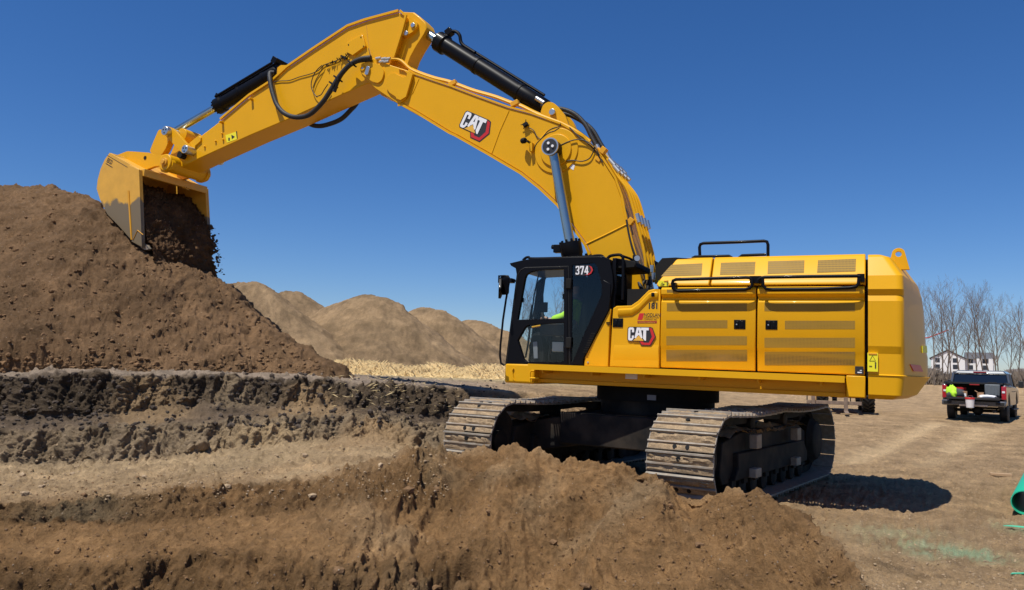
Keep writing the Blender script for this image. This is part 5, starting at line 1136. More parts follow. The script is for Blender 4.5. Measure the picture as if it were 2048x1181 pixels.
b = MB(); b.box(L(1076, 600, 0.75), (0.10, 0.05, 0.62), Matrix.Rotation(-0.12, 3, 'Y')); q = L(1083, 615, 1.0); b.box(q, (0.22, 0.04, 0.17)); b.tube([q, q - Vector((0, 0.2, 0.35))], 0.02, 8); part(b, 'monitor', M['matte_black'], cab, bevel=0.01)

# ---------------------------------------------------------------- operator (own thing, sits in the seat)
skin = mat('skin', (0.55, 0.32, 0.22), 0.6); hiviz = mat('hi_vis', (0.45, 0.80, 0.03), 0.7); trou = mat('dark_trousers', (0.03, 0.035, 0.05), 0.8); grey_band = mat('reflective_band', (0.6, 0.62, 0.62), 0.4)
op = empty('person', mw=MW @ Matrix.Translation((su + 0.15, 1.08, sz + 0.48))); tag(op, 'operator in hi-vis yellow jacket seated in the excavator cab, hand on the controls', 'person')
def skin_body(name, joints, edges, m, parent, sub=2):
    me = bpy.data.meshes.new(name); me.from_pydata([j[0] for j in joints], edges, []); me.materials.append(m)
    o = bpy.data.objects.new(name, me); COL.objects.link(o); o.parent = parent
    md = o.modifiers.new('skin', 'SKIN'); md.use_smooth_shade = True
    me.skin_vertices[0].data[0].use_root = True
    for i, j in enumerate(joints):
        r_ = j[1]; me.skin_vertices[0].data[i].radius = (r_, r_) if not isinstance(r_, tuple) else r_
    sb = o.modifiers.new('sub', 'SUBSURF'); sb.levels = sub; sb.render_levels = sub; return o
# local: x forward, y to the door side, z up from the seat cushion
J = [((0, 0, 0.08), 0.15), ((0, 0, 0.26), 0.14), ((-0.02, 0, 0.44), 0.16), ((-0.01, 0, 0.56), 0.09), ((0.01, 0, 0.64), 0.055), ((0.03, 0, 0.74), 0.085), ((0.03, 0, 0.83), 0.085),
     ((0, 0.19, 0.52), 0.07), ((0.06, 0.27, 0.28), 0.055), ((0.28, 0.30, 0.20), 0.045), ((0.37, 0.32, 0.22), 0.03),
     ((0, -0.19, 0.52), 0.07), ((0.06, -0.27, 0.28), 0.055), ((0.30, -0.30, 0.20), 0.045), ((0.38, -0.30, 0.22), 0.03),
     ((0.06, 0.10, 0.06), 0.10), ((0.45, 0.14, 0.08), 0.075), ((0.52, 0.14, -0.32), 0.05), ((0.62, 0.14, -0.36), 0.035),
     ((0.06, -0.10, 0.06), 0.10), ((0.45, -0.14, 0.08), 0.075), ((0.52, -0.14, -0.32), 0.05), ((0.62, -0.14, -0.36), 0.035)]
E = [(0, 1), (1, 2), (2, 3), (3, 4), (4, 5), (5, 6), (3, 7), (7, 8), (8, 9), (9, 10), (3, 11), (11, 12), (12, 13), (13, 14), (0, 15), (15, 16), (16, 17), (17, 18), (0, 19), (19, 20), (20, 21), (21, 22)]
skin_body('body', J, E, skin, op)
JJ = [((0, 0, 0.10), 0.17), ((0, 0, 0.26), 0.165), ((-0.02, 0, 0.44), 0.185), ((-0.01, 0, 0.55), 0.11), ((0, 0.19, 0.52), 0.09), ((0.06, 0.275, 0.28), 0.078), ((0.33, 0.305, 0.20), 0.066), ((0, -0.19, 0.52), 0.09), ((0.06, -0.275, 0.28), 0.078), ((0.32, -0.30, 0.20), 0.066)]
skin_body('jacket', JJ, [(0, 1), (1, 2), (2, 3), (3, 4), (4, 5), (5, 6), (3, 7), (7, 8), (8, 9)], hiviz, op)
JT = [((0, 0, 0.06), 0.16), ((0.06, 0.10, 0.06), 0.115), ((0.45, 0.14, 0.08), 0.09), ((0.52, 0.14, -0.28), 0.07), ((0.06, -0.10, 0.06), 0.115), ((0.45, -0.14, 0.08), 0.09), ((0.52, -0.14, -0.28), 0.07)]
skin_body('trousers', JT, [(0, 1), (1, 2), (2, 3), (0, 4), (4, 5), (5, 6)], trou, op)
for sy in (1, -1):
    HJ = [((0.37, 0.315 * sy, 0.22), 0.025), ((0.42, 0.315 * sy, 0.24), 0.028)]; HE = [(0, 1)]
    for k, (dy, ln_) in enumerate(((-0.03, 0.07), (-0.01, 0.08), (0.012, 0.078), (0.032, 0.06))):
        i0 = len(HJ); HJ += [((0.45, (0.315 + dy) * sy, 0.25), 0.010), ((0.45 + ln_ * 0.6, (0.315 + dy) * sy, 0.235), 0.009), ((0.45 + ln_ * 0.5, (0.315 + dy) * sy, 0.205), 0.008)]; HE += [(1, i0), (i0, i0 + 1), (i0 + 1, i0 + 2)]
    i0 = len(HJ); HJ += [((0.40, (0.315 - 0.035) * sy, 0.21), 0.011), ((0.44, (0.315 - 0.045) * sy, 0.19), 0.009)]; HE += [(0, i0), (i0, i0 + 1)]
    skin_body('hand', HJ, HE, skin, op, 1)
b = MB(); b.lathe((0.02, 0, 0.78), (0.02, 0, 0.93), [(0, 0.112), (0.03, 0.115), (0.09, 0.095), (0.13, 0.05), (0.14, 0.0)], 20); b.prism([(0.10, 0.80), (0.20, 0.79), (0.20, 0.78), (0.10, 0.775)], 0.07, -0.07); b.build('cap', trou, op)
b = MB(); b.loft([[(0.115, 0.012, 0.735), (0.115, -0.012, 0.735), (0.115, 0, 0.77)], [(0.142, 0.006, 0.738), (0.142, -0.006, 0.738), (0.12, 0, 0.765)]]); b.build('nose', skin, op)
b = MB()
for sy in (1, -1): b.lathe((0.108, 0.034 * sy, 0.765), (0.118, 0.034 * sy, 0.765), [(0, 0.011), (0.006, 0.008), (0.009, 0.0)], 10)
b.build('eye', M['decal_black'], op)

# ---------------------------------------------------------------- undercarriage
PHI = R(54); Fv = Vector((-math.sin(R(144)), math.cos(R(144)), 0)); Lv = Vector((0, 0, 1)).cross(Fv)
UC = Matrix(((Fv.x, Lv.x, 0, S0.x), (Fv.y, Lv.y, 0, S0.y), (0, 0, 1, 0.02), (0, 0, 0, 1))); UCL = MI @ UC
Rr = 0.595; HL = 2.38; GAU = 1.71; zc0 = 0.045 + Rr + 0.03
b = MB(); b.b2(-1.5, 1.5, -1.0, 1.0, 0.62, 1.12); b.cyl((0, 0, 1.05), (0, 0, 1.36), 0.95, 48)
for sx_ in (1, -1):
    for sy in (1, -1): b.loft([[(sx_ * 0.5, sy * 0.7, 0.6), (sx_ * 1.35, sy * 0.7, 0.6), (sx_ * 1.35, sy * 0.7, 1.1), (sx_ * 0.5, sy * 0.7, 1.1)], [(sx_ * 0.9, sy * 1.6, 0.45), (sx_ * 1.5, sy * 1.6, 0.45), (sx_ * 1.5, sy * 1.6, 0.95), (sx_ * 0.9, sy * 1.6, 0.95)]])
part(b, 'carbody', M['dark_steel'], mw=UCL, bevel=0.02)
b = MB(); b.cyl((0, 0, 1.33), (0, 0, 1.72), 1.02, 48); part(b, 'swing_bearing', M['matte_black'], mw=UCL)
b = MB(); q = L(1299, 796, 1.2); part(MB().b2(q.x - 0.07, q.x + 0.07, 1.06, 1.08, q.z - 0.04, q.z + 0.04), 'label', gm)
# one shoe with its dirt
soil_t = soil_mat('track_soil', False, (0.33, 0.235, 0.14), 3.0, 0.02, 0.25)
def shoe_mesh(seed, dirt=True):
    r_ = random.Random(seed); b = MB(); W = 0.45; P_ = 0.262
    b.b2(-P_ / 2 + 0.004, P_ / 2 - 0.004, -W, W, -0.012, 0.012)
    for x0, hh in ((-P_ / 2 + 0.016, 0.048), (0.030, 0.040)): b.prism([(x0 - 0.014, 0.011), (x0 - 0.008, hh), (x0 + 0.012, hh), (x0 + 0.020, 0.011)], -W, W)
    n_ = 14
    if dirt:
        for (xa, xb, hmax) in ((-P_ / 2 + 0.036, 0.016, 0.040), (0.048, P_ / 2 - 0.006, 0.022)):
            vs = []; fs = []; nx = 4
            hh_ = [[max(0.013, hmax * (0.8 + 0.5 * r_.random()) * (0.0 if (i in (0, n_)) else 1) * min(1, 0.2 + r_.random() * 1.3)) if 0 < j < nx else 0.013 for j in range(nx + 1)] for i in range(n_ + 1)]
            for i in range(n_ + 1):
                for j in range(nx + 1): vs.append((xa + (xb - xa) * j / nx + r_.uniform(-.003, .003) * (0 < j < nx), -W + 0.01 + (2 * W - 0.02) * i / n_, hh_[i][j]))
            for i in range(n_):
                for j in range(nx): a = i * (nx + 1) + j; fs.append((a, a + 1, a + nx + 2, a + nx + 1))
            b.add(vs, fs, 1)
    for (xx, yy_) in ((-0.045, 0.0),) if seed % 2 else ((0.085, -0.07), (0.085, 0.10)): b.cyl((xx, yy_, 0.0), (xx, yy_, 0.046 if seed % 2 else 0.028), 0.028, 12, mi=2)
    me_o = b.build('track_shoe', [M['steel'], soil_t, M['matte_black']], None, smooth=30); me = me_o.data; bpy.data.objects.remove(me_o); return me
shoes = [shoe_mesh(k) for k in range(6)]
def oval(s):
    """position, tangent angle along the track loop; s in metres, starting mid-top going forward"""
    per = 4 * HL + 2 * math.pi * Rr; s = s % per
    if s < HL: return s, zc0 + Rr - 0.035 * math.sin(math.pi * min(1, (s / HL))) , 0.0
    s -= HL
    if s < math.pi * Rr: a = s / Rr; return HL + Rr * math.sin(a), zc0 + Rr * math.cos(a), a
    s -= math.pi * Rr
    if s < 2 * HL: return HL - s, zc0 - Rr, math.pi
    s -= 2 * HL
    if s < math.pi * Rr: a = s / Rr; return -HL - Rr * math.sin(a), zc0 - Rr * math.cos(a), math.pi + a
    s -= math.pi * Rr
    return -HL + s, zc0 + Rr - 0.035 * math.sin(math.pi * min(1, (1 - s / HL))), 0.0
per = 4 * HL + 2 * math.pi * Rr; NS = round(per / 0.272); pitch = per / NS
for si, sy in enumerate((1, -1)):
    yc = sy * GAU
    b = MB()
    b.prism([(-1.95, 0.32), (2.0, 0.32), (2.1, 0.45), (2.0, 0.88), (1.2, 1.00), (-1.5, 1.00), (-1.95, 0.85)], yc + 0.19, yc - 0.19)
    for sg in (1, -1):
        b.prism([(-1.8, 0.36), (1.75, 0.36), (1.6, 0.52), (1.6, 0.72), (-1.6, 0.72), (-1.8, 0.52)], yc + sg * 0.27, yc + sg * 0.18)
    tr = part(b, 'track', M['dark_steel'], mw=UCL, bevel=0.015)
    # idler (front), sprocket (rear), rollers
    b = MB(); b.lathe((HL, yc + 0.13, zc0), (HL, yc - 0.13, zc0), [(0, 0.38), (0.03, 0.50), (0.09, 0.50), (0.10, 0.53), (0.16, 0.53), (0.17, 0.50), (0.23, 0.50), (0.26, 0.38)], 40); b.cyl((HL, yc + 0.19, zc0), (HL, yc - 0.19, zc0), 0.17, 24); part(b, 'idler_wheel', M['dark_steel'], tr)
    b = MB(); nt_ = 21; pts = []
    for k in range(nt_ * 2): r_ = 0.53 if k % 2 else 0.45; a = math.pi * k / nt_; pts.append((-HL + r_ * math.cos(a), zc0 + r_ * math.sin(a)))
    b.prism(pts, yc + 0.06, yc - 0.06); part(b, 'sprocket', M['dark_steel'], tr)
    sg = sy
    b = MB(); b.lathe((-HL, yc - sy * 0.30, zc0), (-HL, yc + sy * 0.30, zc0), [(0, 0.3), (0.05, 0.40), (0.5, 0.40), (0.53, 0.36), (0.58, 0.33), (0.60, 0.30)], 36); fd = part(b, 'final_drive', M['dark_steel'], tr)
    for k in range(8):
        x = -1.68 + k * 0.48; b = MB(); b.lathe((x, yc + 0.20, 0.235), (x, yc - 0.20, 0.235), [(0, 0.07), (0.02, 0.145), (0.08, 0.145), (0.10, 0.11), (0.30, 0.11), (0.32, 0.145), (0.38, 0.145), (0.40, 0.07)], 24); b.box((x, yc, 0.33), (0.16, 0.46, 0.10)); part(b, 'track_roller', M['dark_steel'], tr)
    for x in (-0.9, 0.7):
        b = MB(); b.lathe((x, yc + 0.18, 1.09), (x, yc - 0.18, 1.09), [(0, 0.06), (0.02, 0.10), (0.34, 0.10), (0.36, 0.06)], 20); b.box((x, yc, 1.0), (0.12, 0.12, 0.14)); part(b, 'carrier_roller', M['dark_steel'], tr)
    # chain links as two rails
    b = MB(); pa_ = [oval(i * pitch / 2) for i in range(NS * 2)]
    for o_y in (0.085, -0.085):
        ring = [[(x - math.sin(a) * -0.0 + math.sin(a) * dn * -1 if False else x - math.sin(a) * dn, yc + o_y + dy, z - math.cos(a) * dn) for dn, dy in ((0.03, -0.025), (0.03, 0.025), (0.14, 0.025), (0.14, -0.025))] for x, z, a in pa_]
        ring.append(ring[0]); b.loft(ring, caps=False)
    part(b, 'track_chain', M['dark_steel'], tr)
    # bright bolted guards on the outer side of the frame
    b = MB()
    for x in (1.05, -0.95):
        b.box((x, yc + sy * 0.32, 0.86), (0.20, 0.12, 0.20)); b.box((x, yc + sy * 0.30, 0.42), (0.24, 0.14, 0.13)); pass
    each(b, 'step_bracket', M['steel'], tr, bevel=0.012)
    random.seed(11 + si)
    for k in range(NS):
        x, z, a = oval(k * pitch + 0.05)
        me = shoes[random.randrange(6)]; o = bpy.data.objects.new('track_shoe', me); COL.objects.link(o); o.parent = tr
        o.matrix_local = Matrix.Translation((x, yc, z)) @ Matrix.Rotation(a, 4, 'Y')
    # soil lying on the frame
    me = MB(); vs = []; n1_, n2_ = 60, 8
    vv = [(-1.9 + 3.8 * i / n1_, yc - 0.25 + 0.5 * j / n2_) for i in range(n1_ + 1) for j in range(n2_ + 1)]
    zz = fbm(np.array([[x, y, 0.3 * si] for x, y in vv]), 0.35, 4, 0.6)
    vs = [(x, y, 0.98 + max(-0.04, 0.09 * float(h) + 0.05 * (1 - abs((y - yc) / 0.25)))) for (x, y), h in zip(vv, zz)]
    me.add(vs, [(i * (n2_ + 1) + j, i * (n2_ + 1) + j + 1, (i + 1) * (n2_ + 1) + j + 1, (i + 1) * (n2_ + 1) + j) for i in range(n1_) for j in range(n2_)]); part(me, 'caked_soil', soil_t, tr)
# ================================================================== SOIL TIPPING FROM THE BUCKET
um = L(286, 420, 0.95).x
zt = lambda y: L(286, y, 0.95).z
zs_ = [352, 368, 392, 425, 462, 500, 540, 580, 620, 660]
near_u = [1.0, 0.75, 0.50, 0.22, -0.04, -0.34, -0.48, -0.60, -0.80, -1.0]; far_u = [0.9, 0.62, 0.32, -0.02, -0.14, -0.24, -0.33, -0.46, -0.70, -1.0]
tt = np.linspace(0, 1, 230); ii = np.linspace(0, 1, 10); zz = np.interp(tt, ii, [zt(y) for y in zs_]); vv = np.linspace(0.905, -1.22, 210); uu = np.interp(tt, ii, near_u); uf_ = np.interp(tt, ii, far_u)
UU, VV = np.meshgrid(uu, vv, indexing='ij'); ZZ = np.repeat(zz[:, None], len(vv), 1); TT = np.repeat(tt[:, None], len(vv), 1)
edge = np.clip((-VV - 0.98) / 0.24, 0, 1) * sst(TT, 0.38, 0.5)
wv = np.clip((0.9 - VV) / 1.9, 0, 1); UU = uu[:, None] * (1 - wv) + uf_[:, None] * wv + um + 0.6 * edge ** 2 
VV = VV * (1 - 0.06 * sst(TT, 0.45, 0.8)) 
Pm = np.stack([UU, VV, ZZ], -1).reshape(-1, 3); Mn = np.array(MW); Pw = Pm @ Mn[:3, :3].T + Mn[:3, 3]
nn = grid_normals(Pw, *UU.shape); nn = np.where((nn @ np.array([-fdir.x, -fdir.y, 0.3]))[:, None] < 0, -nn, nn)
dsp = 0.12 * fbm(Pw, 0.6, 5, 0.6) + 0.05 * fbm(Pw, 0.12, 4, 0.65, ridged=True) + 0.12 * np.clip(fbm(Pw, 0.10, 3, 0.5, off=3.0) - 0.2, 0, 1)
Pw = Pw + nn * dsp[:, None]
Pl = (Pw - Mn[:3, 3]) @ Mn[:3, :3]; lim = 0.90 + 0.45 * sst(TT.ravel(), 0.40, 0.50); Pl[:, 1] = np.clip(Pl[:, 1], -lim, np.minimum(lim, 0.90 + 0.3 * sst(TT.ravel(), 0.56, 0.62))); Pl[:, 0] = np.where(TT.ravel() < 0.30, np.maximum(Pl[:, 0], um + 0.03), Pl[:, 0]); Pw = Pl @ Mn[:3, :3].T + Mn[:3, 3]
kc = np.array((0.135, 0.076, 0.038)) * (1 + 0.3 * fbm(Pw, 0.3, 3, 0.6))[:, None]
fs_ = grid_mesh('tipped_soil', Pw, UU.shape[0], UU.shape[1], M['soil'], kc)
tag(fs_, 'dark clumpy soil pouring out of the raised bucket onto the pile', 'soil', kind='stuff')

# ================================================================== CLODS AND STONES
def lump_mesh(pts, m, name, label, cat='clods', flat=0.7, kind='stuff'):
    base = []; bmx = bmesh.new(); bmesh.ops.create_icosphere(bmx, subdivisions=1, radius=1); bv = np.array([v.co[:] for v in bmx.verts]); bf = [[v.index for v in f.verts] for f in bmx.faces]; bmx.free()
    bf = np.array(bf); n = len(pts); V_ = np.zeros((n, len(bv), 3)); r_ = np.random.default_rng(5)
    for i, (x, y, z, s) in enumerate(pts):
        sc_ = s * r_.uniform(0.6, 1.3, 3) * np.array([1, 1, flat]); a = r_.uniform(0, 6.28); c, sn = math.cos(a), math.sin(a)
        q = bv * sc_ * (1 + r_.uniform(-0.22, 0.22, (len(bv), 1))); q = np.stack([q[:, 0] * c - q[:, 1] * sn, q[:, 0] * sn + q[:, 1] * c, q[:, 2]], 1); V_[i] = q + np.array([x, y, z + s * 0.15])
    F_ = (bf[None] + (np.arange(n) * len(bv))[:, None, None]).reshape(-1, 3)
    me = bpy.data.meshes.new(name); me.from_pydata(V_.reshape(-1, 3).tolist(), [], F_.tolist()); me.materials.append(m)
    o = bpy.data.objects.new(name, me); COL.objects.link(o); tag(o, label, cat, kind=kind); return o
def scatter(n, px0, px1, y0, y1, smin, smax, pw=2.5, zmin=-9):
    out = []
    while len(out) < n:
        px = random.uniform(px0, px1); py = random.uniform(y0, y1); r_ = ray(px, py)
        h = gbvh.ray_cast(CAM, r_.normalized())
        if h[0] is None or h[0].z < zmin: continue
        s = smin + (smax - smin) * random.random() ** pw; out.append((h[0].x, h[0].y, h[0].z, s))
    return out
random.seed(21)
brown_c = soil_mat('brown_clod', False, (0.20, 0.118, 0.06), 3, 0.02, 0.3); tan_c = soil_mat('tan_clod', False, (0.40, 0.29, 0.18), 3, 0.02, 0.3); dark_c = soil_mat('dark_clod', False, (0.085, 0.066, 0.052), 3, 0.02, 0.3)
lump_mesh(scatter(3600, -50, 1700, 940, 1181, 0.003, 0.022, 4) + scatter(14, 0, 1600, 960, 1181, 0.04, 0.08, 2), brown_c, 'soil_clods', 'brown clods on the cut slope in the foreground')
lump_mesh(scatter(1600, 0, 900, 890, 1000, 0.004, 0.024, 4, -0.12) + scatter(2800, 1720, 2048, 840, 1181, 0.003, 0.015, 3, -0.04) + scatter(800, 1500, 2048, 840, 980, 0.004, 0.02, 3, -0.04) + scatter(10, 0, 860, 900, 1000, 0.04, 0.08, 2), tan_c, 'soil_clods', 'tan clods and pebbles on the bench and the open ground')
lump_mesh(scatter(1100, -40, 1010, 748, 860, 0.01, 0.07, 3.2), dark_c, 'soil_clods', 'dark clods along the topsoil banks')
# clods on the flank and foot of the brown pile
bpy.context.view_layer.update()
mp_ = [o for o in bpy.data.objects if o.name == 'dirt_pile'][0]
pb_ = BVHTree.FromPolygons([v.co[:] for v in mp_.data.vertices], [p.vertices[:] for p in mp_.data.polygons])
pts = []
while len(pts) < 2200:
    px = random.uniform(-30, 670); py = 745 - 370 * random.random() ** 1.7; h = pb_.ray_cast(CAM, ray(px, py).normalized())
    if h[0] is not None and h[0].z > 1.45: pts.append((h[0].x, h[0].y, h[0].z - 0.01, 0.006 + 0.06 * random.random() ** 5))
for _ in range(450):
    px = random.uniform(-30, 640); h = pb_.ray_cast(CAM, ray(px, random.uniform(715, 742)).normalized())
    if h[0] is not None: pts.append((h[0].x, h[0].y, h[0].z - 0.01, 0.010 + 0.05 * random.random() ** 4))
# crumbs dropping off the ridge below the bucket
for _ in range(120):
    t = random.random(); p = D(418 + 22 * t + abs(random.gauss(0, 5)), 450 + 100 * t, 19.0 + random.uniform(-.3, .3)); pts.append((p.x, p.y, p.z, 0.008 + 0.045 * random.random() ** 2.5))
lump_mesh(pts[-120:], dark_c, 'soil_crumbs', 'crumbs of soil dropping beside the bucket load', 'soil crumbs')
lump_mesh(pts[:-120], brown_c, 'soil_clods', 'brown clods lying on the face and foot of the tall pile')

# ================================================================== STRAW
sm_ = mat('straw', (0.80, 0.60, 0.30), 0.8, noise=0.2, nscale=1.5)
def blades(name, gen, n, m, label, cat, wid=0.012):
    vs = []; fs = []
    for i in range(n):
        x, y, z, ln_, el = gen(); a = random.uniform(0, 6.283); dx, dy, dz = math.cos(a) * math.cos(el), math.sin(a) * math.cos(el), math.sin(el)
        px_, py_ = -math.sin(a) * wid, math.cos(a) * wid; k = len(vs)
        vs += [(x - px_, y - py_, z), (x + px_, y + py_, z), (x + dx * ln_ * .5, y + dy * ln_ * .5, z + dz * ln_ * .62 + wid), (x + dx * ln_, y + dy * ln_, z + dz * ln_ * .9)]
        fs += [(k, k + 1, k + 2), (k, k + 2, k + 3), (k + 1, k + 3, k + 2)]
    me = bpy.data.meshes.new(name); me.from_pydata(vs, [], fs); me.materials.append(m); o = bpy.data.objects.new(name, me); COL.objects.link(o); tag(o, label, cat, kind='stuff'); return o
def g1():
    px = random.uniform(630, 1230); d = random.triangular(24, 35, 30); x = d * (px - 1024) / F; z = gz(x, d)
    h_ = 0.36 * max(0, 1 - ((d - 30.5) / 5) ** 2) * (0.5 + 0.5 * math.sin(px * 0.045 + 1.3 * math.sin(px * .021)) * 0.6 + 0.2)
    return x, d, z + random.random() * max(h_, 0.02), random.uniform(0.14, 0.38), random.uniform(0, 0.9)
blades('straw', g1, 36000, sm_, 'pale yellow straw spread in a long low bed before the tan piles', 'straw', 0.012)
def g2():
    while True:
        px = random.gauss(790, 70); py = 750 + 75 * random.random() ** 1.6 ; h = gbvh.ray_cast(CAM, ray(px, py).normalized())
        if h[0] is not None: break
    return h[0].x, h[0].y, h[0].z + 0.01, random.uniform(0.06, 0.24), random.uniform(0, 0.5)
blades('straw', g2, 260, sm_, 'loose straw wisps scattered over the edge of the dark bank', 'straw', 0.0035)
# ================================================================== BARE TREES, BRUSH
bark = mat('bark', (0.14, 0.11, 0.085), 0.9, noise=0.3, nscale=1.5); twig = mat('twigs', (0.17, 0.13, 0.10), 0.9)
def tree(px, d, h, seed, label, lean=0.0, dens=1.0):
    r_ = random.Random(seed); p = D(px, 765, d); z0 = gz(p.x, d) if d < 100 else (1.0 if px > 1300 else 1.5); root = empty('bare_tree', (p.x, d, z0 - 0.1)); tag(root, label, 'tree', 'bare trees beyond the site')
    tr_ = MB(); cr2 = MB()
    def grow(o, dr, ln_, rad, lev):
        n = 5 if lev < 2 else 3; pts = [o]; dd_ = dr.copy()
        for i in range(n):
            dd_ = (dd_ + Vector((r_.gauss(0, .06), r_.gauss(0, .06), 0.045 + 0.02 * lev))).normalized(); pts.append(pts[-1] + dd_ * ln_ / n)
        rs = [rad * (1 - 0.75 * i / n) for i in range(n + 1)]
        (tr_ if lev == 0 else cr2).tube(pts, rs, 5 if lev < 2 else 3, caps=False)
        if lev < 4:
            k = int({0: 12, 1: 6, 2: 4, 3: 3}[lev] * dens)
            for j in range(k):
                t = (0.22 if lev == 0 else 0.2) + 0.8 * (j + r_.random()) / k; t = min(t, 0.99); i = int(t * n); q = pts[i].lerp(pts[i + 1], t * n - i); a = r_.uniform(0, 6.283); sp_ = r_.uniform(0.35, 0.65)
                ax = (pts[i + 1] - pts[i]).normalized(); s1_ = ax.orthogonal().normalized(); s1_.rotate(Matrix.Rotation(a, 3, ax)); nd = (ax * math.cos(sp_) + s1_ * math.sin(sp_)).normalized()
                grow(q, nd, ln_ * (1 - 0.45 * t) * r_.uniform(0.42, 0.62), rs[i] * 0.42 + 0.005, lev + 1)
    nst = r_.choice((1, 1, 2))
    for s_ in range(nst): h = h * (0.92 if s_ == 0 else 1); grow(Vector((s_ * 0.8, 0, 0)), Vector((lean + r_.gauss(0, .05) + 0.12 * s_, r_.gauss(0, .05), 1)).normalized(), h * (1 - .15 * s_), h * 0.0095, 0)
    tr_.build('trunk', bark, root, smooth=0, recalc=False); cr2.build('crown', twig, root, smooth=0, recalc=False)
TL = [(1846,118,14.0,'bare tree mostly hidden behind the counterweight'),(1869,112,13.2,'bare tree whose twigs rise just right of the counterweight top'),(1886,122,14.5,'tall bare tree in front of the left corner of the white building'),(1903,110,12.2,'bare tree with its trunk over the white gable'),(1921,118,14.2,'slim bare tree in front of the white gable right edge'),
      (1937,126,14.0,'bare tree in front of the gray roof of the white building'),(1953,114,13.2,'bare tree right of the white building, above the pickup roof'),(1968,120,14.0,'bare tree directly behind the pickup cab'),(1984,112,12.8,'leaning bare tree above the right side of the pickup'),(2001,118,12.4,'bare tree between the pickup cab and its mirror'),
      (2018,108,9.5,'short bare tree above the pickup mirror'),(2038,116,11.0,'bare tree rising at the right edge of the photo'),(2070,110,12.0,'bare tree just outside the right edge, its branches reaching in'),
      (1044,96,9.8,'bare tree seen through the front of the cab door window'),(1066,100,8.6,'small bare tree seen through the cab windscreen'),(1098,98,11.5,'bare tree seen through the far cab window'),(1120,102,12.0,'bare tree seen at the right side of the far cab window')]
for i, (px, d, h, lb) in enumerate(TL): tree(px, d, h, 40 + i, lb, random.uniform(-.08, .08))
def g3():
    px = random.uniform(1150, 2300); d = random.uniform(122, 150); x = d * (px - 1024) / F; hh = 1.1 + 0.9 * math.sin(px * .05) * math.sin(px * .013) 
    return x, d, 0.9, random.uniform(0.8, 2.6) * (0.8 + 0.4 * hh), random.uniform(0.9, 1.55)
blades('brush', g3, 20000, mat('dry_brush', (0.21, 0.165, 0.125), 0.9, noise=0.3, nscale=0.2), 'gray brown brush and saplings along the foot of the bare trees', 'brush', 0.05)
# distant wood
b = MB(); n_ = 240; vs = []; random.seed(5)
hgt = [6 + 3 * math.sin(i * .21) + 2 * math.sin(i * .53) + random.uniform(-1, 1) for i in range(n_ + 1)]
P_ = []
for i in range(n_ + 1):
    px = 1150 + i * 6; x = 520 * (px - 1024) / F
    P_.append([(x, 520, 0), (x, 520, hgt[i] * .8), (x, 530, hgt[i]), (x, 560, hgt[i] * .9), (x, 560, 0)])
b.loft(P_); wd = b.build('distant_wood', mat('far_wood', (0.16, 0.135, 0.125), 1.0, noise=0.35, nscale=0.08), smooth=0); tag(wd, 'dull brown wood along the far horizon behind the bare trees', 'wood', kind='stuff')

# ================================================================== WHITE BUILDING
bw = empty('apartment_building'); dB = 330; tag(bw, 'white four storey building with gray gabled roof behind the bare trees', 'building')
c0 = D(1896, 735, dB); bw.location = (c0.x, dB, 0); ang_b = math.atan2(c0.x, dB); bw.rotation_euler = (0, 0, -ang_b)
wm = mat('white_siding', (0.72, 0.72, 0.71), 0.8); rm_ = mat('gray_shingles', (0.10, 0.10, 0.105), 0.9, noise=0.2); gl = mat('window_glass', (0.03, 0.035, 0.045), 0.2)
b = MB(); W_ = 6.3; b.b2(-W_, W_, 0, 30, 0, 11.0); b.prism([(-W_, 11.0), (W_, 11.0), (0, 14.2)], 0, 30); b.b2(W_ + 0.02, 17, 4, 26, 0, 11.0); b.b2(10.5, 12.5, 2.5, 3.95, 0, 11.2); b.b2(15, 16.5, 2.5, 3.95, 0, 11.2); b.build('wall', wm, bw, smooth=0)
b = MB(); b.prism([(-W_ - 0.7, 10.9), (0, 14.55), (W_ + 0.7, 10.9), (W_ + 0.7, 11.15), (0, 14.9), (-W_ - 0.7, 11.15)], -0.5, 30.5); b.prism([(2.2, 11.1), (10, 13.8), (10, 14.0), (2.2, 11.3)], 3.2, 3.6, lambda u, v, w: (v + 3.4 + u * 0, u, w))
b.loft([[(W_ + .1, 3.2, 11.1), (17.6, 3.2, 11.1), (17.6, 15, 14.2), (W_ + .1, 15, 14.2)], [(W_ + .1, 3.2, 11.0), (17.6, 3.2, 11.0), (17.6, 26.8, 11.0), (W_ + .1, 26.8, 11.0)]]); b.build('roof', rm_, bw, smooth=0)
for fl in range(4):
    for x in (-3.9, -2.9 + 5.6):
        b = MB(); b.b2(x - 0.0 - 0.9, x + 0.9, -0.06, 0.05, 1.0 + fl * 2.75, 2.9 + fl * 2.75); b.build('window', gl, bw, smooth=0)
    for x in (8.4, 13.8):
        b = MB(); b.b2(x - 0.9, x + 0.9, 3.94, 4.05, 1.0 + fl * 2.75, 2.9 + fl * 2.75); b.build('window', gl, bw, smooth=0)
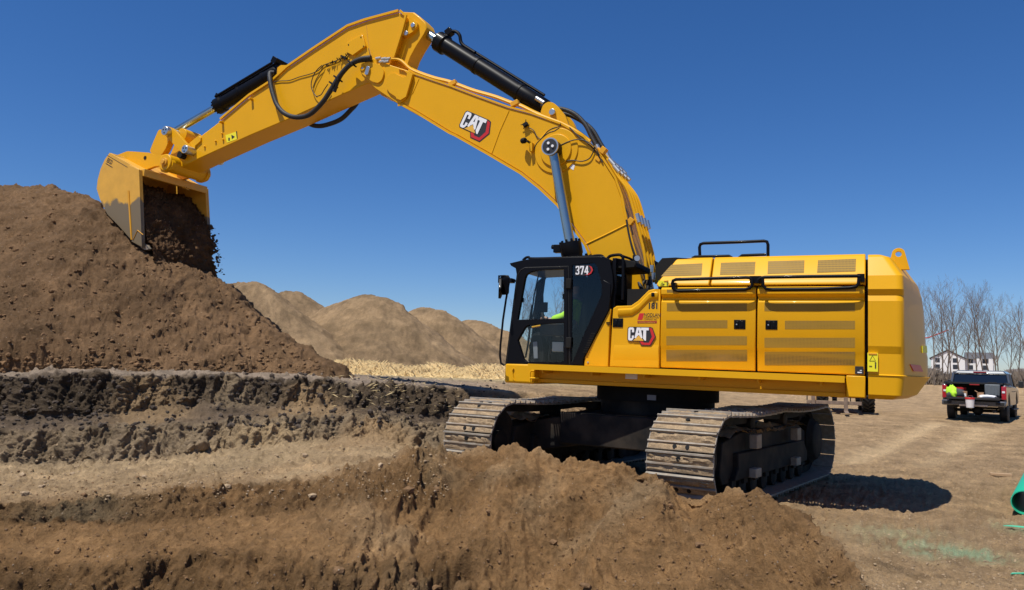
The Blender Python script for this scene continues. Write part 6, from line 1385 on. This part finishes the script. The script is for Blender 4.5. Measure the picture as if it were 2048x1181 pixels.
# red boom lift far behind the counterweight
rl = empty('boom_lift', (D(1850, 765, 165).x, 165, 1.0)); tag(rl, 'distant red lift with its thin arm rising past the counterweight', 'lift'); redp = mat('red_paint', (0.5, 0.04, 0.03), 0.5)
MB().b2(-2, 1.5, -1, 1, 0.6, 2.2).build('chassis', redp, rl, bevel=0.05); q0 = D(1856, 676, 165) - rl.location; q1 = D(1897, 660.5, 165) - rl.location
MB().tube([(-1.5, 0, 2.2), (-2.6, 0, q0.z - 0.3), q0], 0.16, 6).build('lower_arm', redp, rl); MB().tube([q0, q1], 0.13, 6).build('upper_arm', redp, rl)
for x in (-1.4, 0.9):
    MB().lathe((x, -1.1, 0.5), (x, -0.7, 0.5), [(0, 0.42), (0.05, 0.5), (0.35, 0.5), (0.4, 0.42)], 18).build('wheel', M['rubber'], rl)

# ================================================================== PICKUP
tk_d = 28.6; tk0 = D(1949, 845, tk_d); hd = R(37.0); fx, fy = math.sin(hd), math.cos(hd)
TZ = gz(tk0.x, tk0.y)
pk = empty('pickup_truck', (tk0.x, tk0.y, tk0.z), math.atan2(fy, fx)); tag(pk, 'dark gray crew cab pickup truck with its tailgate down, parked facing away', 'pickup truck')
gp = mat('gray_car_paint', (0.10, 0.105, 0.115), 0.3, metal=0.3, coat=0.6); gp_l = mat('silver_roof', (0.10, 0.105, 0.115), 0.25, metal=0.3, coat=1.0); trim = mat('black_trim', (0.012, 0.012, 0.013), 0.6)
HW = 1.02
def P(mb, n, m, p=pk, **k): return mb.build(n, m, p, **k)
# bed sides with wheel arches (x forward from the tail, y left)
def arch(cx, r_, z0, n=10): return [(cx + r_ * math.cos(math.pi - math.pi * i / n), z0 + r_ * math.sin(math.pi - math.pi * i / n)) for i in range(n + 1)]
side_p = [(0.06, 0.72)] + arch(1.15, 0.50, 0.62) + [(2.0, 0.62), (4.15, 0.62)] + arch(4.75, 0.50, 0.62) + [(5.6, 0.62), (5.85, 0.80), (5.85, 1.15), (5.6, 1.22), (4.55, 1.30), (2.15, 1.36), (0.05, 1.38)]
for sy in (1, -1):
    b = MB(); b.prism(side_p, sy * HW, sy * (HW - 0.10)); P(b, 'body_side', gp, bevel=0.03)
b = MB(); b.b2(0.10, 5.7, -HW + 0.1, HW - 0.1, 0.62, 0.74); b.b2(2.1, 5.8, -HW + 0.1, HW - 0.1, 0.70, 1.22); P(b, 'floor_pan', trim)
b = MB(); b.loft([[(4.35, -0.95, 1.24), (4.35, 0.95, 1.24), (5.8, 0.90, 1.12), (5.8, -0.90, 1.12)], [(4.35, -0.85, 1.33), (4.35, 0.85, 1.33), (5.75, 0.80, 1.2), (5.75, -0.80, 1.2)]]); P(b, 'bonnet', gp, bevel=0.04)
# cab greenhouse
zr_ = 1.98; low_ = [(2.12, 1.30), (4.55, 1.28)]; 
b = MB(); b.loft([[(2.10, -0.98, 1.25), (4.55, -0.98, 1.22), (4.55, 0.98, 1.22), (2.10, 0.98, 1.25)], [(2.20, -0.88, 1.78), (3.85, -0.88, 1.80), (3.85, 0.88, 1.80), (2.20, 0.88, 1.78)]]); P(b, 'cab_windows', mat('dark_glass', (0.008, 0.009, 0.011), 0.06, spec=0.8), bevel=0.03)
b = MB(); b.loft([[(2.14, -0.90, 1.80), (3.9, -0.90, 1.82), (3.9, 0.90, 1.82), (2.14, 0.90, 1.80)], [(2.24, -0.78, 1.93), (3.7, -0.78, 1.93), (3.7, 0.78, 1.93), (2.24, 0.78, 1.93)]]); P(b, 'roof', gp_l, bevel=0.04, seg=3)
b = MB()
for sy in (1, -1):
    b.tube([(2.08, sy * 0.99, 1.28), (2.18, sy * 0.90, 1.82)], 0.045, 6); b.tube([(3.15, sy * 0.99, 1.28), (3.12, sy * 0.90, 1.82)], 0.04, 6); b.tube([(4.6, sy * 0.98, 1.25), (3.88, sy * 0.89, 1.83)], 0.045, 6)
b.b2(2.0, 2.12, -0.98, 0.98, 1.18, 1.30); each(b, 'cab_pillar', gp, pk)
b = MB(); b.b2(2.13, 2.16, -0.22, 0.22, 1.845, 1.885); P(b, 'brake_light', M['darkred'])
b = MB(); b.b2(0.3, 2.0, -HW + 0.12, HW - 0.12, 1.40, 1.46); b.b2(1.70, 2.0, -HW + 0.12, HW - 0.12, 1.2, 1.42); b.tube([(0.35, -0.97, 1.43), (2.0, -0.97, 1.43)], 0.05, 8); b.tube([(0.35, 0.97, 1.43), (2.0, 0.97, 1.43)], 0.05, 8); P(b, 'bed_cover', trim)
b = MB(); b.b2(0.28, 0.32, -0.16, 0.16, 1.36, 1.40); P(b, 'cover_badge', M['darkred'])
# tailgate lowered
b = MB(); b.b2(-0.50, 0.06, -0.84, 0.84, 0.84, 0.905); b.b2(0.04, 2.0, -0.92, 0.92, 0.86, 0.90); P(b, 'tailgate', trim, bevel=0.02)
b = MB(); b.b2(-0.51, -0.47, -0.85, 0.85, 0.83, 0.91); P(b, 'tailgate_edge', trim, bevel=0.01)
# bumper
b = MB(); b.b2(-0.22, 0.06, -HW, HW, 0.60, 0.80); P(b, 'bumper', gp, bevel=0.04)
b = MB(); b.b2(-0.26, -0.2, -0.45, 0.45, 0.58, 0.66); P(b, 'bumper_step', mat('step_chrome', (0.5, 0.45, 0.4), 0.35, metal=0.8), bevel=0.01)
for sy in (1, -1):
    P(MB().b2(-0.235, -0.2, sy * 0.70, sy * 0.96, 0.66, 0.76), 'bumper_corner', trim, bevel=0.01)
    b = MB(); b.prism([(-0.01, 0.86), (0.05, 0.86), (0.16, 1.32), (0.02, 1.34)], sy * (HW + 0.004), sy * (HW - 0.15)); t_ = P(b, 'tail_light', mat('tail_lens', (0.35, 0.01, 0.012), 0.15, coat=1), bevel=0.015)
    P(MB().b2(-0.012, 0.0, sy * 0.89, sy * 0.98, 1.10, 1.17), 'reverse_light', mat('clear_lens', (0.7, 0.7, 0.7), 0.2), t_)
    for cx in (1.15, 4.75):
        b = MB(); b.lathe((cx, sy * (HW - 0.02), 0.40), (cx, sy * (HW - 0.30), 0.40), [(0, 0.24), (0.01, 0.36), (0.04, 0.405), (0.24, 0.405), (0.28, 0.36)], 28); w_ = P(b, 'wheel', M['rubber'])
        b = MB(); b.lathe((cx, sy * (HW - 0.015), 0.40), (cx, sy * (HW - 0.07), 0.40), [(0, 0.06), (0.01, 0.10), (0.03, 0.20), (0.0, 0.235), (0.05, 0.24)], 20); P(b, 'rim', M['dark_steel'], w_)
    b = MB(); b.box((3.75, sy * 1.14, 1.42), (0.10, 0.08, 0.05)); b.box((3.78, sy * 1.24, 1.42), (0.14, 0.18, 0.27)); P(b, 'door_mirror', trim, bevel=0.03)
    P(MB().b2(2.5, 4.1, sy * (HW - 0.08), sy * (HW + 0.10), 0.42, 0.48), 'running_board', trim, bevel=0.02)
    for x in (2.75, 3.7): P(MB().b2(x, x + 0.18, sy * (HW), sy * (HW + 0.03), 1.12, 1.15), 'door_handle', gp)
    P(MB().b2(0.4, 5.3, sy * (HW - 0.3), sy * (HW - 0.12), 0.50, 0.66), 'frame_rail', trim)
b = MB(); b.cyl((1.15, -0.8, 0.40), (1.15, 0.8, 0.40), 0.06, 10); b.lathe((1.15, -0.18, 0.40), (1.15, 0.18, 0.40), [(0, 0.07), (0.1, 0.17), (0.26, 0.17), (0.36, 0.07)], 14); b.cyl((4.75, -0.8, 0.40), (4.75, 0.8, 0.40), 0.05, 10); b.cyl((-0.05, -0.62, 0.42), (1.0, -0.62, 0.42), 0.05, 10); each(b, 'axle', trim, pk)
b = MB(); b.b2(5.7, 5.9, -0.95, 0.95, 0.55, 1.05); P(b, 'front_bumper', trim, bevel=0.04)
# loads: each its own thing (truck axes -> world)
TM = Matrix.Translation(pk.location) @ Matrix.Rotation(math.atan2(fy, fx), 4, 'Z')
def load(name, x, y, z, label, cat): e = empty(name, mw=TM @ Matrix.Translation((x, y, z))); return tag(e, label, cat)
bk = load('bucket_pail', -0.30, 0.02, 0.80 - 0.13, 'white plastic bucket with red lid on the pickup bumper step', 'bucket'); bk.matrix_world = TM @ Matrix.Translation((-0.64, 0.05, 0.60))
bk.matrix_world = TM @ Matrix.Translation((-0.30, 0.05, 0.662))
MB().lathe((0, 0, 0), (0, 0, 0.33), [(0, 0.125), (0.25, 0.145), (0.33, 0.15)], 20).build('pail', mat('white_plastic', (0.75, 0.72, 0.70), 0.5), bk); MB().lathe((0, 0, 0.30), (0, 0, 0.37), [(0, 0.158), (0.05, 0.158), (0.06, 0.15), (0.061, 0.0)], 20).build('lid', M['red'], bk)
bk.matrix_world = TM @ Matrix.Translation((-0.70, 0.05, 0.55))
tag(bk, 'white bucket with red lid hanging at the pickup tailgate', 'bucket')
# it hangs by its bail from the tailgate edge
MB().tube([(0.15, 0.10, 0.30), (0.18, 0.06, 0.42), (0.18, -0.06, 0.42), (0.15, -0.10, 0.30)], 0.006, 5).build('handle', M['zinc'], bk)
rb = load('red_tub', 0.55, 0.50, 0.905, 'red plastic tub in the pickup bed behind the hi-vis jacket', 'tub'); MB().lathe((0, 0, 0), (0, 0, 0.36), [(0, 0.16), (0.28, 0.20), (0.29, 0.215), (0.36, 0.215), (0.361, 0.19), (0.3, 0.18)], 20).build('tub', M['red'], rb)
jk = MB(); r_ = random.Random(4)
def soft(c, sx_, sy_, sz_, seed, n=14, mm=10):
    vs = []; fs = []
    for i in range(mm + 1):
        ph = math.pi * i / mm
        for j in range(n):
            t = math.tau * j / n; q = np.array([[math.cos(t) * math.sin(ph) + seed, math.sin(t) * math.sin(ph), math.cos(ph)]]); k = 1 + 0.35 * float(fbm(q, 0.6, 3)[0])
            vs.append((c[0] + sx_ * math.cos(t) * math.sin(ph) * k, c[1] + sy_ * math.sin(t) * math.sin(ph) * k, max(c[2] - sz_ * 0.6, c[2] + sz_ * math.cos(ph) * k)))
    for i in range(mm):
        for j in range(n): fs.append((i * n + j, i * n + (j + 1) % n, (i + 1) * n + (j + 1) % n, (i + 1) * n + j))
    return vs, fs
jv = load('hi_vis_jacket', 0, 0.64, 0.91, 'crumpled hi-vis yellow and gray jacket at the left of the tailgate', 'jacket')
b = MB(); b.add(*soft((0.0, 0.06, 0.17), 0.16, 0.20, 0.26, 1)); b.add(*soft((-0.15, -0.02, 0.10), 0.10, 0.10, 0.16, 2)); b.build('yellow_cloth', hiviz, jv, smooth=60); b = MB(); b.add(*soft((-0.05, -0.20, 0.12), 0.16, 0.17, 0.18, 3)); b.add(*soft((-0.15, 0.14, 0.06), 0.08, 0.08, 0.10, 5)); b.build('gray_cloth', mat('dark_cloth', (0.05, 0.055, 0.06), 0.9), jv, smooth=60)
cb = load('tool_case', 0.20, -0.58, 0.905, 'gray plastic tool case standing at the right of the tailgate', 'tool case'); cg = mat('gray_plastic', (0.10, 0.115, 0.125), 0.55)
MB().b2(-0.12, 0.16, -0.24, 0.24, 0.08, 0.50).build('case', cg, cb, bevel=0.03)
for y in (-0.16, -0.05, 0.05, 0.16): MB().b2(-0.135, -0.115, y - 0.018, y + 0.018, 0.12, 0.46).build('rib', cg, cb, bevel=0.005)
MB().tube([(0, -0.14, 0.49), (0, -0.13, 0.57), (0, 0.13, 0.57), (0, 0.14, 0.49)], 0.014, 6).build('handle', trim, cb)
MB().b2(-0.10, 0.14, -0.22, 0.22, 0.0, 0.079).build('foot', trim, cb, bevel=0.01)
bg_ = load('white_bag', -0.18, -0.45, 0.905, 'flat white bag in front of the gray tool case', 'bag'); b = MB(); b.add(*soft((0, 0, 0.05), 0.12, 0.28, 0.07, 7)); b.build('bag', M['white'], bg_, smooth=60)
cx_ = load('cardboard_box', 0.02, -0.22, 0.905, 'open brown cardboard box in the middle of the pickup bed', 'box'); kb = mat('cardboard', (0.36, 0.21, 0.11), 0.85)
b = MB(); b.b2(-0.12, 0.12, -0.10, -0.09, 0, 0.20); b.b2(-0.12, 0.12, 0.09, 0.10, 0, 0.20); b.b2(-0.12, -0.11, -0.09, 0.09, 0, 0.16); b.b2(0.11, 0.12, -0.09, 0.09, 0, 0.20); b.b2(-0.11, 0.11, -0.09, 0.09, 0, 0.01); b.build('box', kb, cx_); b = MB(); b.box((0, 0.14, 0.23), (0.24, 0.10, 0.008), Matrix.Rotation(0.6, 3, 'X')); b.build('flap', kb, cx_)
bx2 = load('small_box', -0.05, 0.28, 0.905, 'small worn carton beside the dark gray cloth', 'box'); MB().b2(-0.07, 0.07, -0.08, 0.08, 0, 0.22).build('carton', kb, bx2, bevel=0.006); MB().b2(-0.075, -0.069, -0.05, 0.03, 0.03, 0.14).build('label', M['white'], bx2)

# ================================================================== LOADER with forks, seen under the excavator body
ld = D(1690, 824, 31.5); lh = math.atan2(-0.93, -0.36); lo_ = empty('fork_loader', (ld.x, ld.y, ld.z + 0.02), lh); tag(lo_, 'yellow wheeled loader with pallet forks seen under the excavator body', 'loader')
def wheel_l(x, y):
    b = MB(); r_ = 0.62; w2 = 0.23; sy = 1 if y > 0 else -1
    b.lathe((x, y + w2, r_), (x, y - w2, r_), [(0, 0.36), (0.02, 0.54), (0.06, 0.585), (0.40, 0.585), (0.44, 0.54), (0.46, 0.36)], 36)
    for k in range(22):
        for s_ in (1, -1):
            a = math.tau * (k + (0.5 if s_ > 0 else 0)) / 22; rot = Matrix.Rotation(-a, 3, 'Y') @ Matrix.Rotation(s_ * 0.7, 3, 'X'); b.box(Vector((x + 0.60 * math.sin(a), y + s_ * 0.11, r_ + 0.60 * math.cos(a))), (0.055, 0.27, 0.07), Matrix.Rotation(a, 3, 'Y') @ Matrix.Rotation(s_ * 0.65, 3, 'Z'))
    w_ = b.build('wheel', M['rubber'], lo_); b = MB(); b.lathe((x, y + sy * (w2 + 0.005), r_), (x, y + sy * (w2 - 0.10), r_), [(0, 0.10), (0.02, 0.16), (0.06, 0.30), (0.0, 0.345), (0.1, 0.35)], 24); b.build('rim', M['yellow_dusty'], w_)
for x in (0, -2.3):
    for y in (0.85, -0.85): wheel_l(x, y)
b = MB(); b.prism([(0.5, 0.55), (0.55, 0.95), (0.2, 1.25), (-1.9, 1.35), (-3.0, 1.45), (-3.1, 0.7), (-2.6, 0.5)], -0.55, 0.55); b.build('body', M['yellow_dusty'], lo_, bevel=0.04)
b = MB(); b.prism([(-0.2, 1.3), (-0.35, 2.35), (-1.5, 2.4), (-1.7, 1.3)], -0.55, 0.55); b.build('cab', M['glass_dark'], lo_); b = MB(); b.b2(-1.6, -0.25, -0.6, 0.6, 2.38, 2.47)
for x, y in ((-0.25, 0.55), (-0.25, -0.55), (-1.6, 0.55), (-1.6, -0.55)): b.tube([(x, y, 1.3), (x - 0.03, y, 2.4)], 0.04, 6)
b.build('cab_frame', M['black'], lo_)
for y in (0.42, -0.42): MB().tube([(-0.9, y, 1.25), (0.6, y, 0.95), (1.25, y, 0.45)], 0.09, 8).build('lift_arm', M['black'], lo_)
rust = mat('rusty_steel', (0.20, 0.14, 0.10), 0.8, noise=0.3, nscale=8, dust=0.5)
b = MB(); b.b2(1.30, 1.38, -1.45, 0.55, 0.30, 0.44); b.b2(1.30, 1.38, -1.45, 0.55, 0.86, 0.98); fr_ = b.build('fork_carriage', rust, lo_, bevel=0.01)
for y in (-1.43, -1.05, -0.7, -0.35, 0.15, 0.5): MB().b2(1.32, 1.36, y - 0.02, y + 0.02, 0.42, 0.9).build('guard_bar', M['dark_steel'], fr_)
for y in (-1.2, -0.02): b = MB(); b.b2(1.38, 1.44, y - 0.075, y + 0.075, 0.05, 0.98); b.prism([(1.38, 0.02), (2.5, 0.02), (2.5, 0.04), (1.44, 0.08)], y - 0.075, y + 0.075); b.build('fork', rust, lo_, bevel=0.006)

# ================================================================== GREEN PIPE, SCRAPS
gpv = mat('green_pvc', (0.02, 0.42, 0.24), 0.35, noise=0.05)
pc = Zp(2043, 1035, 0.0); pa = R(36); z0 = gz(pc.x, pc.y); pd = Vector((math.sin(pa), math.cos(pa), 0)); pp = Vector((pc.x + 0.05, pc.y, z0 + 0.165))
b = MB(); n_ = 40; rings = []
for t, r_ in ((0, 0.150), (0, 0.163), (0.004, 0.165), (4.2, 0.165), (4.2, 0.150), (0.0, 0.150)):
    x_ = pd.cross(Vector((0, 0, 1))); rings.append([pp + pd * t + (x_ * math.cos(math.tau * k / n_) + Vector((0, 0, 1)) * math.sin(math.tau * k / n_)) * r_ for k in range(n_)])
b.loft(rings, caps=False); pi_ = b.build('pipe', gpv, smooth=40); tag(pi_, 'bright green plastic pipe lying on the ground at the right edge', 'pipe')
def scrap(px, y, pts, lab, m, t=0.008, name='plastic_scrap', cat='scrap', up=0.02):
    c_ = Zp(px, y, 0.0); z0 = gz(c_.x, c_.y); b = MB(); n_ = len(pts); b.add([(p[0], p[1], up + 0.03 * p[0]) for p in pts] + [(p[0], p[1], up - t + 0.03 * p[0]) for p in pts], [tuple(range(n_)), tuple(reversed(range(n_, 2 * n_)))] + [(i, (i + 1) % n_, n_ + (i + 1) % n_, n_ + i) for i in range(n_)])
    o = b.build(name, m, smooth=0); o.location = (c_.x, c_.y, z0); tag(o, lab, cat); return o
scrap(2038, 1064, [(-0.14, 0.08), (-0.06, 0.04), (0.02, -0.02), (0.10, -0.10), (0.12, -0.02), (0.04, 0.06), (-0.06, 0.10)], 'pale green sliver of cut pipe below the green pipe', mat('green_scrap', (0.10, 0.55, 0.32), 0.5), up=0.03)
scrap(2040, 1152, [(-0.09, 0.0), (-0.05, 0.035), (0.05, 0.04), (0.12, 0.0), (0.05, 0.015), (-0.04, 0.012)], 'small green curl of pipe in the lower right corner', mat('green_scrap', (0.10, 0.55, 0.32), 0.5), up=0.02)
c_ = Zp(2002, 955, 0); b = MB(); b.box((0, 0, 0.04), (0.36, 0.09, 0.05)); o = b.build('wood_block', mat('dry_wood', (0.42, 0.28, 0.16), 0.8), bevel=0.006); o.location = (c_.x, c_.y, gz(c_.x, c_.y)); o.rotation_euler = (0, 0, -0.35); tag(o, 'short tan wood offcut lying on the open ground', 'wood')
c_ = D(1580, 1045, 8.3);
